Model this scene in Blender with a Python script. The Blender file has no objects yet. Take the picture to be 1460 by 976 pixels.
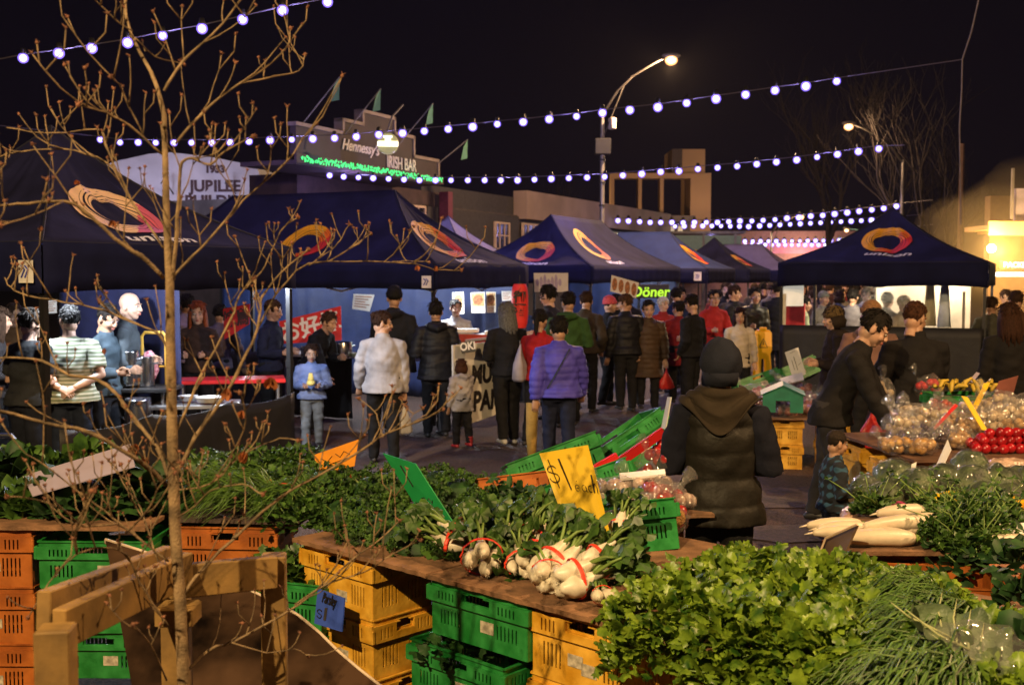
import bpy, math, random
import numpy as np
from mathutils import Vector, Matrix, noise
R = math.radians
V = Vector
SC = bpy.context.scene
COL = SC.collection
# ------------------------------------------------------------------ camera, sky, exposure
PITCH = math.atan(97/1600)
CAM = V((0, 0, 2.0))
cd = bpy.data.cameras.new('camera'); cam = bpy.data.objects.new('camera', cd); COL.objects.link(cam)
cam.location = CAM; cam.rotation_euler = (math.pi/2-PITCH, 0, 0)
cd.sensor_width = 36; cd.lens = 36*1600/1460; cd.clip_end = 1500; cd.clip_start = .05
SC.camera = cam
cd.dof.use_dof = True; cd.dof.focus_distance = 5.4; cd.dof.aperture_fstop = 4.5
w = bpy.data.worlds.new('World'); SC.world = w; w.use_nodes = True
nt = w.node_tree; bg = nt.nodes['Background']
tc = nt.nodes.new('ShaderNodeTexCoord'); sx = nt.nodes.new('ShaderNodeSeparateXYZ'); cr = nt.nodes.new('ShaderNodeValToRGB')
nt.links.new(tc.outputs['Generated'], sx.inputs[0]); nt.links.new(sx.outputs['Z'], cr.inputs[0]); nt.links.new(cr.outputs[0], bg.inputs[0])
cr.color_ramp.elements[0].color = (.0034, .0022, .0046, 1); cr.color_ramp.elements[1].color = (.0010, .0009, .0034, 1)
cr.color_ramp.elements[1].position = .35
bg.inputs[1].default_value = 1.0
SC.view_settings.view_transform = 'Standard'; SC.view_settings.look = 'None'
SC.view_settings.exposure = .2; SC.view_settings.gamma = 1; SC.view_settings.use_curve_mapping = False
SC.cycles.use_denoising = True; SC.cycles.use_light_tree = True
SC.cycles.max_bounces = 6; SC.cycles.diffuse_bounces = 3; SC.cycles.glossy_bounces = 3
SC.cycles.transparent_max_bounces = 24; SC.cycles.sample_clamp_indirect = 4; SC.cycles.caustics_reflective = False; SC.cycles.caustics_refractive = False
SC.cycles.sample_clamp_direct = 0

def ray(px, py):
    c, s = math.cos(PITCH), math.sin(PITCH)
    f, u, r = 1600, 488-py, px-730
    return V((r, f*c+u*s, -f*s+u*c))
def P(px, py, d):
    r = ray(px, py); return CAM + r*(d/r.y)
def PZ(px, py, z):
    r = ray(px, py); return CAM + r*((z-CAM.z)/r.z)
SA, CA = math.sin(R(25)), math.cos(R(25))
def UV(u, v, z=0): return V((SA*u+CA*v, CA*u-SA*v, z))   # street frame: u along, v to the right

def tag(o, label=None, cat=None, group=None, kind=None):
    if label: o['label'] = label
    if cat: o['category'] = cat
    if group: o['group'] = group
    if kind: o['kind'] = kind
    return o
def empty(name, loc=(0, 0, 0), rz=0, label=None, cat=None, group=None):
    o = bpy.data.objects.new(name, None); COL.objects.link(o); o.location = loc; o.rotation_euler = (0, 0, rz)
    return tag(o, label, cat, group)
# ------------------------------------------------------------------ materials
MATS = {}
def mat(name, col, rough=.7, metal=0, var=.15, nscale=8, bump=0, bscale=40, emit=None, estr=0, trans=0, spec=None, col2=None, sss=0, coat=0, coords='Object'):
    if name in MATS: return MATS[name]
    m = bpy.data.materials.new(name); m.use_nodes = True; n = m.node_tree; b = n.nodes['Principled BSDF']
    b.inputs['Roughness'].default_value = rough; b.inputs['Metallic'].default_value = metal
    if spec is not None: b.inputs['Specular IOR Level'].default_value = spec
    if coat: b.inputs['Coat Weight'].default_value = coat
    if var or col2:
        t = n.nodes.new('ShaderNodeTexCoord'); nz = n.nodes.new('ShaderNodeTexNoise'); nz.inputs['Scale'].default_value = nscale; nz.inputs['Detail'].default_value = 4
        r = n.nodes.new('ShaderNodeValToRGB'); n.links.new(t.outputs[coords], nz.inputs['Vector']); n.links.new(nz.outputs['Fac'], r.inputs[0])
        a = [max(0, c*(1-var)) for c in col]; c2 = list(col2) if col2 else [min(1, c*(1+var)) for c in col]
        r.color_ramp.elements[0].position = .35; r.color_ramp.elements[1].position = .65
        r.color_ramp.elements[0].color = (*a, 1); r.color_ramp.elements[1].color = (*c2, 1); n.links.new(r.outputs[0], b.inputs['Base Color'])
    else: b.inputs['Base Color'].default_value = (*col, 1)
    if bump:
        t2 = n.nodes.new('ShaderNodeTexCoord'); n2 = n.nodes.new('ShaderNodeTexNoise'); n2.inputs['Scale'].default_value = bscale; n2.inputs['Detail'].default_value = 3
        bp = n.nodes.new('ShaderNodeBump'); bp.inputs['Strength'].default_value = bump; bp.inputs['Distance'].default_value = .02
        n.links.new(t2.outputs[coords], n2.inputs['Vector']); n.links.new(n2.outputs['Fac'], bp.inputs['Height']); n.links.new(bp.outputs[0], b.inputs['Normal'])
    if emit: b.inputs['Emission Color'].default_value = (*emit, 1); b.inputs['Emission Strength'].default_value = estr
    if trans:
        out = n.nodes['Material Output']; tr = n.nodes.new('ShaderNodeBsdfTranslucent'); mx = n.nodes.new('ShaderNodeMixShader'); mx.inputs[0].default_value = trans
        if var or col2: n.links.new(r.outputs[0], tr.inputs[0])
        else: tr.inputs[0].default_value = (*col, 1)
        n.links.new(b.outputs[0], mx.inputs[1]); n.links.new(tr.outputs[0], mx.inputs[2]); n.links.new(mx.outputs[0], out.inputs[0])
    MATS[name] = m; return m
def film(name, tint=(1, 1, 1), amt=.25, rough=.12):     # crinkled clear plastic film
    if name in MATS: return MATS[name]
    m = bpy.data.materials.new(name); m.use_nodes = True; n = m.node_tree; n.nodes.clear()
    out = n.nodes.new('ShaderNodeOutputMaterial'); t = n.nodes.new('ShaderNodeBsdfTransparent'); g = n.nodes.new('ShaderNodeBsdfGlossy'); d = n.nodes.new('ShaderNodeBsdfDiffuse')
    t.inputs[0].default_value = (*[.8+.2*c for c in tint], 1); g.inputs['Roughness'].default_value = rough; d.inputs[0].default_value = (*tint, 1)
    m1 = n.nodes.new('ShaderNodeMixShader'); m1.inputs[0].default_value = .22; n.links.new(g.outputs[0], m1.inputs[1]); n.links.new(d.outputs[0], m1.inputs[2])
    m2 = n.nodes.new('ShaderNodeMixShader'); m2.inputs[0].default_value = amt; n.links.new(t.outputs[0], m2.inputs[1]); n.links.new(m1.outputs[0], m2.inputs[2]); n.links.new(m2.outputs[0], out.inputs[0])
    tcn = n.nodes.new('ShaderNodeTexCoord'); nz = n.nodes.new('ShaderNodeTexVoronoi'); nz.inputs['Scale'].default_value = 26; bp = n.nodes.new('ShaderNodeBump'); bp.inputs['Strength'].default_value = .9; bp.inputs['Distance'].default_value = .03
    n.links.new(tcn.outputs['Object'], nz.inputs['Vector']); n.links.new(nz.outputs['Distance'], bp.inputs['Height']); n.links.new(bp.outputs[0], g.inputs['Normal'])
    MATS[name] = m; return m
def glow(name, col, s, edge=None, es=1):                # lamp globe: bright core, tinted rim painted in to stand for the halo
    if name in MATS: return MATS[name]
    m = bpy.data.materials.new(name); m.use_nodes = True; n = m.node_tree; n.nodes.clear()
    out = n.nodes.new('ShaderNodeOutputMaterial'); e = n.nodes.new('ShaderNodeEmission'); e.inputs[0].default_value = (*col, 1); e.inputs[1].default_value = s
    if edge:
        lw = n.nodes.new('ShaderNodeLayerWeight'); lw.inputs[0].default_value = .5; e2 = n.nodes.new('ShaderNodeEmission'); e2.inputs[0].default_value = (*edge, 1); e2.inputs[1].default_value = es
        r = n.nodes.new('ShaderNodeValToRGB'); r.color_ramp.elements[0].position = .06; r.color_ramp.elements[1].position = .34
        mx = n.nodes.new('ShaderNodeMixShader'); n.links.new(lw.outputs['Facing'], r.inputs[0]); n.links.new(r.outputs[0], mx.inputs[0]); n.links.new(e.outputs[0], mx.inputs[1]); n.links.new(e2.outputs[0], mx.inputs[2]); n.links.new(mx.outputs[0], out.inputs[0])
    else: n.links.new(e.outputs[0], out.inputs[0])
    MATS[name] = m; return m
def cloth(name, col, rough=.9, var=.25): return mat('cloth_'+name, col, rough, var=var, nscale=5, bump=.35, bscale=18, spec=.2)
# ------------------------------------------------------------------ mesh builder
class MB:
    def __init__(s): s.v = []; s.f = []; s.m = []
    def add(s, vs, fs, mi=0, M=None):
        b = len(s.v)
        s.v += [tuple(M @ V(p)) for p in vs] if M else [tuple(p) for p in vs]
        s.f += [tuple(i+b for i in f) for f in fs]; s.m += [mi]*len(fs); return s
    def box(s, c, d, mi=0, M=None, rz=0, bev=0):
        x, y, z = d[0]/2, d[1]/2, d[2]/2
        if bev:
            b = bev; vs = []
            for zz, i in ((-z, b), (-z+b, 0), (z-b, 0), (z, b)):
                X, Y = x-i, y-i
                vs += [(-X+b, -Y, zz), (X-b, -Y, zz), (X, -Y+b, zz), (X, Y-b, zz), (X-b, Y, zz), (-X+b, Y, zz), (-X, Y-b, zz), (-X, -Y+b, zz)]
            fs = [tuple(range(7, -1, -1)), tuple(range(24, 32))]
            for r_ in range(3): fs += [(r_*8+i, r_*8+(i+1) % 8, r_*8+8+(i+1) % 8, r_*8+8+i) for i in range(8)]
        else:
            vs = [(a*x, b_*y, c_*z) for c_ in (-1, 1) for b_ in (-1, 1) for a in (-1, 1)]
            fs = [(0, 2, 3, 1), (4, 5, 7, 6), (0, 1, 5, 4), (2, 6, 7, 3), (0, 4, 6, 2), (1, 3, 7, 5)]
        T = Matrix.Translation(c) @ Matrix.Rotation(rz, 4, 'Z')
        return s.add(vs, fs, mi, (M @ T) if M else T)
    def tube(s, pts, rad, n=8, mi=0, M=None, side=None, cap=True, rnd=False):
        pts = [V(p) for p in pts]; k = len(pts)
        if not isinstance(rad, list): rad = [rad]*k
        rad = [r if isinstance(r, tuple) else (r, r) for r in rad]
        if rnd:                                     # rounded ends
            t0 = (pts[0]-pts[1]).normalized(); t1 = (pts[-1]-pts[-2]).normalized()
            a, b = rad[0], rad[-1]; ma, mb_ = min(a), min(b)
            pts = [pts[0]+t0*ma*.92, pts[0]+t0*ma*.6] + pts + [pts[-1]+t1*mb_*.6, pts[-1]+t1*mb_*.92]
            rad = [(a[0]*.35, a[1]*.35), (a[0]*.8, a[1]*.8)] + rad + [(b[0]*.8, b[1]*.8), (b[0]*.35, b[1]*.35)]; k += 4
        vs = []; nx = V(side) if side else None
        for i in range(k):
            t = (pts[min(i+1, k-1)]-pts[max(i-1, 0)])
            t = t.normalized() if t.length > 1e-9 else V((0, 0, 1))
            if nx is None: nx = t.cross(V((0, 0, 1))) if abs(t.z) < .95 else t.cross(V((0, 1, 0)))
            ref = V(side) if side else nx
            nx = (ref - t*ref.dot(t))
            if nx.length < 1e-6: nx = t.orthogonal()
            nx.normalize(); ny = t.cross(nx)
            for j in range(n):
                a = 2*math.pi*j/n; vs.append(pts[i]+nx*(math.cos(a)*rad[i][0])+ny*(math.sin(a)*rad[i][1]))
        fs = [(i*n+j, i*n+(j+1) % n, (i+1)*n+(j+1) % n, (i+1)*n+j) for i in range(k-1) for j in range(n)]
        if cap: fs += [tuple(range(n-1, -1, -1)), tuple(range((k-1)*n, k*n))]
        return s.add(vs, fs, mi, M)
    def ell(s, c, r, nu=12, nv=8, mi=0, M=None, fn=None, rot=None):
        r = (r, r, r) if isinstance(r, (int, float)) else r; vs = []; c = V(c)
        for i in range(nv+1):
            ph = math.pi*i/nv
            for j in range(nu):
                a = 2*math.pi*j/nu; d = V((math.sin(ph)*math.cos(a), math.sin(ph)*math.sin(a), math.cos(ph)))
                q = V((d.x*r[0], d.y*r[1], d.z*r[2]))*(fn(d) if fn else 1)
                if rot: q = rot @ q
                vs.append(c+q)
        fs = []
        for i in range(nv):
            for j in range(nu):
                a, b, c_, d_ = i*nu+j, (i+1)*nu+j, (i+1)*nu+(j+1) % nu, i*nu+(j+1) % nu
                if i == 0: fs.append((nu*0+j, b, c_)) if j >= 0 else None
                elif i == nv-1: fs.append((a, b, d_))
                else: fs.append((a, b, c_, d_))
        return s.add(vs, fs, mi, M)
    def lathe(s, prof, n=20, mi=0, M=None, c=(0, 0, 0)):
        vs = [(c[0]+r*math.cos(2*math.pi*j/n), c[1]+r*math.sin(2*math.pi*j/n), c[2]+z) for r, z in prof for j in range(n)]
        fs = [(i*n+j, i*n+(j+1) % n, (i+1)*n+(j+1) % n, (i+1)*n+j) for i in range(len(prof)-1) for j in range(n)]
        return s.add(vs, fs, mi, M)
    def prism(s, poly, z0, z1, mi=0, M=None):       # poly of (x, y), vertical extrusion
        n = len(poly); vs = [(x, y, z0) for x, y in poly]+[(x, y, z1) for x, y in poly]
        fs = [tuple(range(n-1, -1, -1)), tuple(range(n, 2*n))]+[(i, (i+1) % n, n+(i+1) % n, n+i) for i in range(n)]
        return s.add(vs, fs, mi, M)
    def panel(s, wd, h, holes=(), th=.004, mi=0, M=None):   # in XZ plane, x centred, thickness along y
        xs = sorted({-wd/2, wd/2, *[q for a in holes for q in a[:2]]}); zs = sorted({0, h, *[q for a in holes for q in a[2:]]})
        hole = lambda i, j: i < 0 or j < 0 or i >= len(xs)-1 or j >= len(zs)-1 or any(a[0] <= (xs[i]+xs[i+1])/2 <= a[1] and a[2] <= (zs[j]+zs[j+1])/2 <= a[3] for a in holes)
        nx = len(xs); vs = [(x, y, z) for y in (-th/2, th/2) for z in zs for x in xs]; o = len(xs)*len(zs); I = lambda i, j: j*nx+i; fs = []
        for j in range(len(zs)-1):
            for i in range(nx-1):
                if hole(i, j): continue
                a, b, c, d = I(i, j), I(i+1, j), I(i+1, j+1), I(i, j+1)
                fs += [(a, b, c, d), (d+o, c+o, b+o, a+o)]
                if hole(i, j-1): fs.append((b, a, a+o, b+o))
                if hole(i, j+1): fs.append((d, c, c+o, d+o))
                if hole(i-1, j): fs.append((a, d, d+o, a+o))
                if hole(i+1, j): fs.append((c, b, b+o, c+o))
        return s.add(vs, fs, mi, M)
    def mesh(s, name, mats, smooth=True):
        me = bpy.data.meshes.new(name); me.from_pydata(s.v, [], s.f)
        for m in (mats if isinstance(mats, (list, tuple)) else [mats]): me.materials.append(m)
        if any(s.m): me.polygons.foreach_set('material_index', s.m)
        if smooth: me.polygons.foreach_set('use_smooth', [True]*len(s.f))
        me.update(); return me
    def build(s, name, mats, parent=None, smooth=False, loc=None, rz=None):
        o = bpy.data.objects.new(name, s.mesh(name, mats, smooth)); COL.objects.link(o)
        if parent: o.parent = parent
        if loc is not None: o.location = loc
        if rz is not None: o.rotation_euler = (0, 0, rz)
        return o
def put(name, me, parent=None, loc=(0, 0, 0), rot=(0, 0, 0), sc=1, mt=None):
    o = bpy.data.objects.new(name, me); COL.objects.link(o); o.location = loc; o.rotation_euler = rot; o.scale = (sc, sc, sc) if not isinstance(sc, tuple) else sc
    if parent: o.parent = parent
    if mt:
        for i, m in enumerate(mt if isinstance(mt, (list, tuple)) else [mt]):
            o.material_slots[i].link = 'OBJECT'; o.material_slots[i].material = m
    return o
def copy_tree(o, parent=None):
    c = o.copy(); COL.objects.link(c); c.parent = parent
    for ch in list(o.children): copy_tree(ch, c)
    return c
def smooth_angle(o, ang=35):
    me = o.data
    me.polygons.foreach_set('use_smooth', [True]*len(me.polygons))
    try: me.set_sharp_from_angle(angle=R(ang))
    except Exception: pass
    return o
def text_mesh(s, size=1, shear=0, extr=.0, bold=0, mats=None, sx=1):
    cu = bpy.data.curves.new('text', 'FONT'); cu.body = s; cu.size = size; cu.shear = shear; cu.extrude = extr; cu.offset = bold; cu.align_x = 'CENTER'; cu.align_y = 'CENTER'
    ob = bpy.data.objects.new('text', cu); me = bpy.data.meshes.new_from_object(ob); bpy.data.objects.remove(ob); bpy.data.curves.remove(cu)
    if sx != 1:
        for v in me.vertices: v.co.x *= sx
    me.materials.clear(); me.materials.append(mats); return me
def frame_m(o, x, y):                                # matrix from origin, x axis, y axis
    x = V(x).normalized(); z = x.cross(V(y)).normalized(); y = z.cross(x)
    return Matrix(((x.x, y.x, z.x, o[0]), (x.y, y.y, z.y, o[1]), (x.z, y.z, z.z, o[2]), (0, 0, 0, 1)))
def light(name, loc, col, power, parent, rad=.1, kind='POINT', size=None, rot=None, spot=None):
    l = bpy.data.lights.new(name, kind); l.energy = power; l.color = col
    if kind == 'POINT': l.shadow_soft_size = rad
    if kind == 'SPOT': l.shadow_soft_size = rad; l.spot_size = spot or R(150); l.spot_blend = .5
    if kind == 'AREA': l.shape = 'RECTANGLE'; l.size, l.size_y = size
    o = bpy.data.objects.new(name, l); COL.objects.link(o); o.location = loc
    if rot: o.rotation_euler = rot
    if parent: o.parent = parent
    return o
RND = random.Random(7)
def rn(a, b): return RND.uniform(a, b)
WARM = (1, .56, .24); VIOLET = (.44, .36, 1.0); COOL = (.85, .92, 1); 
# ------------------------------------------------------------------ shared materials
mt_asph = mat('asphalt', (.085, .050, .038), .8, var=.55, nscale=38, bump=.9, bscale=90, spec=.35)
mt_metal = mat('grey_metal', (.35, .35, .36), .4, .8, var=.1)
mt_galv = mat('galvanised', (.2, .19, .18), .5, .5, var=.15, nscale=4)
mt_dark = mat('dark_metal', (.03, .03, .035), .45, .4, var=.1)
mt_white = mat('white_plastic', (.75, .74, .72), .45, var=.05)
mt_black = mat('black_plastic', (.012, .012, .014), .5, var=.1)
mt_wood = mat('timber', (.19, .11, .03), .75, var=.4, nscale=9, bump=.06, bscale=90)
mt_ply = mat('plywood', (.2, .105, .055), .8, var=.4, nscale=9, bump=.3, bscale=50)
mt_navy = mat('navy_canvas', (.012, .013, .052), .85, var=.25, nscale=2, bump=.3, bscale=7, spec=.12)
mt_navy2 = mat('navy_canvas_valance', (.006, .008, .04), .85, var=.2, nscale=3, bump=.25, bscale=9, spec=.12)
mt_yel = mat('yellow_crate', (.74, .36, .018), .5, var=.3, nscale=11, col2=(.80, .46, .06), bump=.15, bscale=30)
mt_org = mat('orange_crate', (.36, .09, .01), .5, var=.4, nscale=7, col2=(.44, .13, .02), bump=.15, bscale=30)  # base colour darkened to stand in for shade on the left stacks
mt_grn = mat('green_crate', (.010, .2, .03), .42, var=.3, nscale=11, col2=(.03, .26, .06), bump=.15, bscale=30)
mt_red = mat('red_plastic', (.6, .02, .02), .4, var=.1)
# ------------------------------------------------------------------ ground
def grid_ground():
    m = MB(); m.add([(-900, -60, 0), (900, -60, 0), (900, 1200, 0), (-900, 1200, 0)], [(0, 1, 2, 3)])
    o = m.build('street_ground', mt_asph); tag(o, kind='structure')
    m = MB()                                          # worn painted lines and patches on the asphalt
    for u, v, a, b in ((16, -5.6, 5, .1), (23, -5.6, 4, .1), (30, -5.6, 4, .1), (37, -5.6, 4, .1)):
        c = [UV(u, v, .004), UV(u, v+b, .004), UV(u+a, v+b, .004), UV(u+a, v, .004)]; m.add(c, [(0, 1, 2, 3)])
    tag(m.build('painted_lane_lines', mat('road_paint', (.16, .15, .14), .8, var=.5, nscale=6)), kind='structure')
    m = MB()
    for k in range(9):
        c = PZ(*[(690, 640), (745, 650), (560, 655), (640, 670), (900, 600), (1110, 700), (1120, 760), (620, 690), (980, 590)][k], 0)
        n = 14; r0 = rn(.3, .8); a0 = rn(0, 6)
        pts = [(c.x+r0*rn(.7, 1.2)*math.cos(2*math.pi*i/n)*1.5, c.y+r0*rn(.7, 1.2)*math.sin(2*math.pi*i/n), .004+.0007*k) for i in range(n)]
        m.add(pts, [tuple(range(n))])
    tag(m.build('asphalt_patches', mat('asphalt_patch', (.055, .034, .028), .75, var=.5, nscale=30, bump=.4, bscale=140)), kind='structure')
grid_ground()
# ------------------------------------------------------------------ buildings
def window(parent, M, wd, h, fm, gm, nx=2, nz=2, name='window', th=.08):
    f = MB(); b = .06
    for x in [-wd/2+b/2, wd/2-b/2]: f.box((x, 0, h/2), (b, th, h), M=M)
    for z in (b/2, h-b/2): f.box((0, 0, z), (wd-2*b, th-.004, b), M=M)
    for i in range(1, nx): f.box((-wd/2+wd*i/nx, 0, h/2), (.035, th*.6, h-2*b), M=M)
    for i in range(1, nz): f.box((0, 0, h*i/nz), (wd-2*b, th*.5, .035), M=M)
    w_ = f.build(name, fm, parent)
    g = MB(); g.box((0, .01, h/2), (wd-.05, .012, h-.05), M=M); g.build('pane', gm, w_); return w_
mt_glassd = mat('dark_window_glass', (.012, .011, .014), .12, var=0, spec=.8)
mt_cream = mat('cream_frame', (.42, .32, .25), .7)
def wallM(u, v, z=0): return frame_m(UV(u, v, z), V((SA, CA, 0)), V((-CA, SA, 0)))   # x along street, -y faces street... y away from it
def pub():
    E = empty('pub_building', UV(22, -16), label='dark two storey pub with stepped sign parapet and green lights', cat='building')
    E.rotation_euler = (0, 0, R(65)); Mi = Matrix.Identity(4)           # local x along the street, -y toward the street
    dk = mat('dark_painted_boards', (.035, .02, .022), .8, var=.3, nscale=3, bump=.2, bscale=12)
    m = MB(); m.box((3.85, .7, 2.2), (7.3, 1.4, 4.4))
    m.build('wall', dk, E)
    for i, x in enumerate((.9, 2.4, 4.1, 5.9)):
        window(E, Matrix.Translation((x, -.05, 2.45)), .8, 1.5, mt_cream, mt_glassd, 2, 3)
        if i % 2 == 0:
            b = MB(); b.box((x+.72, -.03, 3.25), (.36, .05, 1.2)); b.build('shutter', mat('pale_shutter', (.4, .38, .42), .7), E)
    a = MB(); a.box((1.35, -.75, 4.42), (6.5, 1.5, .1)); a.box((1.35, -1.52, 4.5), (6.6, .06, .2)); a.build('awning', dk, E)
    # stepped parapet sign
    p = MB(); pr = [(-1.8, 4.6), (4.55, 4.6), (4.55, 5.02), (3.25, 5.02), (3.25, 5.5), (2.3, 5.5), (2.3, 5.86), (.85, 5.86), (.85, 5.55), (0, 5.55), (0, 5.25), (-1.8, 5.25)]
    MM = Matrix(((1, 0, 0, 0), (0, 0, 1, -1.35), (0, 1, 0, 0), (0, 0, 0, 1)))
    p.prism(pr, -.08, .08, M=MM); pp = p.build('sign_parapet', mat('parapet_boards', (.022, .014, .015), .8, var=.3, nscale=2), E)
    t = MB()
    for i in range(len(pr)-1):
        (x0, z0), (x1, z1) = pr[i+1-1], pr[i+1]
        if i == 0: continue
        t.box(((x0+x1)/2, -1.35, (z0+z1)/2), (abs(x1-x0)+.08, .24, abs(z1-z0)+.08) )
    t.build('capping', mat('parapet_capping', (.13, .1, .085), .7), pp)
    lm = mat('pale_lettering', (.4, .36, .33), .6, emit=(.8, .72, .62), estr=.05)
    put('lettering', text_mesh("Hennessy's", .36, .35, .01, .004, lm), pp, (.72, -1.46, 4.98), (R(90), 0, 0))
    put('lettering', text_mesh("IRISH BAR", .42, 0, .01, .004, lm, sx=.78), pp, (2.62, -1.46, 4.76), (R(90), 0, 0))
    g = MB()
    for i in range(300):
        x = -1.8+6.35*i/300
        g.box((x+rn(-.02, .02), -1.57+rn(-.03, .02), 4.44+rn(0, .12)), (.016, .016, rn(.02, .06)))
    gl = g.build('green_light_curtain', glow('green_led', (.08, 1, .25), 1.6), E)
    gl['kind'] = 'stuff'
    for x in (-1, 3): light('green_lamp', (x, -1.9, 4.5), (.15, 1, .35), 4, E, .1)
    for x, dx in ((-1.6, .5), (.1, .5), (2.5, .6), (4.5, .5)):
        f = MB(); f.tube([(x, -1.4, 5.2 if x < 4 else 4.9), (x+dx, -2.1, 6.3 if x < 4 else 5.6)], .015, 6); fp = f.build('flagpole', mt_galv, E)
        q = MB(); e = V((x+dx, -2.1, 6.3 if x < 4 else 5.6)); q.add([e, e+V((-.03, 0, -.5)), e+V((-.2, .1, -.55)), e+V((-.14, .05, -.2))], [(0, 1, 2, 3)]); q.build('flag', mat('green_flag', (.05, .16, .1), .8), fp)
    
pub()
def lit_disc():
    c = P(553, 205, 25.6)
    E = empty('round_sign', c, label='round olive pub sign with a lit white band hanging before the parapet', cat='sign')
    E.rotation_euler = (0, 0, R(6)); m = MB(); MX = Matrix.Rotation(R(90), 4, 'X')
    m.lathe([(0, -.07), (.22, -.07), (.24, -.04), (.24, .04), (.22, .07), (0, .07)], 32, M=MX); m.build('disc', mat('olive_disc', (.3, .3, .1), .5, emit=(.5, .48, .2), estr=.25), E)
    b = MB(); b.box((0, -.085, -.01), (.45, .02, .10)); b.box((0, -.085, .09), (.11, .02, .10)); b.box((0, -.085, .15), (.19, .02, .03)); b.build('lit_band', glow('sign_white', (1, .95, .8), 4), E)
    a = MB(); a.tube([(0, 0, .3), (.1, .1, .62), (.35, .5, .95)], .02, 6); a.build('bracket', mt_galv, E)
lit_disc()
def jubilee():
    c = P(290, 330, 31); E = empty('hall_building', (c.x, 31, 0), label='white hall with a low curved gable and painted capital lettering', cat='building')
    wm = mat('white_render', (.42, .42, .47), .85, var=.12, nscale=1.5)
    m = MB(); s = 1600/31; top = lambda px, y: ((px-290)/s, 2+(391-y)/s)
    poly = [top(150, 392), top(150, 238), top(166, 232), top(215, 221), top(245, 219), top(300, 225), top(366, 238), top(376, 262), top(414, 270), top(414, 392)]
    MM = Matrix(((1, 0, 0, 0), (0, 0, 1, 0), (0, 1, 0, 0), (0, 0, 0, 1)))
    m.prism(poly, 0, 8, M=MM); w_ = m.build('wall', wm, E)
    for x_ in (-2.4, -.8, .9):
        g = MB(); g.tube([(x_, 0, 4.2), (x_, -.9, 4.5), (x_, -1.1, 4.4)], .02, 5); g.build('added_wall_lamp', mt_dark, E); light('lamp_light', (x_, -1.6, 4.3), (.72, .68, 1), 42, E, .05)  # lamps added to brighten the hall front
    cm = mat('dark_lettering', (.05, .025, .03), .8)
    for t, px, y, z in (('1933', 308, 243, .22), ('JUBILEE', 308, 267, .34), ('BUILDING', 314, 288, .34)):
        put('lettering', text_mesh(t, z*1.25, 0, .004, .018, cm), w_, ((px-290)/s, -.012, 2+(391-y)/s), (R(90), 0, 0))
jubilee()
def shops():
    E = empty('long_shop_building', UV(30, -16), label='long low shop building with pale fascia and dark glazed upper front', cat='building')
    E.rotation_euler = (0, 0, R(65))
    m = MB(); m.box((7, 3, 2.0), (26, 6, 4.0)); m.build('wall', mat('dark_brick', (.05, .042, .04), .85, var=.3, nscale=2), E)
    a = MB(); a.box((1.5, 2.6, 4.3), (6.3, 5, .6)); a.box((1.5, -.05, 3.2), (6.3, .1, 1.5)); a.build('grey_upper_wall', mat('grey_render', (.028, .026, .03), .8), E)
    b = MB(); b.box((13, -.1, 4.35), (16.5, .5, .95)); b.build('fascia', mat('pale_fascia', (.24, .18, .16), .8, var=.15, nscale=1), E)
    for i in range(6): window(E, Matrix.Translation((6.0+i*2.6, -.14, 2.3)), 2.3, 1.45, mt_cream if i % 2 == 0 else mt_dark, mt_glassd, 5, 1)
    window(E, Matrix.Translation((3.2, -.16, 2.4)), 1.1, 1.3, mt_cream, mt_glassd, 3, 3)
    p = MB(); p.box((-.9, -.3, 2.2), (.28, .3, 4.4)); p.build('pilaster', mat('maroon_post', (.1, .015, .03), .6), E)
shops()
def tower():
    c = P(940, 300, 70); s = 1600/70; E = empty('framed_tower', (c.x, 70, 0), label='warm lit concrete frame building with an open upper grid and tower block', cat='building')
    cm = mat('warm_concrete', (.34, .22, .12), .85, var=.1, nscale=.4); X = lambda px: (px-940)/s; Z = lambda y: 2+(391-y)/s
    m = MB()
    def rect(x0, y0, x1, y1, dy=1.0, off=0, q=m): q.box(((X(x0)+X(x1))/2, off+dy/2, (Z(y0)+Z(y1))/2), (X(x1)-X(x0), dy, Z(y0)-Z(y1)))
    for a in (871, 910, 941): rect(a, 255, a+5, 310)
    rect(871, 248, 985, 255.2, .98, .01); m.build('frame', cm, E)
    m = MB(); rect(984, 248, 1013, 400, 4, 0, m); rect(958, 214, 1005, 247.8, 3.5, .2, m); m.build('tower_block', cm, E)
    m = MB(); rect(958, 214, 972, 247, .1, .05, m); m.build('louvre', mat('dark_louvre', (.06, .045, .04), .8), E)
    m = MB(); rect(866, 310, 984, 318, 5, -2, m); rect(866, 318, 984, 400, 4, 0, m); m.build('podium', mat('podium_wall', (.07, .06, .055), .8), E)
    for i in range(9):
        window(E, Matrix.Translation((X(874+i*12), -.03, Z(334))), .42, .55, mt_dark, mat('lit_shop_pane', (.1, .1, .09), .3, emit=(1, .85, .55), estr=.3), 1, 1)
    light('floodlight', (X(996), -6, Z(330)), (1, .55, .24), 330, E, .05); light('floodlight', (X(900), -6, Z(330)), (1, .56, .26), 300, E, .05)
tower()
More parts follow.
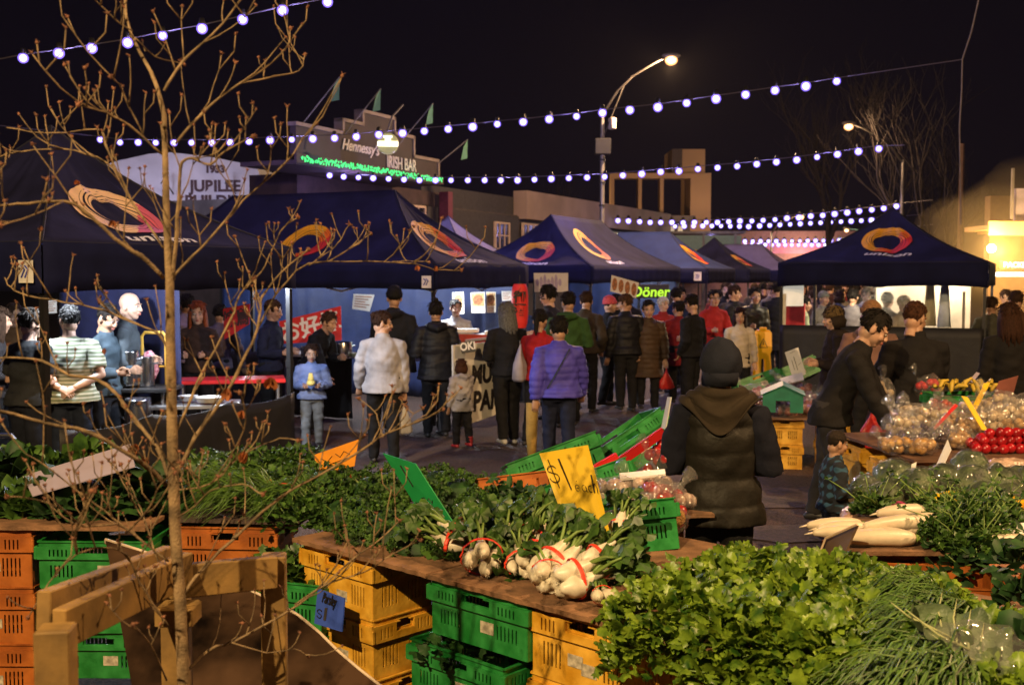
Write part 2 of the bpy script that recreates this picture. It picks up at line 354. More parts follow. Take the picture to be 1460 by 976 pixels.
def awning_shop():
    E = empty('takeaway_shop', (10.3, 24.6, 0), label='brightly lit takeaway shop with deep awning at the right edge', cat='building')
    cr_ = mat('cream_wall', (.14, .08, .03), .8, var=.1)
    m = MB(); m.box((5.2, 1.5, 1.9), (9, .3, 3.8)); m.build('wall', cr_, E)
    a = MB(); a.box((4.6, .65, 3.02), (9.0, 1.3, .1)); a.box((4.6, -.03, 3.0), (9.04, .06, .3))
    for i in range(14): a.box((.4+i*.6, .65, 2.94), (.06, 1.2, .05))
    a.build('awning', mat('awning_lining', (.6, .4, .14), .7, var=.1, nscale=3), E)
    b = MB(); b.box((4.8, .1, 3.52), (8.2, .1, .7)); b.build('parapet', mat('violet_grey_boards', (.2, .18, .25), .8, var=.3, nscale=4), E)
    t = MB()
    for i in range(8): t.box((.6+i*.55, .0, 3.75), (.05, .06, 1.1))
    t.build('parapet_post', mt_galv, E)
    s = MB(); s.box((.78, -.16, 2.2), (.98, .06, .2)); sg = s.build('signboard', mat('dark_sign', (.06, .04, .02), .6), E)
    put('lettering', text_mesh('BACKDOOR', .155, 0, .004, .006, mat('lit_letter', (.9, .8, .5), .5, emit=(1, .85, .5), estr=1.5)), sg, (.8, -.2, 2.2), (R(90), 0, 0))
    l = MB(); l.tube([(.15, -.12, 2.0), (1.3, -.12, 2.0)], .045, 8); l.build('fluorescent_tube', glow('tube_warm', (1, .85, .55), 5), E)
    l = MB(); l.tube([(.0, -.02, 1.9), (.14, -.02, 1.9)], .04, 8); l.build('fluorescent_tube', glow('tube_warm', (1, .85, .55), 5), E)
    l = MB(); l.ell((.08, -.22, 2.56), .09); l.build('lamp', glow('flood_warm', (1, .78, .38), 40), E)
    light('lamp_light', (.08, -.5, 2.5), (1, .58, .2), 560, E, .04); light('awning_light', (.9, .5, 2.6), (1, .62, .24), 110, E, .05)
    light('awning_light', (1.3, -.5, 2.0), (1, .75, .45), 90, E, .04)
awning_shop()
# ------------------------------------------------------------------ street lamps
def street_lamp(base, top, head, label, power, col=(1, .6, .3), hr=.16, group=None, box=False):
    E = empty('street_lamp', (base[0], base[1], 0), label=label, cat='street lamp', group=group); b = V((base[0], base[1], 0))
    t = V(top)-b; h = V(head)-b
    m = MB(); m.tube([(0, 0, 0), (0, 0, .4), (0, 0, .42), t], [.11, .11, .075, .055], 10); m.build('pole', mt_galv, E)
    a = MB(); mid = t.lerp(h, .45)+V((0, 0, (h.z-t.z)*.28)); a.tube([t-V((0, 0, .1)), t.lerp(mid, .5)+V((0, 0, .06)), mid, mid.lerp(h, .6)+V((0, 0, .1)), h+V((0, 0, .12))], [.045, .04, .035, .03, .03], 8)
    a.tube([t-V((0, 0, .75)), t.lerp(mid, .7)], .018, 6); a.build('arm', mat('lamp_arm', (.025, .022, .02), .7), E)
    q = MB(); q.ell(h+V((0, 0, .1)), (hr*1.5, hr*.8, hr*.5), 12, 8); q.build('lamp_housing', mt_galv, E)
    q = MB(); q.ell(h-V((0, 0, .02)), (hr*1.0, hr*1.0, hr*.8), 14, 9); q.build('lens', glow('sodium_lamp', (1, .8, .5), 6, (1, .42, .14), 2.4), E)
    if box:
        c = MB(); c.box((0, -.12, t.z-.95), (.42, .22, .42), bev=.02); c.build('junction_box', mt_dark, E)
        c = MB(); c.box((.25, -.12, t.z-.35), (.14, .22, .3), bev=.02, rz=.4); c.build('camera_housing', mat('pale_camera', (.4, .36, .34), .5), E)
        for z in np.arange(.8, t.z-1.3, .6):
            c = MB(); c.tube([(0, 0, z), (0, 0, z+.05)], .085, 8); c.build('strap', mt_dark, E)
    light('lamp_light', h-V((0, 0, hr*.8+.07)), col, power, E, .05)
    return E
a_, b_ = P(859, 158, 30), P(957, 85, 29)
street_lamp((a_.x, 30), a_, b_, 'tall street lamp with camera and junction box rising between the gazebos', 3000, box=True)
a_, b_ = P(1287, 228, 40), P(1210, 180, 39)
street_lamp((a_.x, 40), a_, b_, 'street lamp with curved arm in front of the bare dark trees', 600)
a_, b_ = P(1100, 330, 62), P(1141, 309, 60)
street_lamp((a_.x, 62), a_, b_, 'far street lamp leaning over the distant strings of lights', 900, hr=.2)
a_, b_ = P(1262, 338, 60), P(1207, 328, 60)
street_lamp((a_.x, 55), a_, b_, 'far low street lamp just left of the right gazebo peak', 300, col=(.7, 1, .6), hr=.12)
a_, b_ = P(790, 300, 70), P(797, 284, 70)
street_lamp((a_.x, 70), a_, b_, 'small far street lamp beyond the shop roof', 400, hr=.2)
street_lamp((-4.6, -3.2), (-4.6, -3.2, 6.2), (-3.2, -2.6, 6.9), 'street lamp behind the camera lighting the vegetable stalls', 4700, col=(1, .68, .32), hr=.16)
street_lamp((7.2, 2.2), (7.2, 2.2, 6.4), (6.2, 3.4, 7.0), 'added fill lamp in street lamp form, unseen right of the fruit stall', 2500, col=(1, .60, .27), hr=.16)  # unseen lamp added as warm fill for the right side
# ------------------------------------------------------------------ festoon strings
mt_bulb = glow('festoon_bulb', (1, .93, 1), 3.2, (.24, .15, 1), 1.9); mt_wire = mat('wire', (.09, .08, .1), .5, var=0)
bulbs = MB(); bulbs.ell((0, 0, 0), 1, 14, 10); me_bulb = bulbs.mesh('festoon_bulb', mt_bulb)
so = MB(); so.tube([(0, 0, .7), (0, 0, 1.1), (0, 0, 1.9)], [.62, .6, .45], 8); me_sock = so.mesh('bulb_socket', mt_black)
def strings(label, pts, d0, d1, r=.05, ends=(), lights=4, power=10):
    n = len(pts); x0, x1 = pts[0][0], pts[-1][0]
    def dep(px): t = (px-x0)/(x1-x0); return 1/((1-t)/d0+t/d1)
    w3 = [P(a, b, dep(a)) for a, b in pts]; base = w3[0].copy()
    E = empty('string_lights', base, label=label, cat='string lights')
    line = [P(a, b-3.0, dep(a))-base+V((0, 0, .02)) for a, b in pts]
    if ends:
        line = [P(*ends[0])-base] + line if ends[0] else line; line = line+[P(*ends[1])-base] if ends[1] else line
    m = MB(); m.tube(line, .008 if d0 < 40 else .012, 5); m.build('wire', mt_wire, E)
    for i, q in enumerate(w3):
        b = put('bulb', me_bulb, E, q-base, (0, 0, 0), r*rn(.95, 1.25)); put('socket', me_sock, b, (0, 0, .0))
    for i in range(lights):
        k = int((i+.5)*n/lights); light('bulb_light', w3[k]-base-V((0, 0, r*2.2)), VIOLET, power, E, .015)
S = strings
S('near string of round white bulbs across the top left corner', [(33, 83), (84, 76), (131, 69), (182, 61), (232, 51), (288, 41), (346, 28), (403, 15), (467, 3), (531, -11), (600, -27), (672, -44)], 15, 13, .058, ((-40, 92, 15.2), (760, -66, 12.6)), 4, 50)
S('long upper string of bulbs passing the round pub sign and tall lamp', [(143, 199), (171, 203), (197, 203), (222, 203.5), (248, 203.5), (273, 203.5), (302, 203.5), (328, 203), (355, 201.5), (385, 200), (416, 199), (446, 198), (477, 197), (508, 195), (540, 192), (574, 190), (605, 187), (639, 184), (674, 181), (709, 177), (746, 174), (783, 170), (822, 166), (859, 161), (898, 157), (938, 153), (979, 147), (1021, 141), (1063, 135), (1105, 129), (1149, 123), (1193, 116)], 24, 18.5, .066, ((-10, 178, 23), (1372, 85, 17)), 8, 60)
S('middle string of bulbs running below the green pub lights', [(470, 250), (490, 252), (511, 253), (532, 254), (554, 255), (576, 256), (598, 257), (621, 257), (643, 257), (667, 257), (691, 257), (714, 257), (738, 257), (762, 256), (786, 255), (811, 254), (837, 253), (862, 252), (888, 250), (915, 248), (942, 245), (968, 244), (995, 241), (1023, 239), (1051, 237), (1079, 234), (1107, 231), (1136, 228), (1165, 224), (1194, 220), (1224, 216), (1253, 212)], 26.5, 22, .062, ((405, 243, 27), (1290, 207, 21.5)), 7, 62)
S('far string of bulbs just above the blue gazebo peaks', [(777, 305), (790, 308), (805, 309), (820, 311), (835, 312), (850, 313), (865, 314), (881, 314.5), (896, 315), (912, 316), (927, 317), (942, 317), (958, 317), (974, 317.5), (990, 317), (1007, 317), (1023, 317), (1039, 316), (1055, 315), (1072, 315), (1088, 314), (1105, 313), (1122, 311), (1139, 310), (1156, 308), (1173, 307), (1190, 305), (1208, 303), (1225, 301), (1243, 299), (1260, 297), (1278, 294)], 48, 38, .095, ((760, 301, 49), (1330, 285, 37)), 3, 80)
S('second far string of bulbs slightly below the first far one', [(871, 322)]+[(884+i*13.1, 322.6+.6*math.sin(i*.5)) for i in range(15)]+[(1083+i*14.5, 322-i*.75) for i in range(15)], 60, 50, .11, ((800, 317, 62), (1310, 306, 48)), 2, 80)
S('third far string of bulbs over the distant crowd', [(923, 333), (935, 335), (946, 336), (957, 338), (968, 339), (980, 340), (992, 341), (1003, 342), (1014, 343), (1025, 343.5), (1037, 344), (1049, 344)]+[(1062+i*11.2, 344-.02*i-.008*i*i) for i in range(22)], 66, 60, .11, ((880, 326, 68), (1330, 336, 55)), 2, 80)
S('lowest farthest string of bulbs above the grey gazebo', [(1034+i*9.5, 346.5+2.6*math.sin(min(1, i/9)*1.57)) for i in range(17)]+[(1275, 336), (1297, 327)], 75, 60, .12, ((1010, 340, 75), (1330, 320, 58)), 1, 60)
# leaning cable and thin pole at the right
m = MB(); m.tube([P(1397, -8, 16.6), P(1385, 45, 16.8), P(1372, 85, 17), P(1371, 130, 17), P(1368, 180, 17), P(1370, 320, 17.1)], .012, 6)
tag(m.build('hanging_cable', mat('pale_cable', (.16, .14, .15), .6)), 'pale cable dropping from the top edge at the right', 'cable')
c = P(1372, 210, 33); m = MB(); m.tube([(c.x, 33, 0), (c.x, 33, 5.8)], [.1, .07], 8); m.build('pole', mat('brown_pole', (.09, .05, .035), .8), empty('utility_pole', (0, 0, 0), label='plain brown utility pole at the right behind the gazebo', cat='pole'))
# ------------------------------------------------------------------ gazebos
mt_leg = mat('gazebo_leg', (.03, .03, .035), .4, .6, var=.1)
RC = [mat('ring_yellow', (.75, .36, .01), .6, var=.1), mat('ring_orange', (.78, .16, .01), .6, var=.1), mat('ring_red', (.6, .03, .03), .6, var=.1), mat('ring_pale_lit', (.8, .55, .35), .6, var=.1), mat('ring_pink_lit', (.6, .12, .2), .6, var=.1)]  # pale and pink: violet light painted into the nearest gazebo's emblem
mt_word = mat('white_print', (.75, .75, .8), .6, var=0)
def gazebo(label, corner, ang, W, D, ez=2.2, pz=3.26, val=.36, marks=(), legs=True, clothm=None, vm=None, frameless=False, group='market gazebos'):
    E = empty('gazebo', (corner[0], corner[1], 0), -R(ang), label, 'gazebo', group); cm, vm = clothm or mt_navy, vm or mt_navy2
    h = min(W, D)/2
    r0, r1 = ((-W+h, D/2), (-h, D/2)) if W >= D else ((-W/2, h), (-W/2, D-h))   # ridge ends
    A_, B_, C_, D_ = (-W, 0), (0, 0), (0, D), (-W, D)
    if W >= D: faces = {'front': (A_, B_, r1, r0), 'side': (B_, C_, r1, r1), 'back': (C_, D_, r0, r1), 'left': (D_, A_, r0, r0)}
    else: faces = {'front': (A_, B_, r0, r0), 'side': (B_, C_, r1, r0), 'back': (C_, D_, r1, r1), 'left': (D_, A_, r0, r1)}
    def fp(face, s, u):
        a, b, c, d = faces[face]; x0, y0 = a[0]+(d[0]-a[0])*u, a[1]+(d[1]-a[1])*u; x1, y1 = b[0]+(c[0]-b[0])*u, b[1]+(c[1]-b[1])*u
        g = .66*u+.34*u*u*u; sag = -.07*math.sin(math.pi*s)*math.sin(math.pi*min(1, u*1.0))
        wr = (.016*math.sin(s*15+u*6)+.010*math.sin(s*31-u*4+1)+.007*math.sin(s*47+u*9))*math.sin(math.pi*min(1, u*1.1))*math.sin(math.pi*s)
        return V((x0+(x1-x0)*s, y0+(y1-y0)*s, ez+(pz-ez)*g+sag+wr))
    m = MB(); ns, nu = 34, 16
    for f in faces:
        vs = [fp(f, i/ns, j/nu) for j in range(nu+1) for i in range(ns+1)]
        m.add(vs, [(j*(ns+1)+i, j*(ns+1)+i+1, (j+1)*(ns+1)+i+1, (j+1)*(ns+1)+i) for j in range(nu) for i in range(ns)])
    roof = m.build('canopy', cm, E, smooth=True)
    q = MB()
    for f in faces: q.tube([fp(f, 0, j/12)+V((0, 0, .006)) for j in range(13)], .011, 5)
    q.tube([V((*a, ez)) for a in (A_, B_, C_, D_, A_)], .011, 5); q.build('seam_binding', mat('seam_binding', (.004, .005, .022), .8), E)
    sd = roof.modifiers.new('thick', 'SOLIDIFY'); sd.thickness = .006; sd.offset = 1
    m = MB()                                          # valance with slight ripples
    per = [A_, B_, C_, D_]
    for k in range(4):
        a, b = V((*per[k], 0)), V((*per[(k+1) % 4], 0)); L = (b-a).length; dr = (b-a)/L; nn = V((dr.y, -dr.x, 0)); n = int(L*7); vs = []
        for i in range(n+1):
            for j in range(4):
                q = a+dr*(L*i/n); tt = j/3; rip = .018*math.sin(i*1.9+k)*tt*math.sin(math.pi*i/n); sagz = .02*math.sin(math.pi*((i*2/n) % 1))*tt
                q = q+nn*(.012+rip)+V((0, 0, ez+.004-val*tt+sagz)); vs.append(q)
        m.add(vs, [(i*4+j, i*4+j+1, i*4+4+j+1, i*4+4+j) for i in range(n) for j in range(3)])
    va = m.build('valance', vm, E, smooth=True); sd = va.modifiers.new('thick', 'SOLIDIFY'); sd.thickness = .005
    if legs:
        pos = [(-.04, .04), (-W+.04, .04), (-.04, D-.04), (-W+.04, D-.04)] + ([(-W/2, .04)] if W > 4 else []) + ([(-.04, D/2)] if D > 4 else [])
        for x, y in pos:
            l = MB(); l.box((x, y, (ez-.02)/2), (.045, .045, ez-.02)); l.box((x, y, .01), (.12, .12, .02)); l.box((x, y, 1.15), (.055, .055, .07)); l.build('leg', mt_leg, E)
        t = MB(); 
        for (a, b) in ((A_, B_), (B_, C_), (C_, D_), (D_, A_)):
            a, b = V((*a, 0)), V((*b, 0)); L = (b-a).length; n = max(2, round(L/1.5)); inn = V((-(b-a).y, (b-a).x, 0)).normalized()*.05
            for i in range(n):
                p, q = a.lerp(b, i/n)+inn, a.lerp(b, (i+1)/n)+inn
                t.tube([p+V((0, 0, ez-.06)), q+V((0, 0, ez-.36))], .014, 4); t.tube([p+V((0, 0, ez-.36)), q+V((0, 0, ez-.06))], .014, 4)
        t.build('roof_frame', mt_galv, E)
    def mp(face, cs, cu, sc, asp):                    # map flat logo coordinates onto a roof face
        a, b, c, d = faces[face]; L = math.hypot(b[0]-a[0], b[1]-a[1]); SL = math.hypot(h, pz-ez)
        def f(x, y, off=.012):
            u = cu+.05+y*sc*1.55/SL; x = x*.88; wid = L*(1-u)+(math.hypot(c[0]-d[0], c[1]-d[1]))*u; s = cs+x*sc*asp/wid
            p = fp(face, s, u); e = .01; n = (fp(face, s+e, u)-p).cross(fp(face, s, u+e)-p).normalized(); return p+n*off
        return f
    for (face, cs, cu, sc, asp, pal, parts) in marks:
        f = mp(face, cs, cu, sc, asp); 
        if 'r' in parts:
            m = MB(); 
            for k in range(9):                        # interwoven crescent strokes
                ph = k*2*math.pi/9; n = 30; vs = []; mids = []
                for i in range(n+1):
                    t = i/n; a = ph+t*math.pi*1.45; wd = .115*math.sin(math.pi*t)**.7*(1.15 if k % 2 else .75)+.002
                    rr = .78+.22*math.cos(t*math.pi)*1.0
                    x, y = math.cos(a)*rr, math.sin(a)*rr*.72
                    vs += [f(x*(1-wd/2), y*(1-wd/2), .012+.0012*k), f(x*(1+wd/2), y*(1+wd/2), .012+.0012*k)]; mids.append(x*.9-y)
                fs = [(2*i, 2*i+1, 2*i+3, 2*i+2) for i in range(n)]; b0 = len(m.f); m.add(vs, fs)
                for i in range(n):
                    q = mids[i]; m.m[b0+i] = (0 if q < .15 else 1 if q < .6 else 2) if pal == 0 else (3 if q < .5 else 4)
            m.build('ring_emblem', RC, E)
        if 'w' in parts:
            tm = text_mesh('unison', .52, .25, 0, .012, mt_word, sx=1.35)
            for v in tm.vertices: v.co = f(v.co.x+(.15), v.co.y*.8-.92, .014)
            put('wordmark', tm, E)
    return E
def badge(E, x, y, z, face='front', s=.14, mt=None):
    b = MB()
    c = (x, y-.04, z) if face == 'front' else (x+.04, y, z); d = (s, .006, s*1.15) if face == 'front' else (.006, s, s*1.15)
    b.box(c, d); o = b.build('size_badge', mat('badge_white', (.7, .68, .66), .6), E)
    q = MB(); 
    for k in range(2): q.tube([(c[0]-s*.28+k*s*.25, c[1]-.006, c[2]-s*.3), (c[0]-s*.05+k*s*.25, c[1]-.006, c[2]+s*.1), (c[0]-s*.28+k*s*.25, c[1]-.006, c[2]+s*.3)], .008, 4)
    q.build('badge_print', mat('badge_blue', (.03, .04, .3), .6), o)
GA = gazebo('nearest navy gazebo at the left edge with a ring emblem painted as violet lit', (-3.34, 8.0), 25, 3, 3, 2.23, 3.3, .37, [('side', .42, .36, .40, 1.25, 1, 'rw')])
badge(GA, -.12, 0, 2.02)
GB = gazebo('wide navy gazebo at left centre with orange ring emblems', (-1.02, 14.8), 25, 6, 3, 2.13, 3.25, .34, [('front', .60, .40, .42, 1.15, 0, 'r'), ('side', .4, .4, .46, 1.2, 0, 'rw')])
badge(GB, -.1, 0, 1.9)
GC = gazebo('navy gazebo in the centre with an orange ring facing the street', (1.55, 21.9), 25, 3, 6, 2.15, 3.26, .34, [('front', .52, .36, .40, 1.15, 0, 'rw'), ('side', .3, .5, .5, 1.15, 0, 'rw')])
GD = gazebo('bright blue gazebo behind the central lamp post', (5.16, 29.7), 25, 4.5, 3, 2.15, 3.2, .4, [('side', .4, .45, .45, 1.1, 0, 'r')], clothm=mat('blue_canvas', (.012, .025, .13), .75, var=.15, nscale=3, spec=.3))
badge(GD, -.25, 0, 1.95, s=.2)
GE = gazebo('dark blue gazebo beyond the bright blue one', (7.3, 34.6), 25, 3, 3, 2.15, 3.2, .4, [('side', .5, .35, .4, 1.1, 0, 'r')])
GF = gazebo('pale violet grey gazebo farthest along the left row', (10.6, 42.5), 25, 4.5, 3, 2.15, 3.2, .5, [('front', .35, .4, .45, 1.1, 0, 'r')], clothm=mat('grey_canvas', (.16, .14, .22), .8, var=.1, nscale=3))
GG = gazebo('grey gazebo glimpsed between two navy gazebo roofs', (-.7, 23.2), 25, 3, 3, 2.2, 3.3, .4, clothm=mat('violet_grey_canvas', (.1, .09, .15), .8, var=.1, nscale=3))
GR = gazebo('navy gazebo at the right over a black fronted stall', (6.86, 16.2), 25, 3, 3, 2.17, 3.08, .36, [('front', .5, .5, .34, 1.25, 0, 'rw')])
# ------------------------------------------------------------------ people
TMP = []
def voxel(me, vs, it=2):
    o = bpy.data.objects.new('tmp', me); COL.objects.link(o)
    r = o.modifiers.new('r', 'REMESH'); r.mode = 'VOXEL'; r.voxel_size = vs; r.use_smooth_shade = True
    s = o.modifiers.new('s', 'SMOOTH'); s.factor = .5; s.iterations = it; return o
def bake(obs):
    dg = bpy.context.evaluated_depsgraph_get(); out = []
    for o in obs:
        me = bpy.data.meshes.new_from_object(o.evaluated_get(dg), preserve_all_data_layers=False, depsgraph=dg); out.append(me)
    for o in obs: bpy.data.objects.remove(o)
    return out
def arr(me):
    v = np.empty(len(me.vertices)*3, np.float32); me.vertices.foreach_get('co', v); return v.reshape(-1, 3)
DM = mat('tmp', (1, 1, 1), var=0)
# head template: face towards -y, origin at the middle of the head, 0.235 high
h = MB(); h.ell((0, .012, .03), (.074, .092, .088), 24, 16); h.ell((0, -.028, -.03), (.062, .062, .084), 20, 14); h.ell((0, -.052, -.088), (.034, .033, .026), 14, 10)
h.ell((0, .02, -.05), (.06, .07, .06)); h.tube([(0, -.086, .018), (0, -.103, -.012), (0, -.106, -.024)], [.009, .013, .016], 10, rnd=True)
for s in (-1, 1):
    h.ell((s*.075, .012, -.012), (.012, .022, .034), 10, 8); h.ell((s*.03, -.078, .026), (.026, .014, .009), 10, 6); h.ell((s*.036, -.062, -.03), (.026, .026, .026), 10, 8); h.ell((s*.012, -.104, -.026), (.010, .009, .008), 8, 6)
h.ell((0, -.088, -.053), (.023, .011, .007), 10, 6); h.ell((0, -.087, -.063), (.019, .011, .007), 10, 6)
h.tube([(0, .012, -.16), (0, .01, -.06)], [.05, .048], 14)
HEAD_O = voxel(h.mesh('head', DM), .0065, 2)
# hairstyles
def hair_cap(m, f=1.0, front=-.035, low=-.07, amp=.0075, hl=.08, seed=0, fr=30, tufts=190, tl=.038):
    m2 = MB(); m2.ell((0, .016, .036), (.084*f, .103*f, .094*f), 40, 26, fn=lambda d: 1+amp*12*(noise.noise(V((math.atan2(d.y, d.x)*3.2, d.z*2+seed, seed)))*.5+.25*math.sin(math.atan2(d.y, d.x)*fr+d.z*6)))
    keep = []
    for fc in m2.f:
        c = sum((V(m2.v[i]) for i in fc), V())/len(fc)
        side = abs(c.x)/.08
        if c.z < low+.02*math.sin(c.x*90): continue
        if c.y < front+.0*side and c.z < hl-.035*side*side+.012*math.sin(c.x*60+seed): continue
        if abs(c.x) > .058 and c.y < .035 and c.z < .012+.02*math.sin(c.y*70): continue
        keep.append(fc)
    m.add(m2.v, keep); r = random.Random(seed+5)
    for _ in range(tufts):
        fc = keep[r.randint(0, len(keep)-1)]; c = V(m2.v[fc[0]]); o = (c-V((0, .016, .036))).normalized(); dn = V((0, 0, -1)) if c.y > 0 else V((r.uniform(-.8, .8), -.6, -.3)); t = (dn-o*dn.dot(o)).normalized()+V((r.uniform(-.5, .5), r.uniform(-.3, .3), 0)); L = tl*r.uniform(.6, 1.2)
        m.tube([c-o*.004, c+t*L*.5+o*.006, c+t*L+o*(.001+tl*.06)], [.007, .006, .0012], 5)
    return m
HAIR = {}
def hs(name, fn):
    m = MB(); fn(m); HAIR[name] = m.mesh('hair_'+name, DM)
hs('short', lambda m: hair_cap(m, 1.0))
hs('under', lambda m: hair_cap(m, .945, low=-.085, tufts=0))
hs('messy', lambda m: hair_cap(m, 1.05, amp=.009, fr=17, seed=3, tufts=200, tl=.05))
hs('crop', lambda m: hair_cap(m, .965, front=-.02, low=-.05, hl=.085, tl=.02))
def f_(m): hair_cap(m, 1.02, low=-.1); m.ell((0, .11, .07), (.038, .036, .036), 14, 10, fn=lambda d: 1+.1*math.sin(d.x*20))
hs('bun', f_)
def f_(m): hair_cap(m, 1.0, low=-.09); m.ell((0, .04, .145), (.036, .036, .034), 14, 10)
hs('topknot', f_)
def f_(m):
    hair_cap(m, 1.02, low=-.09); m.tube([(0, .1, .05), (0, .15, .03), (0, .155, -.06), (0, .14, -.17), (0, .13, -.22)], [.02, .03, .032, .024, .008], 10)
hs('pony', f_)
def f_(m):
    hair_cap(m, 1.05, low=-.1)
    for k in range(26):
        a = math.pi*(-.18+1.36*k/25); x, y = .085*math.cos(a), .02+.085*math.sin(a); L = .26+.05*math.sin(k*2.1)
        m.tube([(x*.95, y*.95, .03), (x*1.05, y*1.05, -.06), (x*1.12, y*1.1+.005, -.15), (x*1.15, y*1.0+.01, -L)], [.018, .02, .018, .006], 6)
hs('long', f_)
def f_(m):
    hair_cap(m, 1.06, low=-.09, amp=.012)
    for k in range(22):
        a = math.pi*(-.1+1.2*k/21); x, y = .088*math.cos(a), .02+.09*math.sin(a)
        m.tube([(x*.9, y*.9, .02), (x*1.08, y*1.08, -.05), (x*.98, y*.98, -.115)], [.02, .022, .008], 6)
hs('bob', f_)
def f_(m):
    hair_cap(m, 1.0, amp=.004)
    r = random.Random(3)
    for k in range(120):
        a, z = r.uniform(0, 6.28), r.uniform(-.3, 1); q = math.sqrt(max(0, 1-z*z)); x, y, zz = .085*q*math.cos(a), .02+.1*q*math.sin(a), .04+.092*z
        if y < -.04 and zz < .06: continue
        m.ell((x, y, zz), .018, 6, 5)
hs('curly', f_)
def f_(m):
    for s in range(1): m.ell((0, .02, .045), (.088, .105, .1), 30, 18, fn=lambda d: 1+.012*math.sin(math.atan2(d.y, d.x)*30))
    q = [(a, b) for a, b in zip(m.f, [0]*len(m.f)) if sum(m.v[i][2] for i in a)/len(a) > .02]; m.f = [a for a, b in q]; m.m = [0]*len(m.f)
    m.tube([(.089*math.cos(t*.2618), .012+.106*math.sin(t*.2618), .035-.012*math.sin(t*.2618)) for t in range(25)], (.026, .007), 8, side=(0, 0, 1), cap=False)
hs('beanie', f_)
def f_(m):
    m.ell((0, .018, .045), (.084, .1, .085), 26, 16); m.f = [a for a in m.f if sum(m.v[i][2] for i in a)/len(a) > .045]; m.m = [0]*len(m.f)
    m.tube([(0, -.06, .052), (0, -.12, .047), (0, -.165, .036)], [(.075, .006), (.068, .006), (.03, .004)], 12, side=(1, 0, 0))
hs('cap', f_)
mt_eye = mat('eye_white', (.6, .57, .54), .3, var=0); mt_iris = mat('iris', (.015, .01, .008), .15, var=0); mt_lip = mat('lip', (.42, .13, .1), .5, var=0)
e = MB(); e.ell((0, 0, 0), (.0135, .007, .0065), 12, 8); e.ell((0, -.0045, 0), (.0058, .004, .006), 10, 6, 1); ME_EYE = e.mesh('eye', [mt_eye, mt_iris])
e = MB(); e.tube([(-.018, .003, 0), (0, -.004, .006), (.018, .006, -.002)], [(.003, .003)]*3, 6); ME_BROW = e.mesh('eyebrow', DM)
e = MB(); e.tube([(-.021, .006, 0), (-.008, -.002, .002), (.008, -.002, .002), (.021, .006, 0)], [.003, .0055, .0055, .003], 8); e.tube([(-.018, .005, -.006), (0, -.001, -.009), (.018, .005, -.006)], [.003, .0065, .003], 8); ME_LIP = e.mesh('lips', mt_lip)
SKIN = {'a': (.42, .24, .155), 'b': (.5, .3, .21), 'c': (.34, .18, .11), 'd': (.55, .34, .25)}
def skin(k): return mat('skin_'+k, SKIN[k], .5, var=.08, nscale=20, sss=.1)
def hand(m, M, s=1, curl=.5, side=1):
    m.tube([(0, 0, .01), (0, 0, -.03), (0, -.002, -.075), (0, -.006, -.09)], [(.024*s, .018*s), (.036*s, .015*s), (.039*s, .013*s), (.036*s, .01*s)], 10, M=M, side=(0, 1, 0) if 0 else (1, 0, 0), rnd=True)
    for k, (x, L) in enumerate(((-.029, .062), (-.01, .073), (.01, .07), (.028, .055))):
        a = 0; p = V((x*s, -.004, -.085*s)); pts = [V((x*.9*s, 0, -.06*s)), p.copy()]
        for q in (.45, .32, .25):
            a += curl*(.75); p = p+V((0, -math.sin(a), -math.cos(a)))*L*q*s; pts.append(p.copy())
        m.tube(pts, [.0085*s, .0085*s, .008*s, .0072*s, .006*s], 6, M=M, rnd=True)
    x = -side; m.tube([(x*.024*s, -.002, -.02*s), (x*.045*s, -.014, -.045*s), (x*.047*s, -.03, -.068*s), (x*.04*s, -.043, -.083*s)], [.011*s, .0105*s, .009*s, .007*s], 6, M=M, rnd=True)
ARMS = {  # elbow direction, hand direction in the person's frame: (outward, forward, up)
    'down': ((.22, -.05, -1), (.06, .22, -1)), 'pocket': ((.42, -.25, -1), (-.3, .5, -.75)), 'hold': ((.28, -.05, -1), (-.55, .85, .05)),
    'carry': ((.15, .0, -1), (.02, .12, -1)), 'reach': ((.1, .45, -.95), (-.05, .5, -.95)), 'reachfar': ((.1, .8, -.75), (-.05, .9, -.5)), 'phone': ((.3, .2, -1), (-.35, .8, .55)),
    'behind': ((.35, -.45, -1), (-.75, -.35, -.35)), 'swing': ((.25, .35, -1), (.02, .5, -1)), 'swingb': ((.22, -.4, -1), (.05, -.1, -1)), 'fold': ((.3, .05, -1), (-1, .55, .15))}
QUEUE = []; PR = random.Random(77)
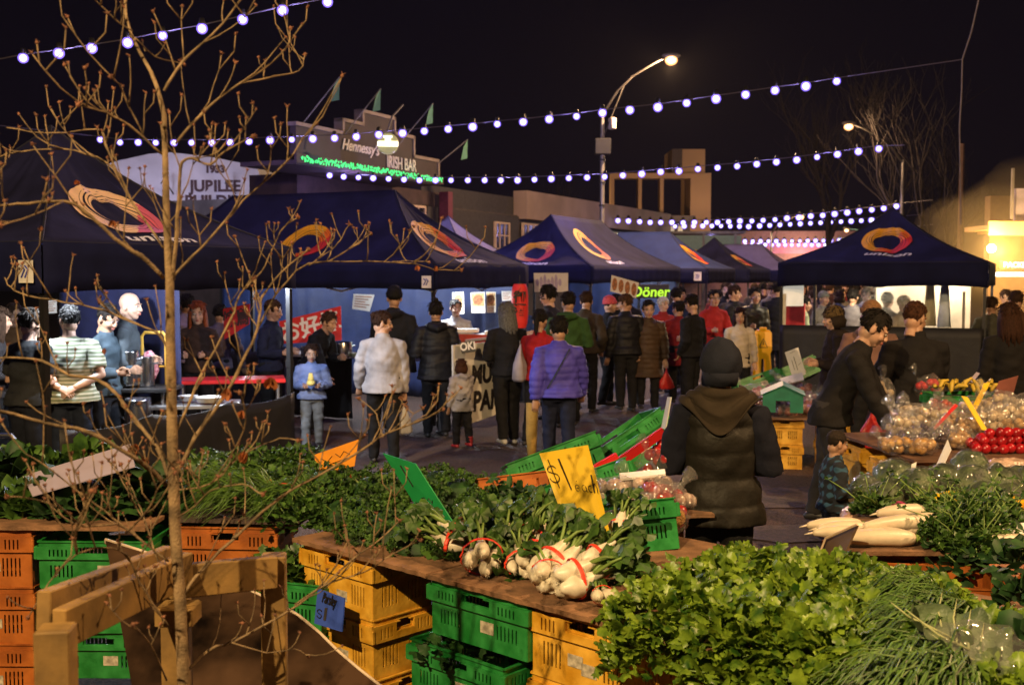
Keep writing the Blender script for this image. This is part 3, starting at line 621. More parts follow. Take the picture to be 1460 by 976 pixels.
def person(px, d, H, face, label, top=('jacket', 'black', (.012, .012, .014)), leg=('black', (.01, .01, .012)), hair=('short', (.012, .009, .008)), sk='a', arms=('down', 'down'), lean=0, head=(0, 0), build=1.0, coat=None, walk=0, hood=False, group=None, shoe=(.02, .018, .018), face_on=None, pants=True, bag=None, headk=1.0, sleeve=None, pos=None, det=1, collar=True, boots=None, quilt=None, z0=0):
    """px, d: where the feet stand (image column, distance); face: 0 looks at the camera, 180 away, 90 to the right."""
    if walk == 0: walk = PR.uniform(-.5, .5)
    if lean == 0: lean = PR.uniform(-1, 5)
    if head == (0, 0): head = (PR.uniform(-14, 14) if face_on else PR.uniform(-32, 32), PR.uniform(-2, 13))
    arms = tuple(PR.choice(('down', 'swing', 'swingb', 'pocket', 'carry')) if a == 'down' else a for a in arms); face += PR.uniform(-8, 8)
    if pos: x, y = pos
    else: x, y = P(px, 500, d).x, d
    E = empty('person', (x, y, z0), R(face), label, 'person', group)
    k = H; hk = headk*H*.142/.235*(1.0 if H > 1.4 else 1.0+.25*(1.4-H))
    hip = V((0, 0, .515*k)); La = R(lean); rx = Matrix.Rotation(La, 3, 'X')
    def B(p): p = V(p); return hip+rx @ (p-hip) if p.z > hip.z else p
    sh = .112*k*(.72+.28*build); pad = .0095 if quilt is None else .017
    b2 = build
    TOR = [(.475, .072, .062), (.50, .094, .07), (.545, .098, .073), (.60, .086*b2, .064*b2), (.66, .090*b2, .068*b2), (.72, .098*b2**.5, .072*b2**.6), (.765, .100*b2**.4, .066), (.795, .082, .054), (.815, .058, .045), (.83, .042, .038)]
    bod = MB(); T = lambda r, p: (r[0]*k+p, r[1]*k+p)
    tp = [B((0, (.004 if .6 < r[0] < .8 else 0)*k, r[0]*k)) for r in TOR]
    bod.tube(tp, [T((r[1], r[2]), -.009) for r in TOR], 18, side=(1, 0, 0))
    nb, nt_ = B((0, .004*k, .81*k)), B((0, -.008*k, .885*k)); bod.tube([nb, nt_], [.036*k, .031*k], 12, side=(1, 0, 0))
    tee = top[0] == 'shirt' and not collar; clo = MB(); pan = MB(); sho = MB(); sl = MB()
    hands = []
    for sd, an in ((-1, arms[0]), (1, arms[1])):
        d1, d2 = ARMS[an]; S = B((sd*sh*.92, .002*k, .777*k))
        v1 = V((sd*d1[0], -d1[1], d1[2])).normalized(); v2 = V((sd*d2[0], -d2[1], d2[2])).normalized()
        El = S+v1*.168*k; Wr = El+v2*.148*k
        pts = [S, S.lerp(El, .5), El, El.lerp(Wr, .5), Wr]; rr = [.024, .026, .025, .023, .017]
        bod.tube(pts, [r*k for r in rr], 10, rnd=True)
        tgt = sl if sleeve else clo
        sp = [B((sd*sh*.45, 0, .797*k)), S+V((0, 0, 0))]+pts[1:4]+([El.lerp(Wr, 1.0)] if not tee else [])
        if tee: sp = sp[:3]+[S.lerp(El, .8)]
        q = 1.0 if build < 1.1 else 1.12
        rs_ = [(.026*k+pad*.5), (.036*k*q+pad), (.036*k*q+pad), (.033*k*q+pad), (.030*k*q+pad), (.0235*k+pad)]; tgt.tube(sp, rs_[:len(sp)], 12, rnd=False)
        z = -v2; xx = V((1, 0, 0)) if abs(z.x) < .9 else V((0, 1, 0)); yv = z.cross(xx).normalized(); xv = yv.cross(z)
        if an in ('hold', 'fold', 'phone'): xv, yv = V((0, 0, -1*sd)), z.cross(V((0, 0, -1*sd))).normalized(); xv = yv.cross(z).normalized()
        Mh = Matrix(((xv.x, yv.x, z.x, Wr.x), (xv.y, yv.y, z.y, Wr.y), (xv.z, yv.z, z.z, Wr.z), (0, 0, 0, 1))); hands.append((Mh, sd, an, Wr+v2*.09*k))
    for sd in (-1, 1):
        hp = V((sd*.052*k, 0, .50*k)); st = walk*sd
        kn = V((sd*.058*k, -.01*k-st*.09*k, .28*k)); an_ = V((sd*.06*k, .012*k-st*.15*k+(abs(st)*.03*k if st < 0 else 0), .045*k+(.02*k if st < 0 else 0)))
        bod.tube([hp, hp.lerp(kn, .5), kn, kn.lerp(an_, .35), an_], [(.05*k, .054*k), (.042*k, .046*k), .031*k, .032*k, .02*k], 12, side=(1, 0, 0), rnd=True)
        w = .012
        pan.tube([hp+V((-sd*.006*k, 0, .045*k)), hp, hp.lerp(kn, .5), kn, kn.lerp(an_, .4), an_+V((0, 0, -.012*k))], [(.05*k+w, .06*k+w), (.052*k+w, .058*k+w), (.046*k+w, .05*k+w), (.037*k+w, .039*k+w), (.034*k+w, .037*k+w), (.028*k+w, .032*k+w)], 14, side=(1, 0, 0))
        f = an_+V((0, 0, -.02*k)); zz = max(.0, an_.z-.045*k)
        sho.tube([V((f.x, f.y+.028*k, zz+.018*k)), V((f.x, f.y, zz+.024*k)), V((f.x, f.y-.05*k, zz+.02*k)), V((f.x+sd*.004*k, f.y-.095*k, zz+.014*k))], [(.02*k, .018*k), (.024*k, .024*k), (.027*k, .02*k), (.022*k, .013*k)], 12, side=(1, 0, 0), rnd=True)
        if boots: sho.tube([f+V((0, .004, .0)), f+V((0, .004, .09*k))], [.032*k, .036*k], 12)
    pan.tube([(0, 0, .46*k), (0, 0, .52*k), (0, 0, .57*k)], [(.09*k, .072*k), (.1*k+w, .076*k+w), (.088*b2*k+w, .066*b2*k+w)], 18, side=(1, 0, 0))
    jb = .49 if coat is None else coat
    low = [(jb, .112+.06*max(0, .49-jb), .09+.05*max(0, .49-jb)), (min(.53, jb+.05), .108, .084)] if jb < .5 else [(jb, .1, .075)]
    jt = [r for r in low if r[0] < .545]+[r for r in TOR[2:]]
    jt = [r for i, r in enumerate(jt) if r[0] >= jb]
    clo.tube([B((0, (.004 if .6 < r[0] < .8 else 0)*k, r[0]*k)) for r in jt], [(r[1]*k*(b2 if r[0] < .6 else 1)+pad, r[2]*k*(b2 if r[0] < .6 else 1)+pad) for r in jt], 22, side=(1, 0, 0))
    if collar: clo.tube([B((0, .003*k, .80*k)), B((0, -.004*k, .85*k))], [(.06*k, .05*k), (.043*k, .04*k)], 14, side=(1, 0, 0))
    if hood:                                        # hood lying on the shoulders and back
        clo.tube([B((-.055*k, .0*k, .815*k)), B((-.045*k, .055*k, .82*k)), B((0, .078*k, .80*k)), B((.045*k, .055*k, .82*k)), B((.055*k, .0*k, .815*k))], [(.02*k, .03*k), (.028*k, .04*k), (.034*k, .055*k), (.028*k, .04*k), (.02*k, .03*k)], 10, side=(0, 0, 1), rnd=True)
    vs = .0125*max(.8, k/1.7)*(1.0 if det else 1.5)
    Q = dict(E=E, body=voxel(bod.mesh('b', DM), vs, 1), clo=voxel(clo.mesh('c', DM), vs, 2), pan=voxel(pan.mesh('p', DM), vs, 2) if pants else None, sho=voxel(sho.mesh('s', DM), vs*.8, 1), sl=voxel(sl.mesh('s', DM), vs, 2) if sleeve else None,
             hands=hands, k=k, hk=hk, B=B, head=head, sk=sk, top=top, leg=leg, hair=hair, quilt=quilt, shoe=shoe, face_on=face_on, La=lean, sleeve=sleeve, bag=bag, hipz=hip.z, bare=False)
    QUEUE.append(Q); return Q
def finish_people():
    obs = [HEAD_O]+[q[n] for q in QUEUE for n in ('body', 'clo', 'pan', 'sho', 'sl') if q[n]]
    mes = bake(obs); it = iter(mes); hm = next(it); hv = arr(hm).copy(); hf = [tuple(p.vertices) for p in hm.polygons]
    for q in QUEUE:
        for n in ('body', 'clo', 'pan', 'sho', 'sl'):
            if q[n]: q[n] = next(it)
    for qi, q in enumerate(QUEUE):
        E, k, hk = q['E'], q['k'], q['hk']; rs = np.random.RandomState(qi); B = q['B']
        HC = B((0, -.012*k, .918*k)); tilt = R(q['La']*.55)
        MH = Matrix.Translation(HC) @ Matrix.Rotation(R(q['head'][0]), 4, 'Z') @ Matrix.Rotation(tilt+R(q['head'][1]), 4, 'X') @ Matrix.Scale(hk, 4)
        m = MB(); bm = q['body']; m.v = [tuple(x) for x in arr(bm)]; m.f = [tuple(p.vertices) for p in bm.polygons]; m.m = [0]*len(m.f)
        m.add([tuple(x) for x in hv], hf, 0, MH)
        for Mh, sd, an, _ in q['hands']: hand(m, Mh, k/1.75, {'down': .35, 'carry': 1.0, 'reach': .45, 'hold': .8, 'phone': .9}.get(an, .5), sd)
        sk = skin(q['sk']); bo = m.build('body', sk, E, smooth=True); bpy.data.meshes.remove(bm)
        def dress(name, me, matl, amp, quilt=None):
            v = arr(me).copy(); nn = np.empty(len(v)*3, np.float32); me.vertices.foreach_get('normal', nn); nn = nn.reshape(-1, 3)
            ph = rs.rand(6)*6; s = 1.75/k
            x, y, z = v[:, 0]*s, v[:, 1]*s, v[:, 2]*s
            dsp = amp*(np.sin(z*34+x*13+ph[0])*np.sin(x*17+y*21+ph[1])+.8*np.sin(z*55+y*31+x*9+ph[2])*np.sin(y*15+x*27-z*12+ph[3]))
            if quilt: dsp = dsp*.5+quilt[1]*(np.abs(np.sin(math.pi*z/quilt[0]+.25*np.sin(x*5)))**.55-.6)
            v += nn*dsp[:, None]; me.vertices.foreach_set('co', v.ravel()); me.materials.clear(); me.materials.append(matl); me.update()
            return put(name, me, E)
        t = q['top']; dress({'jacket': 'jacket', 'coat': 'coat', 'shirt': 'shirt', 'vest': 'padded_vest', 'sweater': 'sweater'}[t[0]], q['clo'], t[3] if len(t) > 3 else cloth(t[1], t[2], .55 if q['quilt'] else .9), .0055, q['quilt'])
        if q['sl']: dress('sleeves', q['sl'], cloth(q['sleeve'][0], q['sleeve'][1]), .004)
        if q['pan']: dress('trousers', q['pan'], q['leg'][2] if len(q['leg']) > 2 else cloth(q['leg'][0], q['leg'][1]), .0035)
        dress('shoes', q['sho'], mat('shoe_%.2f_%.2f_%.2f' % q['shoe'], q['shoe'], .5), 0)
        if q['hair'] and q['hair'][0] in HAIR:
            o = put({'beanie': 'beanie', 'cap': 'cap'}.get(q['hair'][0], 'hair'), HAIR[q['hair'][0]], E, mt=mat('hair_%.3f_%.3f_%.3f' % q['hair'][1], q['hair'][1], .75, var=.35, nscale=60, bump=.3, bscale=150, spec=.15)); o.matrix_local = MH
            if q['hair'][0] in ('beanie', 'cap') and len(q['hair']) > 2:
                o = put('hair', HAIR['under' if q['hair'][2] == 'short' else q['hair'][2]], E, mt=mat('hair_under', (.02, .014, .01), .75, spec=.15)); o.matrix_local = MH @ Matrix.Scale(.985, 4)
        if q['face_on']:
            for s in (-1, 1):
                o = put('eye', ME_EYE, E); o.matrix_local = MH @ Matrix.Translation((s*.031, -.0835, .008)) @ Matrix.Rotation(s*.25, 4, 'Z') @ Matrix.Scale(1.15, 4)
                o = put('eyebrow', ME_BROW, E, mt=mat('brow', (.03, .02, .015), .8)); o.matrix_local = MH @ Matrix.Translation((s*.032, -.089, .031)) @ Matrix.Scale(1, 4) @ Matrix.Scale(s, 4, (1, 0, 0))
            o = put('lips', ME_LIP, E); o.matrix_local = MH @ Matrix.Translation((0, -.1, -.055))
            if q['face_on'] == 'glasses':
                g = MB()
                for s in (-1, 1): g.tube([(s*.032+.022*math.cos(a*.5236), -.103, .006+.017*math.sin(a*.5236)) for a in range(13)], .0022, 5, cap=False); g.tube([(s*.054, -.1, .01), (s*.078, .0, .006)], .002, 5)
                g.tube([(-.01, -.105, .01), (.01, -.105, .01)], .002, 5); o = g.build('glasses', mt_black, E); o.matrix_local = MH
PU = (.09, .008)
BLK = (.010, .010, .013)
def hw(Q, i):                                        # world position of a person's hand
    E = Q['E']; return Matrix.Rotation(E.rotation_euler.z, 3, 'Z') @ Q['hands'][i][3] + V(E.location)
HB, HBR, HGY, HRED = (.010, .008, .007), (.035, .018, .01), (.2, .19, .18), (.22, .05, .012)
# --- right foreground: man in padded vest seen from behind
M1 = person(1028, 5.8, 1.635, 178, 'person in dark padded vest, draped brown hood and navy beanie seen from behind', top=('vest', 'brown_black', (.014, .0125, .010)), sleeve=('navy_sleeve', (.008, .009, .018)), hair=None, arms=('hold', 'hold'), build=1.2, quilt=(.145, .014), coat=.44, hood=False, headk=1.06, det=1)
PW = person(797, 11.3, 1.57, 186, 'woman in bright violet blue padded jacket with thin diagonal strap seen from behind', top=('jacket', 'violet_blue', (.07, .06, .42)), leg=('denim', (.012, .016, .04)), hair=('short', HB), arms=('swing', 'swingb'), build=1.3, quilt=(.075, .009), headk=1.12, walk=.5)
GW = person(546, 11.8, 1.62, 190, 'woman in pale grey fleece jacket and black trousers looking left', top=('jacket', 'pale_grey_fleece', (.34, .33, .37)), hair=('bun', (.03, .014, .01)), arms=('carry', 'swing'), build=1.18, head=(-85, 8), walk=.5, coat=.47, face_on=1, sk='b')
BM = person(562, 14.0, 1.86, 165, 'tall man in black hooded coat and black beanie at the food counter', top=('coat', 'black_coat', BLK), hair=('beanie', (.008, .008, .01), 'short'), arms=('hold', 'down'), build=1.35, hood=True, coat=.42)
BW = person(622, 13.7, 1.68, 185, 'woman in black puffer coat with black topknot seen from behind', top=('coat', 'black_puffer', BLK), hair=('topknot', HB), arms=('hold', 'hold'), build=1.15, quilt=PU, coat=.43, hood=True)
TD = person(659, 12.9, 1.02, 205, 'toddler in pale hooded top, dark shorts and red patterned boots', top=('jacket', 'pale_grey_hoodie', (.36, .34, .36)), leg=('dark_shorts', (.012, .012, .016)), hair=('bob', (.05, .02, .01)), arms=('reach', 'down'), boots=True, shoe=(.45, .03, .04), hood=True, build=1.1, coat=.42, walk=.3)
person(640, 13.9, 1.5, 200, 'person in mauve grey coat bending beside the toddler', top=('coat', 'mauve_grey', (.12, .09, .09)), leg=('grey_leg', (.14, .13, .14)), hair=('bob', HBR), arms=('hold', 'hold'), lean=38)
WB = person(724, 13.1, 1.68, 196, 'woman in black jacket with silver streaked hair and a pale bag at her hip', top=('jacket', 'black_a', BLK), hair=('long', (.10, .10, .10)), arms=('hold', 'hold'), shoe=(.5, .5, .5), head=(20, 5), build=1.05)
person(768, 12.9, 1.6, 150, 'woman with black ponytail in a red jacket behind the violet jacket', top=('jacket', 'red_jacket', (.3, .012, .015)), hair=('pony', HB), arms=('hold', 'hold'), head=(20, 18))
person(809, 14.6, 1.78, 175, 'man in green hooded parka just behind the violet jacket', top=('coat', 'green_parka', (.03, .075, .02)), hair=('short', HB), arms=('hold', 'down'), hood=True, build=1.2, coat=.4)
person(789, 15.5, 1.86, 250, 'tall man in glasses under the white hanging poster', top=('jacket', 'dark_b', (.02, .02, .03)), hair=('messy', HB), arms=('hold', 'hold'), face_on='glasses', head=(-20, 12), sk='d')
person(834, 16.2, 1.76, 150, 'man carrying a dark backpack beside the gazebo post', top=('jacket', 'brown_c', (.04, .03, .02)), hair=('short', HBR), arms=('down', 'hold'), build=1.1)
person(866, 17.0, 1.68, 110, 'person in pink and white knitted beanie by the gazebo leg', top=('jacket', 'black_d', BLK), hair=('beanie', (.5, .08, .1), 'short'), arms=('hold', 'down'), sk='b', face_on=1)
person(893, 16.3, 1.72, 200, 'person in shiny black puffer jacket under the tilted food poster', top=('jacket', 'black_puffer_e', BLK), hair=('short', (.06, .03, .015)), arms=('hold', 'down'), build=1.15, quilt=PU, head=(60, 10))
person(877, 17.3, 1.7, 170, 'person in long black coat behind the shiny puffer jacket', top=('coat', 'black_f', BLK), hair=('short', HB), arms=('down', 'down'), coat=.33)
BC = person(924, 16.4, 1.62, 8, 'woman in long brown quilted coat facing the camera with a red bag', top=('coat', 'brown_quilted', (.055, .032, .018)), hair=('bun', HB), arms=('pocket', 'down'), coat=.31, quilt=(.075, .008), face_on=1, sk='b', build=1.15, headk=1.08)
person(945, 18.9, 1.62, 20, 'white haired old woman in a red coat over a brown coated shoulder', top=('coat', 'red_coat_g', (.25, .02, .02)), hair=('curly', (.5, .48, .45)), arms=('hold', 'hold'), face_on=1, sk='d', coat=.35)
person(986, 15.9, 1.72, 235, 'man in black jacket bending his head beside the hooded shopper', top=('jacket', 'black_h', BLK), hair=('short', HB), arms=('hold', 'down'), build=1.2, head=(-20, 20), sk='b', face_on=1)
person(962, 19.5, 1.78, 150, 'man in navy jacket turned toward the lit doner sign', top=('jacket', 'navy_i', (.012, .02, .06)), hair=('short', HB), arms=('hold', 'hold'))
person(968, 17.2, 1.6, 190, 'person in dark red coat partly behind the bending man', top=('coat', 'dark_red_j', (.16, .01, .015)), hair=('short', HB), arms=('down', 'down'), coat=.38)
person(1017, 18.6, 1.74, 15, 'young man in red v neck sweater and glasses facing the camera', top=('sweater', 'red_k', (.32, .02, .02)), hair=('short', HB), arms=('hold', 'down'), face_on='glasses', sk='b', build=1.05, headk=1.08)
person(1040, 19.6, 1.82, 70, 'man in dark suit jacket seen in profile behind the red sweater', top=('jacket', 'dark_l', (.015, .015, .018)), hair=('short', HBR), arms=('down', 'down'), face_on=1, sk='d')
person(1074, 19.9, 1.76, 10, 'young man in dark olive leather jacket behind the yellow floor sign', top=('jacket', 'olive_m', (.03, .03, .018), mat('olive_leather', (.025, .025, .016), .4)), hair=('messy', HB), arms=('hold', 'down'), face_on=1, sk='b', build=1.05, headk=1.08)
GL = person(1054, 16.6, 1.5, 5, 'girl with long dark hair in a cream cardigan facing the camera', top=('coat', 'cream_cardigan', (.5, .44, .36)), leg=('black_jeans', (.01, .01, .012)), hair=('long', (.02, .008, .008)), arms=('down', 'down'), face_on=1, sk='b', coat=.42, walk=.5, headk=1.1)
person(1106, 20.6, 1.86, 170, 'tall person in long black coat left of the black stall front', top=('coat', 'black_n', BLK), hair=('short', HB), arms=('down', 'hold'), coat=.33, build=1.1)
# --- right side shoppers
LM = person(1186, 8.75, 1.80, 62, 'young man in black jacket leaning over the onion stall', top=('jacket', 'black_o', (.013, .012, .013)), leg=('charcoal', (.03, .028, .03)), hair=('short', HB), arms=('reach', 'reach'), lean=24, head=(8, 22), sk='b', face_on=1, headk=1.02, build=1.05, coat=.46)
person(1307, 9.4, 1.78, 168, 'broad man in black jacket with short brown hair behind the onions', top=('jacket', 'black_p', (.012, .011, .012)), hair=('crop', (.05, .02, .01)), arms=('reach', 'down'), build=1.35, head=(-45, 18), sk='a', face_on=1, lean=4)
person(1240, 11.3, 1.74, 170, 'man in dusty pink hoodie and tan knitted cap', top=('jacket', 'dusty_pink', (.2, .11, .09)), hair=('beanie', (.25, .13, .06), 'short'), arms=('down', 'hold'), build=1.25, hood=True, head=(40, 0))
person(1192, 12.2, 1.66, 260, 'woman in olive beanie and black scarf with pale striped leggings', top=('coat', 'black_q', (.02, .014, .012)), leg=('stripes', (.4, .45, .5), None), hair=('beanie', (.09, .06, .025), 'bob'), arms=('hold', 'hold'), build=1.25, face_on=1, sk='d', coat=.42, hood=True)
BY = person(1192, 7.15, 1.0, 85, 'small boy in dark cap and blue checked jacket beside the stall', top=('jacket', 'blue_check', (.02, .05, .12), None), hair=('cap', (.025, .018, .014), 'short'), arms=('hold', 'hold'), face_on=1, sk='a', headk=1.0, build=1.15)
person(1441, 10.8, 1.73, 175, 'long haired woman in black coat at the right edge', top=('coat', 'black_r', (.01, .009, .009)), hair=('long', (.03, .012, .006)), arms=('hold', 'down'), coat=.34, build=1.05)
person(1452, 15.5, 1.78, 190, 'person in brown jacket under the takeaway lamp', top=('jacket', 'brown_s', (.08, .04, .02)), hair=('short', HBR), arms=('down', 'down'))
person(1412, 17.0, 1.66, 150, 'shopper in grey green jacket right of the black stall front', top=('jacket', 'grey_green_t', (.06, .06, .04)), hair=('messy', HBR), arms=('hold', 'hold'))
person(1430, 19.0, 1.75, 10, 'shopper in tan jacket facing out from the takeaway shop', top=('jacket', 'tan_u', (.2, .12, .06)), hair=('short', HBR), arms=('down', 'hold'), face_on=1)
# --- left stall
KB = person(444, 12.75, 1.2, 4, 'small boy in light blue sweatshirt holding yellow food in both hands', top=('sweater', 'light_blue', (.20, .27, .55)), leg=('pale_grey_pants', (.17, .2, .25)), hair=('messy', (.03, .015, .01)), arms=('hold', 'hold'), face_on=1, sk='d', headk=1.06, build=1.2)
SP = person(99, 10.2, 1.73, 195, 'man in pale green striped polo shirt with hands behind him', top=('shirt', 'striped', (.4, .45, .35), None), leg=('dark_jeans', (.01, .015, .03)), hair=('crop', (.014, .014, .015)), arms=('behind', 'behind'), build=1.3, sk='d', collar=False)
person(37, 10.0, 1.7, 160, 'man in charcoal t-shirt left of the striped polo shirt', top=('shirt', 'charcoal_tee', (.02, .022, .025)), leg=('dark_jeans2', (.01, .012, .02)), hair=('messy', HB), arms=('hold', 'hold'), sk='d', collar=False, build=1.15)
person(148, 10.75, 1.72, 70, 'young man in open denim shirt looking down right of the striped polo', top=('jacket', 'denim_shirt', (.05, .075, .1)), leg=('dark_v', (.012, .014, .02)), hair=('short', HB), arms=('hold', 'hold'), head=(-10, 25), face_on=1, sk='a')
person(177, 11.1, 1.84, 100, 'bald old man in grey blue jacket under the lamp', top=('jacket', 'grey_blue_w', (.06, .075, .09)), leg=('dark_w', (.012, .014, .02)), hair=('none', HB), arms=('hold', 'down'), face_on=1, sk='d', head=(-20, 5))
person(235, 12.6, 1.5, 265, 'child in profile with grey top beside the steel urns', top=('sweater', 'grey_x', (.08, .09, .08)), hair=('bob', HBR), arms=('hold', 'hold'), face_on=1, sk='d')
person(283, 13.6, 1.66, 5, 'red haired woman with fringe in dark brown coat facing the camera', top=('coat', 'dark_brown_y', (.04, .022, .018)), hair=('long', HRED), arms=('hold', 'hold'), face_on=1, sk='d', headk=1.1)
person(266, 14.6, 1.75, 200, 'person in pale mauve top behind the red haired woman', top=('jacket', 'mauve_z', (.3, .27, .38)), hair=('short', HB), arms=('hold', 'down'))
person(312, 14.4, 1.62, 175, 'person in grey jacket between the red haired woman and the red poster', top=('jacket', 'grey_aa', (.12, .1, .13)), hair=('short', HB), arms=('down', 'down'))
person(384, 13.6, 1.7, 80, 'cook in navy top beside the red banner', top=('jacket', 'navy_bb', (.012, .015, .04)), hair=('short', HBR), arms=('hold', 'hold'), face_on=1, sk='b', head=(0, 10))
person(441, 14.1, 1.62, 60, 'cook in black bending over the counter behind the small boy', top=('jacket', 'black_cc', BLK), hair=('messy', HBR), arms=('reach', 'hold'), lean=28)
person(-12, 10.6, 1.7, 120, 'person in dark jacket cut by the left edge', top=('jacket', 'dark_dd', (.02, .018, .02)), hair=('long', HBR), arms=('hold', 'hold'))
person(22, 12.6, 1.68, 30, 'person in brown top at the back of the left stall', top=('jacket', 'brown_ee', (.1, .05, .02)), hair=('short', HBR), arms=('hold', 'hold'), face_on=1)
person(742, 17.6, 1.66, 20, 'vendor in blue shirt right of the red lantern', top=('shirt', 'blue_ff', (.03, .06, .2)), hair=('short', HB), arms=('hold', 'hold'), face_on=1, sk='b')
person(650, 16.6, 1.64, 10, 'vendor in white top between the black puffer coat and posters', top=('shirt', 'white_gg', (.4, .4, .42)), hair=('short', HB), arms=('hold', 'hold'), face_on=1, sk='b')
# --- inside and behind the right gazebo
for (px, d, H, fa, hr, c, lb) in ((1141, 19.3, 1.62, 90, ('short', HB), (.25, .3, .2), 'vendor in pale green top at the left inside the right gazebo'), (1172, 20.5, 1.7, 30, ('beanie', (.15, .15, .13), 'short'), (.2, .18, .15), 'shopper in grey hat seen through the right gazebo'),
        (1160, 22.5, 1.7, 200, ('short', HBR), (.15, .1, .08), 'far shopper in brown seen low through the right gazebo'), (1214, 19.6, 1.74, 150, ('messy', HB), (.14, .13, .14), 'man in grey jacket seen through the right gazebo'), (1262, 18.2, 1.72, 120, ('short', HB), (.10, .09, .1), 'dark haired man seen through the right gazebo centre'),
        (1285, 17.9, 1.66, 40, ('curly', (.4, .28, .12)), (.3, .26, .2), 'blond curly haired woman behind the black counter'), (1232, 21.8, 1.74, 0, ('short', HBR), (.3, .3, .3), 'shopper in white seen far through the right gazebo'), (1195, 22.5, 1.68, 180, ('bob', HBR), (.1, .12, .2), 'shopper in blue grey seen far through the right gazebo')):
    person(px, d, H, fa, lb, top=('jacket', 'r%d' % px, c), hair=hr, arms=('hold', 'down'), face_on=1 if fa < 100 else None, det=0)
# --- far crowd down the street
cols = [(.012, .012, .015), (.03, .012, .012), (.015, .02, .04), (.05, .04, .035), (.11, .015, .015), (.02, .03, .02), (.10, .09, .09)]
FAR = []
for i in range(66):
    u = 20.2+i*.47+rn(-.25, .25); v = -7.0+3.1*((i*.618) % 1); p = UV(u, v)
    c = cols[(i*3) % 7]; hk_ = ['short', 'messy', 'bob', 'beanie', 'short', 'long'][i % 6]
    FAR.append(person(0, 0, rn(1.6, 1.84), [0, 180, 30, 200, 90, 160, 340][i % 7], 'far crowd', top=('jacket', 'far%d' % ((i*3) % 7), c), hair=(hk_, [HB, HBR][i % 2], 'short'), arms=('down', 'hold'), pos=(p.x, p.y), det=0, face_on=1 if i % 7 in (0, 2) else None, group='figures in the far crowd', sk='abcd'[i % 4]))
    FAR[-1]['E']['cn'] = (['black', 'dark plum', 'navy', 'taupe', 'dark red', 'dark green', 'grey'][(i*3) % 7]+' jacket', ['short hair', 'messy hair', 'bobbed hair', 'a knitted cap', 'short hair', 'long hair'][i % 6])[0]+' and '+['short hair', 'messy hair', 'bobbed hair', 'a knitted cap', 'short hair', 'long hair'][i % 6]
FAR.sort(key=lambda q: q['E'].location.x/q['E'].location.y)
for i, q in enumerate(FAR):
    e = q['E']; e['label'] = 'far crowd figure in %s, %d%s from the left' % (e['cn'], i+1, {1: 'st', 2: 'nd', 3: 'rd', 21: 'st', 22: 'nd', 23: 'rd', 31: 'st', 32: 'nd', 33: 'rd', 41: 'st', 42: 'nd', 43: 'rd', 51: 'st', 52: 'nd', 53: 'rd', 61: 'st', 62: 'nd', 63: 'rd'}.get(i+1, 'th')); del e['cn']
# patterned cloths
def band_mat(name, c1, c2, axis='Z', n=22, check=False):
    m = bpy.data.materials.new(name); m.use_nodes = True; t = m.node_tree; b = t.nodes['Principled BSDF']; b.inputs['Roughness'].default_value = .9
    tcn = t.nodes.new('ShaderNodeTexCoord'); 
    def wv(ax, s):
        q = t.nodes.new('ShaderNodeTexWave'); q.bands_direction = ax; q.inputs['Scale'].default_value = s; q.inputs['Distortion'].default_value = .4; t.links.new(tcn.outputs['Object'], q.inputs['Vector']); return q
    a = wv(axis, n); r = t.nodes.new('ShaderNodeValToRGB'); r.color_ramp.elements[0].position = .55; r.color_ramp.elements[1].position = .7; r.color_ramp.elements[0].color = (*c1, 1); r.color_ramp.elements[1].color = (*c2, 1)
    src = a.outputs['Fac']
    if check:
        b2 = wv('X', n); b3 = wv('Y', n); mm = t.nodes.new('ShaderNodeMath'); mm.operation = 'ADD'; t.links.new(a.outputs['Fac'], mm.inputs[0]); t.links.new(b2.outputs['Fac'], mm.inputs[1])
        m3 = t.nodes.new('ShaderNodeMath'); m3.operation = 'MULTIPLY'; m3.inputs[1].default_value = .5; t.links.new(mm.outputs[0], m3.inputs[0]); src = m3.outputs[0]
    t.links.new(src, r.inputs[0]); t.links.new(r.outputs[0], b.inputs['Base Color']); return m
PAT = {'striped': band_mat('striped_polo', (.17, .2, .13), (.46, .48, .4), 'Z', 9), 'blue_check': band_mat('blue_check', (.008, .012, .02), (.03, .09, .16), 'Z', 5.5, True), 'stripes': band_mat('striped_leggings', (.35, .42, .46), (.04, .05, .07), 'Z', 6)}
for q in QUEUE:
    if q['top'][1] in PAT: q['top'] = (q['top'][0], q['top'][1], q['top'][2], PAT[q['top'][1]])
    if q['leg'][0] in PAT: q['leg'] = (q['leg'][0], q['leg'][1], PAT[q['leg'][0]])
    if len(q['top']) > 3 and q['top'][3] is None: q['top'] = q['top'][:3]
finish_people()
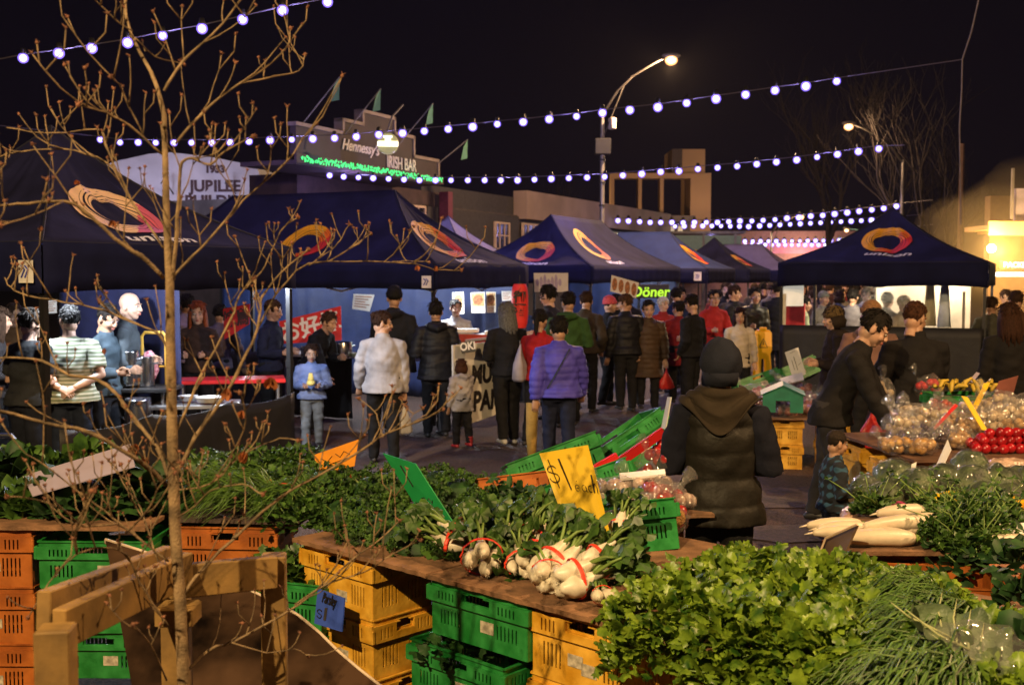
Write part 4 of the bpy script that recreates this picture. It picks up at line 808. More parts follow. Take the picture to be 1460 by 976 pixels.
# hood and drape of the vest wearer
def vest_extras():
    E = M1['E']; k = M1['k']; nav = cloth('navy_knit', (.012, .014, .024)); br = cloth('brown_hood', (.03, .022, .014))
    m = MB(); c = V((0, .0, .935*k))
    m.ell(c+V((0, .012, .02)), (.108, .125, .125), 34, 22, fn=lambda d: 1+.035*math.sin(math.atan2(d.y, d.x)*3+d.z*2.5)+.02*math.sin(d.z*7+d.x*9)+.02*math.sin(math.atan2(d.y, d.x)*7-d.z*3))
    m.tube([c+V((0, .03, -.1)), c+V((0, .03, -.03))], [(.082, .088), (.098, .105)], 24, side=(1, 0, 0))
    m.build('knitted_hood', nav, E, smooth=True)
    m = MB(); n = 28; rows = []
    for j in range(12):                              # hood lying open in folds over shoulders, pointing down the back
        t = j/11
        row = []
        for i in range(n+1):
            a = math.pi*(-.12+1.24*i/n); s = math.sin(a) if math.sin(a) > 0 else 0
            rx_ = .095+.115*t**.8; ry_ = .10+.055*t
            x = rx_*math.cos(a); y = .015+ry_*math.sin(a)
            z = .885*k-.03-.075*t-(.155*t**1.2)*(max(0, math.sin(a)))**5+.014*math.sin(t*15+i*.25)*(.3+t)
            row.append((x, y+.012*math.sin(t*13), z))
        rows += row
    m.add(rows, [(j*(n+1)+i, j*(n+1)+i+1, (j+1)*(n+1)+i+1, (j+1)*(n+1)+i) for j in range(11) for i in range(n)])
    o = m.build('draped_hood', br, E, smooth=True); o.modifiers.new('t', 'SOLIDIFY').thickness = .012; o.modifiers.new('ss', 'SUBSURF').levels = 1
vest_extras()
def strap():
    E = PW['E']; m = MB(); k = PW['k']
    pts = [(-.10+.24*t, .135*math.sin(math.pi*(.2+.65*t))**.5+.03, (.80-.27*t)*k) for t in [i/12 for i in range(13)]]
    m.tube(pts, (.014, .004), 8); m.build('strap', mt_black, E)
strap()
mt_bagw = mat('white_bag', (.6, .6, .62), .35, var=.08, bump=.6, bscale=30, trans=.25); mt_bagr = mat('red_bag', (.55, .03, .03), .35, var=.1, bump=.6, bscale=30, trans=.2)
def carrier(p, label, m_, s=1, w_=.13):
    E = empty('carrier_bag', p, rn(0, 3), label, 'bag'); m = MB()
    m.tube([(0, 0, -.02), (0, 0, -.1*s), (0, 0, -.2*s), (0, 0, -.33*s), (0, 0, -.36*s)], [(.012, .01), (.05*s, .02*s), (w_*.8*s, .055*s), (w_*s, .07*s), (w_*.8*s, .05*s)], 20)
    m.v = [(x+.012*math.sin(z*40+y*30), y+.012*math.sin(z*33+x*50), z) for x, y, z in m.v]
    m.build('bag_body', m_, E, smooth=True); m = MB(); m.tube([(-.01, 0, -.04), (0, 0, .015), (.01, 0, -.04)], [(.012, .003)]*3, 6); m.build('handle', m_, E)
carrier(hw(GW, 0 if hw(GW, 0).x > hw(GW, 1).x else 1), 'white carrier bag hanging from the grey fleece wearer', mt_bagw, .85)
q = hw(BC, 1); carrier(q+V((0, -.04, 0)), 'red carrier bag hanging from the brown coated arm', mt_bagr, .8, .16)
q = V(WB['E'].location); carrier(V((q.x+.14, q.y-.2, 1.22)), 'pale tote bag hanging at the hip of the silver haired woman', mat('pale_tote', (.3, .28, .33), .7), 1.25, .12)
q = (hw(KB, 0)+hw(KB, 1))/2; m = MB(); m.ell((0, 0, 0), (.05, .04, .035), 14, 10, fn=lambda d: 1+.1*noise.noise(d*4)); m.tube([(0, 0, 0), (0, -.01, .11)], [(.045, .03), (.02, .012)], 12, 1)
o = m.build('wrapped_snack', [mat('snack', (.7, .6, .2), .7)], smooth=True, loc=(q.x, q.y-.03, q.z+.04)); tag(o, 'pale yellow wrapped snack held by the small boy in blue', 'snack')
q = V(LM['E'].location); carrier(V((q.x+.42, q.y+.25, .95)), 'red carrier bag behind the leaning young man', mt_bagr, 1.0, .15)
m = MB(); c = P(757, 640, 12.0); m.tube([(c.x, 12, .02), (c.x, 12, .3), (c.x+.02, 12, .62)], [.045, .06, .07], 10); m.v = [(x+.01*math.sin(z*50), y, z) for x, y, z in m.v]
tag(m.build('rolled_cloth_bundle', mat('mustard_cloth', (.5, .32, .08), .9, bump=.5), smooth=True), 'mustard yellow rolled bundle standing left of the violet jacket wearer', 'bundle')
# ------------------------------------------------------------------ stalls: cloth walls, counters, signs
def gz(E, name, pts, matl, fs=None, th=.01, label=None, cat=None, smooth=False):
    m = MB(); m.add(pts, fs or [tuple(range(len(pts)))]); o = m.build(name, matl, None, smooth)
    o.location = E.location; o.rotation_euler = E.rotation_euler
    if th: o.modifiers.new('t', 'SOLIDIFY').thickness = th
    return tag(o, label, cat)
def curtain(E, name, a, b, z0, z1, matl, label, cat='cloth wall', amp=.03, fold=5, swag=0):
    a, b = V((*a, 0)), V((*b, 0)); L = (b-a).length; dr = (b-a)/L; nn = V((dr.y, -dr.x, 0)); n = max(6, int(L*14)); k = 8; vs = []
    for i in range(n+1):
        for j in range(k+1):
            t = j/k; off = amp*(math.sin(i*fold*.35)*.5+.5*math.sin(i*.9+j*.8))*t; zz = z1+(z0-z1)*t-swag*math.sin(math.pi*((i/n*3) % 1))*(1-t)
            p = a+dr*(L*i/n)+nn*off; vs.append((p.x, p.y, zz))
    return gz(E, name, vs, matl, [(i*(k+1)+j, i*(k+1)+j+1, (i+1)*(k+1)+j+1, (i+1)*(k+1)+j) for i in range(n) for j in range(k)], .008, label, cat, True)
mt_blkc = mat('black_tarp', (.010, .010, .013), .6, var=.2, bump=.2, bscale=10); mt_bluec = mat('blue_tarp', (.009, .020, .085), .6, var=.2, nscale=3, bump=.4, bscale=6); mt_nvc = mat('navy_cloth', (.012, .014, .06), .7, var=.2, bump=.3, bscale=6)
curtain(GA, 'stall_back_cloth', (-2.95, 2.9), (-1.35, 2.93), .0, 2.2, mt_nvc, 'dark navy cloth hung behind the people of the leftmost stall')
curtain(GA, 'side_skirt', (.02, .1), (.02, 2.95), .02, .88, mt_blkc, 'black tarpaulin skirt sloping along the side of the nearest gazebo', swag=.05)
curtain(GA, 'front_skirt', (-3.0, -.02), (-.08, -.02), .02, .74, mt_blkc, 'black tarpaulin skirt under the front of the nearest gazebo')
curtain(GB, 'stall_back_cloth', (-5.9, 2.9), (-.05, 2.93), .0, 2.1, mt_bluec, 'bright blue tarpaulin behind the wide left stall', amp=.05)
curtain(GB, 'counter_cloth', (-4.2, .0), (-1.3, .0), .02, .9, mt_blkc, 'black cloth over the front counter of the wide gazebo')
curtain(GR, 'counter_cloth', (-2.96, -.03), (-.04, -.03), .02, 1.22, mt_blkc, 'black cloth wall under the right gazebo counter', amp=.02)
curtain(GC, 'stall_back_cloth', (-2.9, 5.9), (-.05, 5.9), .0, 2.1, mt_bluec, 'blue cloth closing the back of the central gazebo')
mt_steam = mat('steel_backwall', (.42, .38, .32), .45, .2, var=.25, nscale=2)
def shelfwall():
    o = gz(GR, 'steel_splashback', [(-1.85, 2.55, .9), (-.35, 2.55, .9), (-.35, 2.55, 1.98), (-1.85, 2.55, 1.98)], mt_steam, th=.02, label='smeared steel splashback glowing behind the right stall', cat='splashback')
    o = gz(GR, 'dark_panel', [(-.34, .1, 0), (-.34, .1, 1.75), (-.30, .1, 1.75), (-.30, .1, 0)], mt_galv, th=.02, label='thin steel upright near the right gazebo corner', cat='upright')
    for k, (x, y, cm_) in enumerate(((-.62, .6, (.55, .65, .8)), (-.86, 1.0, (.6, .5, .3)))):
        m = MB(); m.tube([(x, y, 1.2), (x, y, 1.5), (x, y, 1.95)], [(.1, .05), (.08, .04), (.05, .03)], 12); o = m.build('hanging_towel', mat('towel%d' % k, cm_, .9), smooth=True); o.location = GR.location; o.rotation_euler = GR.rotation_euler
        tag(o, ['pale blue towel hanging in the right gazebo', 'tan apron hanging in the right gazebo beside the towel'][k], 'towel')
    c = P(1130, 419, 17.6); E = empty('white_menu_board', c, R(8), 'blank white square board at the left corner of the right gazebo', 'board')
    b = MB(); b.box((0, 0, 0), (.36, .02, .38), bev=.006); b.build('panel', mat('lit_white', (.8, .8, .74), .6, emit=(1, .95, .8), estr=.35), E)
    b = MB(); b.tube([(-.14, 0, .19), (0, 0, .27), (.14, 0, .19)], .006, 5); b.build('hook', mt_black, E)
    m = MB(); m.box((0, 0, .85), (.05, .05, 1.7)); p = P(1117, 500, 17.5); o = m.build('white_upright', mat('lit_pole', (.7, .68, .6), .5)); o.location = (p.x, p.y, 0); tag(o, 'white upright post at the left corner of the right stall', 'post')
    c = P(1131, 445, 18.9); m = MB(); m.box((0, 0, -.1), (.36, .2, .5), bev=.02); o = m.build('red_jerkin', mat('red_cloth', (.4, .02, .03), .8)); o.location = c; tag(o, 'red cloth draped over a rail inside the right gazebo', 'cloth')
shelfwall()
# poster / sign helper
def board(name, label, px4, d, thick=.006, front=None, back=None, cat='sign', tilt=None):
    """flat board from its four corners in the photo (tl, tr, br, bl) at the distances d (one or four)."""
    dd = d if isinstance(d, (list, tuple)) else [d]*4
    c = [P(a, b, q) for (a, b), q in zip(px4, dd)]; o = (c[0]+c[1]+c[2]+c[3])/4
    E = empty(name, o, 0, label, cat); n = (c[1]-c[0]).cross(c[3]-c[0]).normalized()
    n = n if n.y < 0 else -n
    m = MB(); L = [p-o for p in c]; vs = L+[p-n*thick for p in L]; m.add(vs, [(0, 1, 2, 3), (7, 6, 5, 4), (0, 4, 5, 1), (1, 5, 6, 2), (2, 6, 7, 3), (3, 7, 4, 0)]); m.build('board', front, E)
    return E, [p-o for p in c], n
def bil(L, x, y): return L[0].lerp(L[1], x).lerp(L[3].lerp(L[2], x), y)
def strokes(E, L, n, polys, r, matl, off=.004, name='writing'):
    m = MB()
    for pl in polys:
        w = r
        if isinstance(pl, tuple): w, pl = pl
        m.tube([bil(L, x, y)+n*off for x, y in pl], [(w, .0015)]*len(pl), 6, side=tuple((L[1]-L[0]).normalized()) if 0 else None)
    return m.build(name, matl, E)
mt_ink = mat('marker_ink', (.012, .008, .008), .6, var=0)
mt_sy = mat('yellow_card', (.8, .52, .02), .5, var=.06, nscale=5); mt_so = mat('orange_card', (.75, .28, .02), .5, var=.1)
def arc(cx, cy, rx, ry, a0, a1, n=10): return [(cx+rx*math.cos(R(a0+(a1-a0)*i/n)), cy-ry*math.sin(R(a0+(a1-a0)*i/n))) for i in range(n+1)]
E, L, n = board('price_sign', 'yellow card reading $1 each standing among the white bulbs', ((769, 646), (838, 634), (873, 774), (815, 772)), (4.6, 4.52, 4.47, 4.5), .004, mt_sy)
S1 = [arc(.14, .2, .09, .05, 20, 250, 12)[0:10]+arc(.14, .285, .10, .05, 80, -180, 12), [(.13, .08), (.17, .40)],
      (.0085, [(.35, .09), (.42, .43)]),
      arc(.56, .42, .045, .035, 0, 330, 10)+[(.61, .46)], [(.535, .42), (.60, .42)],
      arc(.70, .43, .045, .035, 60, 400, 10)+[(.745, .47)], arc(.83, .44, .04, .035, 60, 300, 8), [(.92, .30), (.895, .48)], [(.90, .43), (.945, .39), (.975, .43), (.965, .49)],
      [(.57, .345), (.58, .35)]]
strokes(E, L, n, [s if isinstance(s, tuple) else (.0028, s) for s in S1], .003, mt_ink)
fd = mat('faded_ink', (.5, .3, .04), .6, var=0)
strokes(E, L, n, [(.0022, arc(.42, .83, .06, .035, 0, 350, 10)), (.0022, arc(.58, .83, .05, .035, 60, 300, 8)), (.0022, [(.68, .78), (.78, .77)]), (.0022, [(.73, .78), (.74, .87)]), (.0022, [(.40, .56), (.42, .62)]), (.0022, [(.5, .55), (.5, .6)])], .002, fd, name='faded_writing')
E, L, n = board('price_sign', 'green card leaning right among the parsley', ((546, 646), (592, 661), (648, 748), (606, 742)), (5.25, 5.1, 4.95, 5.1), .006, mat('green_card', (.01, .25, .07), .5, var=.08))
strokes(E, L, n, [(.006, [(.42, .12), (.40, .45)]), (.0025, [(.45, .62), (.55, .6), (.5, .68)]), (.0025, [(.62, .64), (.7, .6), (.72, .68), (.8, .62)])], .003, mt_ink)
E, L, n = board('price_sign', 'blue card reading Parsley propped on the yellow crates', ((453, 838), (491, 852), (487, 900), (448, 888)), (4.78, 4.62, 4.58, 4.74), .006, mat('blue_card', (.04, .09, .5), .5, var=.08))
tm = text_mesh('Parsley', .062, .2, .0008, .0006, mt_ink, sx=.62); o = put('writing', tm, E); o.matrix_local = frame_m(bil(L, .5, .2)+n*.006, L[1]-L[0], L[0]-L[3])
strokes(E, L, n, [(.007, [(.42, .45), (.40, .82)]), (.003, arc(.18, .62, .08, .06, 20, 250, 8)+arc(.18, .74, .08, .06, 80, -170, 8))], .003, mt_ink)
E, L, n = board('price_sign', 'orange yellow card half buried in the greens', ((448, 648), (511, 626), (505, 664), (452, 676)), (5.9, 5.8, 5.75, 5.85), .004, mt_so)
strokes(E, L, n, [(.003, [(.15, .3), (.3, .55), (.42, .35)]), (.003, [(.5, .3), (.62, .5), (.7, .3), (.85, .5)]), (.003, [(.3, .7), (.8, .62)])], .003, mt_ink)
E, L, n = board('price_sign', 'long pale lilac board lying tilted on the dark greens at the left', ((32, 678), (186, 632), (192, 664), (46, 706)), (5.5, 5.6, 5.3, 5.2), .006, mat('lilac_card', (.38, .33, .45), .6, var=.05))
E, L, n = board('price_sign', 'white card with black price marks behind the bagged apples', ((1119, 502), (1138, 495), (1149, 533), (1131, 541)), (13.1, 13.1, 13.0, 13.0), .004, mt_white)
strokes(E, L, n, [(.004, [(.3, .35), (.3, .7)]), (.005, [(.5, .25), (.52, .75)]), (.003, [(.62, .6), (.9, .55)]), (.003, [(.3, .1), (.7, .08)])], .003, mt_ink)
board('price_sign', 'small pale card lying flat below the white price card', ((1112, 539), (1144, 530), (1146, 541), (1117, 548)), (12.9, 12.9, 12.7, 12.7), .004, mt_white)
board('price_sign', 'dark framed card seen edge on behind the celery', ((1178, 768), (1222, 748), (1196, 806), (1160, 812)), (4.75, 4.6, 4.55, 4.75), .01, mat('brown_card', (.09, .055, .03), .6))
m = MB(); a, b, c = P(1159, 812, 4.7), P(1177, 767, 4.72), P(1222, 747, 4.57); m.tube([a, b, c], .005, 5); tag(m.build('card_edge_strip', mat('pale_edge', (.55, .42, .28), .5)), 'pale edging strip on the dark card behind the celery', 'strip')
E, L, n = board('price_sign', 'white card cut by the right edge over the radishes', ((1424, 746), (1475, 744), (1478, 773), (1440, 774)), (4.9, 4.9, 4.8, 4.8), .005, mt_white)
E, L, n = board('price_sign', 'narrow white card standing edge on between cabbages and tomatoes', ((1351, 626), (1356, 640), (1327, 700), (1319, 698)), (6.5, 6.4, 6.2, 6.25), .005, mt_white)
E, L, n = board('price_sign', 'small white stake card in the bagged cabbages', ((1300, 661), (1307, 658), (1299, 708), (1292, 708)), (5.85, 5.85, 5.8, 5.8), .005, mt_white)
board('price_sign', 'dark red card leaning behind the bagged onions at the right', ((1424, 543), (1452, 535), (1437, 588), (1406, 592)), (8.5, 8.5, 8.2, 8.2), .006, mat('maroon_card', (.16, .05, .035), .6))
board('price_sign', 'long yellow stake card slanting out of the onions', ((1403, 546), (1412, 545), (1392, 584), (1384, 584)), (8.1, 8.1, 7.9, 7.9), .005, mt_sy)
board('price_sign', 'yellow stake card stuck into the onions crossing another', ((1371, 564), (1380, 566), (1409, 614), (1400, 612)), (7.6, 7.6, 7.4, 7.4), .005, mt_sy)
board('price_sign', 'thin pale card above the small green crate at the right', ((1392, 530), (1397, 532), (1387, 545), (1382, 542)), (9.3, 9.3, 9.2, 9.2), .004, mat('lilac_card', (.3, .27, .4)))
board('price_sign', 'thin red strip stuck in the bagged onions', ((1362, 575), (1366, 578), (1334, 612), (1331, 609)), (7.5, 7.5, 7.3, 7.3), .006, mt_red)
board('price_sign', 'white strip lying on the garlic bags beside the vest wearer', ((883, 674), (948, 668), (949, 675), (884, 682)), (5.3, 5.3, 5.2, 5.2), .01, mt_white)
board('price_sign', 'tall white card edge on against the vest wearer', ((953, 566), (958, 566), (950, 612), (944, 610)), (6.1, 5.9, 5.9, 6.1), .006, mt_white)
# counter sign MUR PAN
E, L, n = board('counter_sign', 'large white board with black hand painted letters in front of the counter', ((646, 492), (712, 486), (715, 588), (648, 612)), (12.95, 13.45, 13.45, 12.95), .03, mat('white_board', (.62, .58, .52), .7, var=.1))
for t, x, y, s in (('MUR', .66, .42, .30), ('PAN', .68, .77, .32)):
    tm = text_mesh(t, s, .12, .001, .012, mt_ink, sx=.72); o = put('lettering', tm, E); o.matrix_local = frame_m(bil(L, x, y)+n*.012, L[1]-L[0], L[0]-L[3])
E, L, n = board('counter_sign', 'small grey board with white letters over the painted board', ((655, 488), (676, 485), (679, 500), (658, 503)), (12.9, 12.9, 12.85, 12.85), .02, mat('slate_board', (.05, .05, .05), .6))
tm = text_mesh('OKI', .13, 0, .001, .004, mt_white, sx=.8); o = put('lettering', tm, E); o.matrix_local = frame_m(bil(L, .5, .5)+n*.006, L[1]-L[0], L[0]-L[3])
# red banners and food posters
FOOD = [mat('food_brown', (.28, .1, .03), .6, var=.5, nscale=30), mat('food_tan', (.5, .3, .12), .6, var=.5, nscale=30), mat('poster_caption', (.6, .55, .5), .6, var=.05)]
mt_paper = mat('paper', (.6, .56, .5), .7, var=.04)
def poster(label, px4, d, kind, name='poster'):
    E, L, n = board(name, label, px4, d, .004, mt_paper, cat='poster')
    m = MB()
    if kind == 'food':
        m.add([bil(L, .06, .04)+n*.003, bil(L, .94, .04)+n*.003, bil(L, .94, .68)+n*.003, bil(L, .06, .68)+n*.003], [(0, 1, 2, 3)], 1)
        c = bil(L, .5, .36); u, v = (L[1]-L[0])*.36, (L[3]-L[0])*.26
        m.add([c+n*.006+u*math.cos(a*.449)+v*math.sin(a*.449) for a in range(14)], [tuple(range(14))], 0)
        for k in range(3): m.add([bil(L, .12, .75+k*.08)+n*.003, bil(L, .88-.1*k, .75+k*.08)+n*.003, bil(L, .88-.1*k, .78+k*.08)+n*.003, bil(L, .12, .78+k*.08)+n*.003], [(0, 1, 2, 3)], 0)
    elif kind == 'four':
        for k in range(4):
            c = bil(L, .14+.24*k, .5); u, v = (L[1]-L[0])*.095, (L[3]-L[0])*.4; m.add([c+n*.004+u*math.cos(a*.449)+v*math.sin(a*.449) for a in range(14)], [tuple(range(14))], 0)
    elif kind == 'text':
        for k in range(5): m.add([bil(L, .1, .12+k*.16)+n*.003, bil(L, .9-.13*(k % 3), .12+k*.16)+n*.003, bil(L, .9-.13*(k % 3), .18+k*.16)+n*.003, bil(L, .1, .18+k*.16)+n*.003], [(0, 1, 2, 3)], 0)
    elif kind == 'mauve':
        for k in range(7): m.add([bil(L, .1+.11*k, .5)+n*.003+(L[1]-L[0])*.05*math.cos(a)+(L[3]-L[0])*(.2+.12*(k % 3))*math.sin(a) for a in [i*.628 for i in range(10)]], [tuple(range(10))], 0)
    m.build('print', [mat('mauve_print', (.35, .28, .4), .6)]*2 if kind == 'mauve' else FOOD, E); return E
poster('food poster with caption left of the others on the blue cloth', ((645, 417), (661, 416), (662, 447), (645, 448)), 17.1, 'food')
poster('food poster in the middle of three on the blue cloth', ((671, 417), (691, 416), (692, 446), (672, 446)), 17.3, 'food')
poster('food poster right of the others on the blue cloth', ((693, 416), (707, 416), (707, 445), (694, 446)), 17.5, 'food')
poster('small pale notice beside the red lantern', ((715, 415), (729, 415), (729, 428), (716, 429)), 17.5, 'text')
poster('white poster with mauve print hanging under the central gazebo', ((761, 389), (810, 389), (810, 416), (762, 416)), 18.6, 'mauve')
poster('tilted poster of four brown dishes hanging from the central gazebo', ((872, 392), (911, 403), (907, 425), (870, 415)), 17.6, 'four')
poster('white notice pinned to the blue cloth behind the tall beanie wearer', ((504, 419), (534, 420), (527, 444), (502, 440)), 17.2, 'text')
poster('yellow and pale blue notice hanging at the back of the left stall', ((65, 429), (81, 427), (81, 446), (66, 447)), 11.9, 'text')
mt_redc = mat('red_banner', (.55, .02, .02), .6, var=.1)
def banner(label, px4, d, txt, s, col, pos=(.5, .5), sx=1):
    E, L, n = board('banner', label, px4, d, .006, mt_redc, cat='banner')
    tm = text_mesh(txt, s, 0, .001, .008, col, sx=sx); o = put('lettering', tm, E); o.matrix_local = frame_m(bil(L, *pos)+n*.008, L[1]-L[0], L[0]-L[3])
banner('large red banner with white Japanese characters behind the cook', ((398, 458), (486, 436), (487, 485), (402, 490)), (15.6, 15.4, 15.4, 15.6), 'お好焼', .30, mt_white)
banner('small red hanging banner with dark characters above the red table', ((318, 440), (356, 433), (355, 462), (320, 484)), (13.1, 12.9, 12.9, 13.1), '焼鳥', .2, mat('dark_glyph', (.05, .02, .02)))
def lantern():
    c = P(741, 436, 15.4); E = empty('paper_lantern', c, 0, 'tall red paper lantern with dark characters hanging at the gazebo edge', 'lantern')
    m = MB(); pr = []
    for i in range(17):
        z = .3-.6*i/16; r = .118*(1-(abs(z)/.36)**4)**.5*(1-.02*(i % 2)); pr.append((max(.03, r), z))
    m.lathe(pr, 24); m.build('shade', mat('red_paper', (.6, .02, .015), .6, emit=(.9, .05, .03), estr=.1), E, smooth=True)
    m = MB(); m.lathe([(0, .31), (.07, .31), (.07, .29), (0, .29)], 16); m.tube([(0, 0, .3), (0, 0, .42)], .006, 5); m.build('top_ring', mt_black, E); m = MB(); m.lathe([(0, -.31), (.06, -.31), (.06, -.29), (0, -.29)], 16); m.build('bottom_ring', mt_black, E)
    tm = text_mesh('御\n酒', .17, 0, .004, .006, mt_ink); put('lettering', tm, E, (0, -.125, .03), (R(90), 0, 0))
lantern()
def doner():
    c = P(927, 415, 24); E = empty('lit_sign', c, 0, 'small sign with yellow green lit letters among the crowd heads', 'sign'); m = MB(); m.box((0, 0, 0), (.8, .05, .3), bev=.01); m.build('panel', mt_black, E)
    put('lettering', text_mesh('Döner', .3, .1, .003, .006, glow('yellow_green_led', (.5, .9, .05), 1.1)), E, (0, -.04, -.02), (R(90), 0, 0))
doner()
# tables and things on them inside the left stalls
def slab_table(label, c, s, rz, topm, legm=mt_metal, h=.9, name='trestle_table'):
    E = empty(name, (c[0], c[1], 0), rz, label, 'table'); m = MB(); m.box((0, 0, h-.02), (s[0], s[1], .04), bev=.006); m.build('tabletop', topm, E)
    for a in (-1, 1):
        for b in (-1, 1): l = MB(); l.tube([(a*(s[0]/2-.08), b*(s[1]/2-.06), 0), (a*(s[0]/2-.08), b*(s[1]/2-.06), h-.04)], .016, 8); l.build('leg', legm, E)
    return E
c = P(322, 541, 11.9); slab_table('long red topped table in the left stall', (c.x, c.y+.2), (1.15, .5), R(14), mt_red, h=.88)
c = P(275, 572, 11.0); slab_table('low steel table holding trays in front of the red table', (c.x, c.y), (.9, .5), R(10), mt_metal, h=.74)
c = P(490, 505, 14.0); slab_table('food counter table behind the small boy', (c.x+.2, 15.1), (2.6, .6), R(-25), mat('counter_top', (.35, .34, .33), .5), h=.92)
c = P(690, 480, 16.0); slab_table('counter along the street side of the wide gazebo', (c.x, 16.3), (.55, 2.2), R(-25), mat('counter_white', (.55, .53, .5), .5), h=1.12)
E, L, n = board('counter_banner', 'orange red banner along the counter below the food posters', ((652, 476), (716, 478), (716, 490), (653, 490)), (15.0, 16.3, 16.3, 15.0), .01, mat('orange_red_print', (.7, .1, .03), .6), cat='banner')
for i, (px, y, w_) in enumerate(((663, 471, .22), (702, 474, .12))):
    p = P(px, y, 15.9); m = MB(); m.box((0, 0, 0), (w_*1.8, .24, .05), bev=.01); o = m.build('food_tray', mt_white); o.location = p; tag(o, ['wide white food tray on the poster side counter', 'narrow white food tray near the lantern side'][i], 'tray')
mt_ss = mat('stainless', (.5, .5, .52), .22, 1, var=.05)
def urn(px, d, z, r, h, label, mt_=mt_ss):
    p = P(px, 500, d); E = empty('steel_pot', (p.x, d, z), 0, label, 'pot'); m = MB(); m.lathe([(0, 0), (r, 0), (r*1.02, .02), (r*1.02, h*.97), (r, h), (r*.98, h-.01), (0, h-.02)], 24); m.build('body', mt_, E, smooth=True)
    for s in (-1, 1): q = MB(); q.tube([(s*r, -.05, h*.75), (s*(r+.04), 0, h*.78), (s*r, .05, h*.75)], .008, 6); q.build('handle', mt_, E)
urn(184, 10.9, .92, .085, .34, 'tall steel urn left of the gas frame'); urn(206, 11.0, .9, .09, .30, 'steel urn nearest the tree trunk'); urn(195, 10.6, .05, .12, .78, 'long steel cylinder under the urns')
urn(486, 14.6, .92, .15, .2, 'wide steel pot on the food counter'); urn(440, 14.8, .92, .1, .13, 'small steel pan behind the small boy')
m = MB(); p = P(220, 515, 11.2); m.tube([(-.12, 0, 0), (-.12, 0, .5), (-.09, 0, .54), (.09, 0, .54), (.12, 0, .5), (.12, 0, 0)], .018, 8); m.tube([(-.12, 0, .2), (.12, 0, .2)], .012, 6); o = m.build('yellow_frame', mat('brass_yellow', (.7, .4, .06), .4)); o.location = (p.x, p.y, .88); tag(o, 'yellow tubular frame above the steel urns', 'frame')
m = MB(); m.ell((0, 0, .16), (.09, .07, .16), 16, 12, fn=lambda d: 1+.1*noise.noise(d*5)); o = m.build('pink_flower_pot', mat('pink_flowers', (.6, .05, .15), .6, var=.6, nscale=40, col2=(.7, .4, .45)), smooth=True); p = P(213, 515, 11.1); o.location = (p.x, p.y, .93); tag(o, 'bright pink flowery bundle beside the yellow frame', 'flowers')
slab_table('small black table carrying the steel urns', (P(200, 500, 11.0).x, 11.0), (.7, .5), 0, mt_black, h=.9)
for i, (px, y, d, w_, c_) in enumerate(((300, 560, 10.9, .3, (.5, .5, .5)), (268, 565, 11.0, .2, (.4, .4, .42)), (459, 505, 14.4, .2, (.6, .65, .4)), (514, 508, 14.6, .25, (.55, .5, .3)), (470, 498, 14.9, .12, (.5, .55, .7)))):
    p = P(px, y, d); m = MB(); m.lathe([(0, 0), (w_*.4, 0), (w_*.5, .05), (w_*.48, .05), (w_*.38, .01), (0, .01)], 18); o = m.build('serving_bowl', mat('bowl%d' % i, c_, .4)); o.location = (p.x, p.y, .76 if i < 2 else .93)
    tag(o, ['shallow grey dish at the right of the steel table', 'small grey dish at the left of the steel table', 'pale green bowl beside the steel pot', 'tan bowl right of the steel pot', 'small blue tub at the back of the counter'][i], 'bowl')
m = MB(); p = P(10, 690, 8.3); m.tube([(0, 0, 0), (0, 0, .62), (-.05, 0, .68), (-.5, 0, .68)], .02, 8); o = m.build('steel_rail', mt_ss); p = P(27, 660, 8.6); o.location = (p.x, 8.6, .08); tag(o, 'bent steel handrail low in the left stall', 'rail')
# wet floor sign
def floorsign():
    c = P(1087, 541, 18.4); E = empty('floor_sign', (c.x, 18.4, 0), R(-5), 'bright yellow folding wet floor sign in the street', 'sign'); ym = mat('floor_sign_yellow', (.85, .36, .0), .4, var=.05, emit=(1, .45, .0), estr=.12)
    for s in (-1, 1):
        m = MB(); T = Matrix.Rotation(s*R(12), 4, 'X'); T = Matrix.Translation((0, 0, .95)) @ T @ Matrix.Translation((0, 0, -.95))
        m.add([(-.14, 0, 0), (-.06, 0, 0), (-.03, 0, .55), (.03, 0, .55), (.06, 0, 0), (.14, 0, 0), (.10, 0, .62), (.125, 0, .68), (.125, 0, .93), (.09, 0, .97), (-.09, 0, .97), (-.125, 0, .93), (-.125, 0, .68), (-.1, 0, .62)],
              [(0, 1, 2, 13), (3, 4, 5, 6), (2, 3, 6, 7, 8, 9, 10, 11, 12, 13)], M=T); o = m.build('panel', ym, E); o.modifiers.new('t', 'SOLIDIFY').thickness = .025
    g = MB(); T = Matrix.Translation((0, -.055, .70)); g.tube([(-.06, 0, .02), (.06, 0, .02), (0, 0, .15), (-.06, 0, .02)], .007, 5, M=T); g.tube([(0, 0, .06), (0, 0, .11)], .007, 5, M=T); g.build('warning_triangle', mt_ink, E)
    h_ = MB(); h_.box((0, 0, .99), (.1, .06, .05), bev=.01); h_.build('handle', ym, E)
floorsign(); bpy.data.objects['floor_sign'].scale = (1.12, 1.12, 1.12)
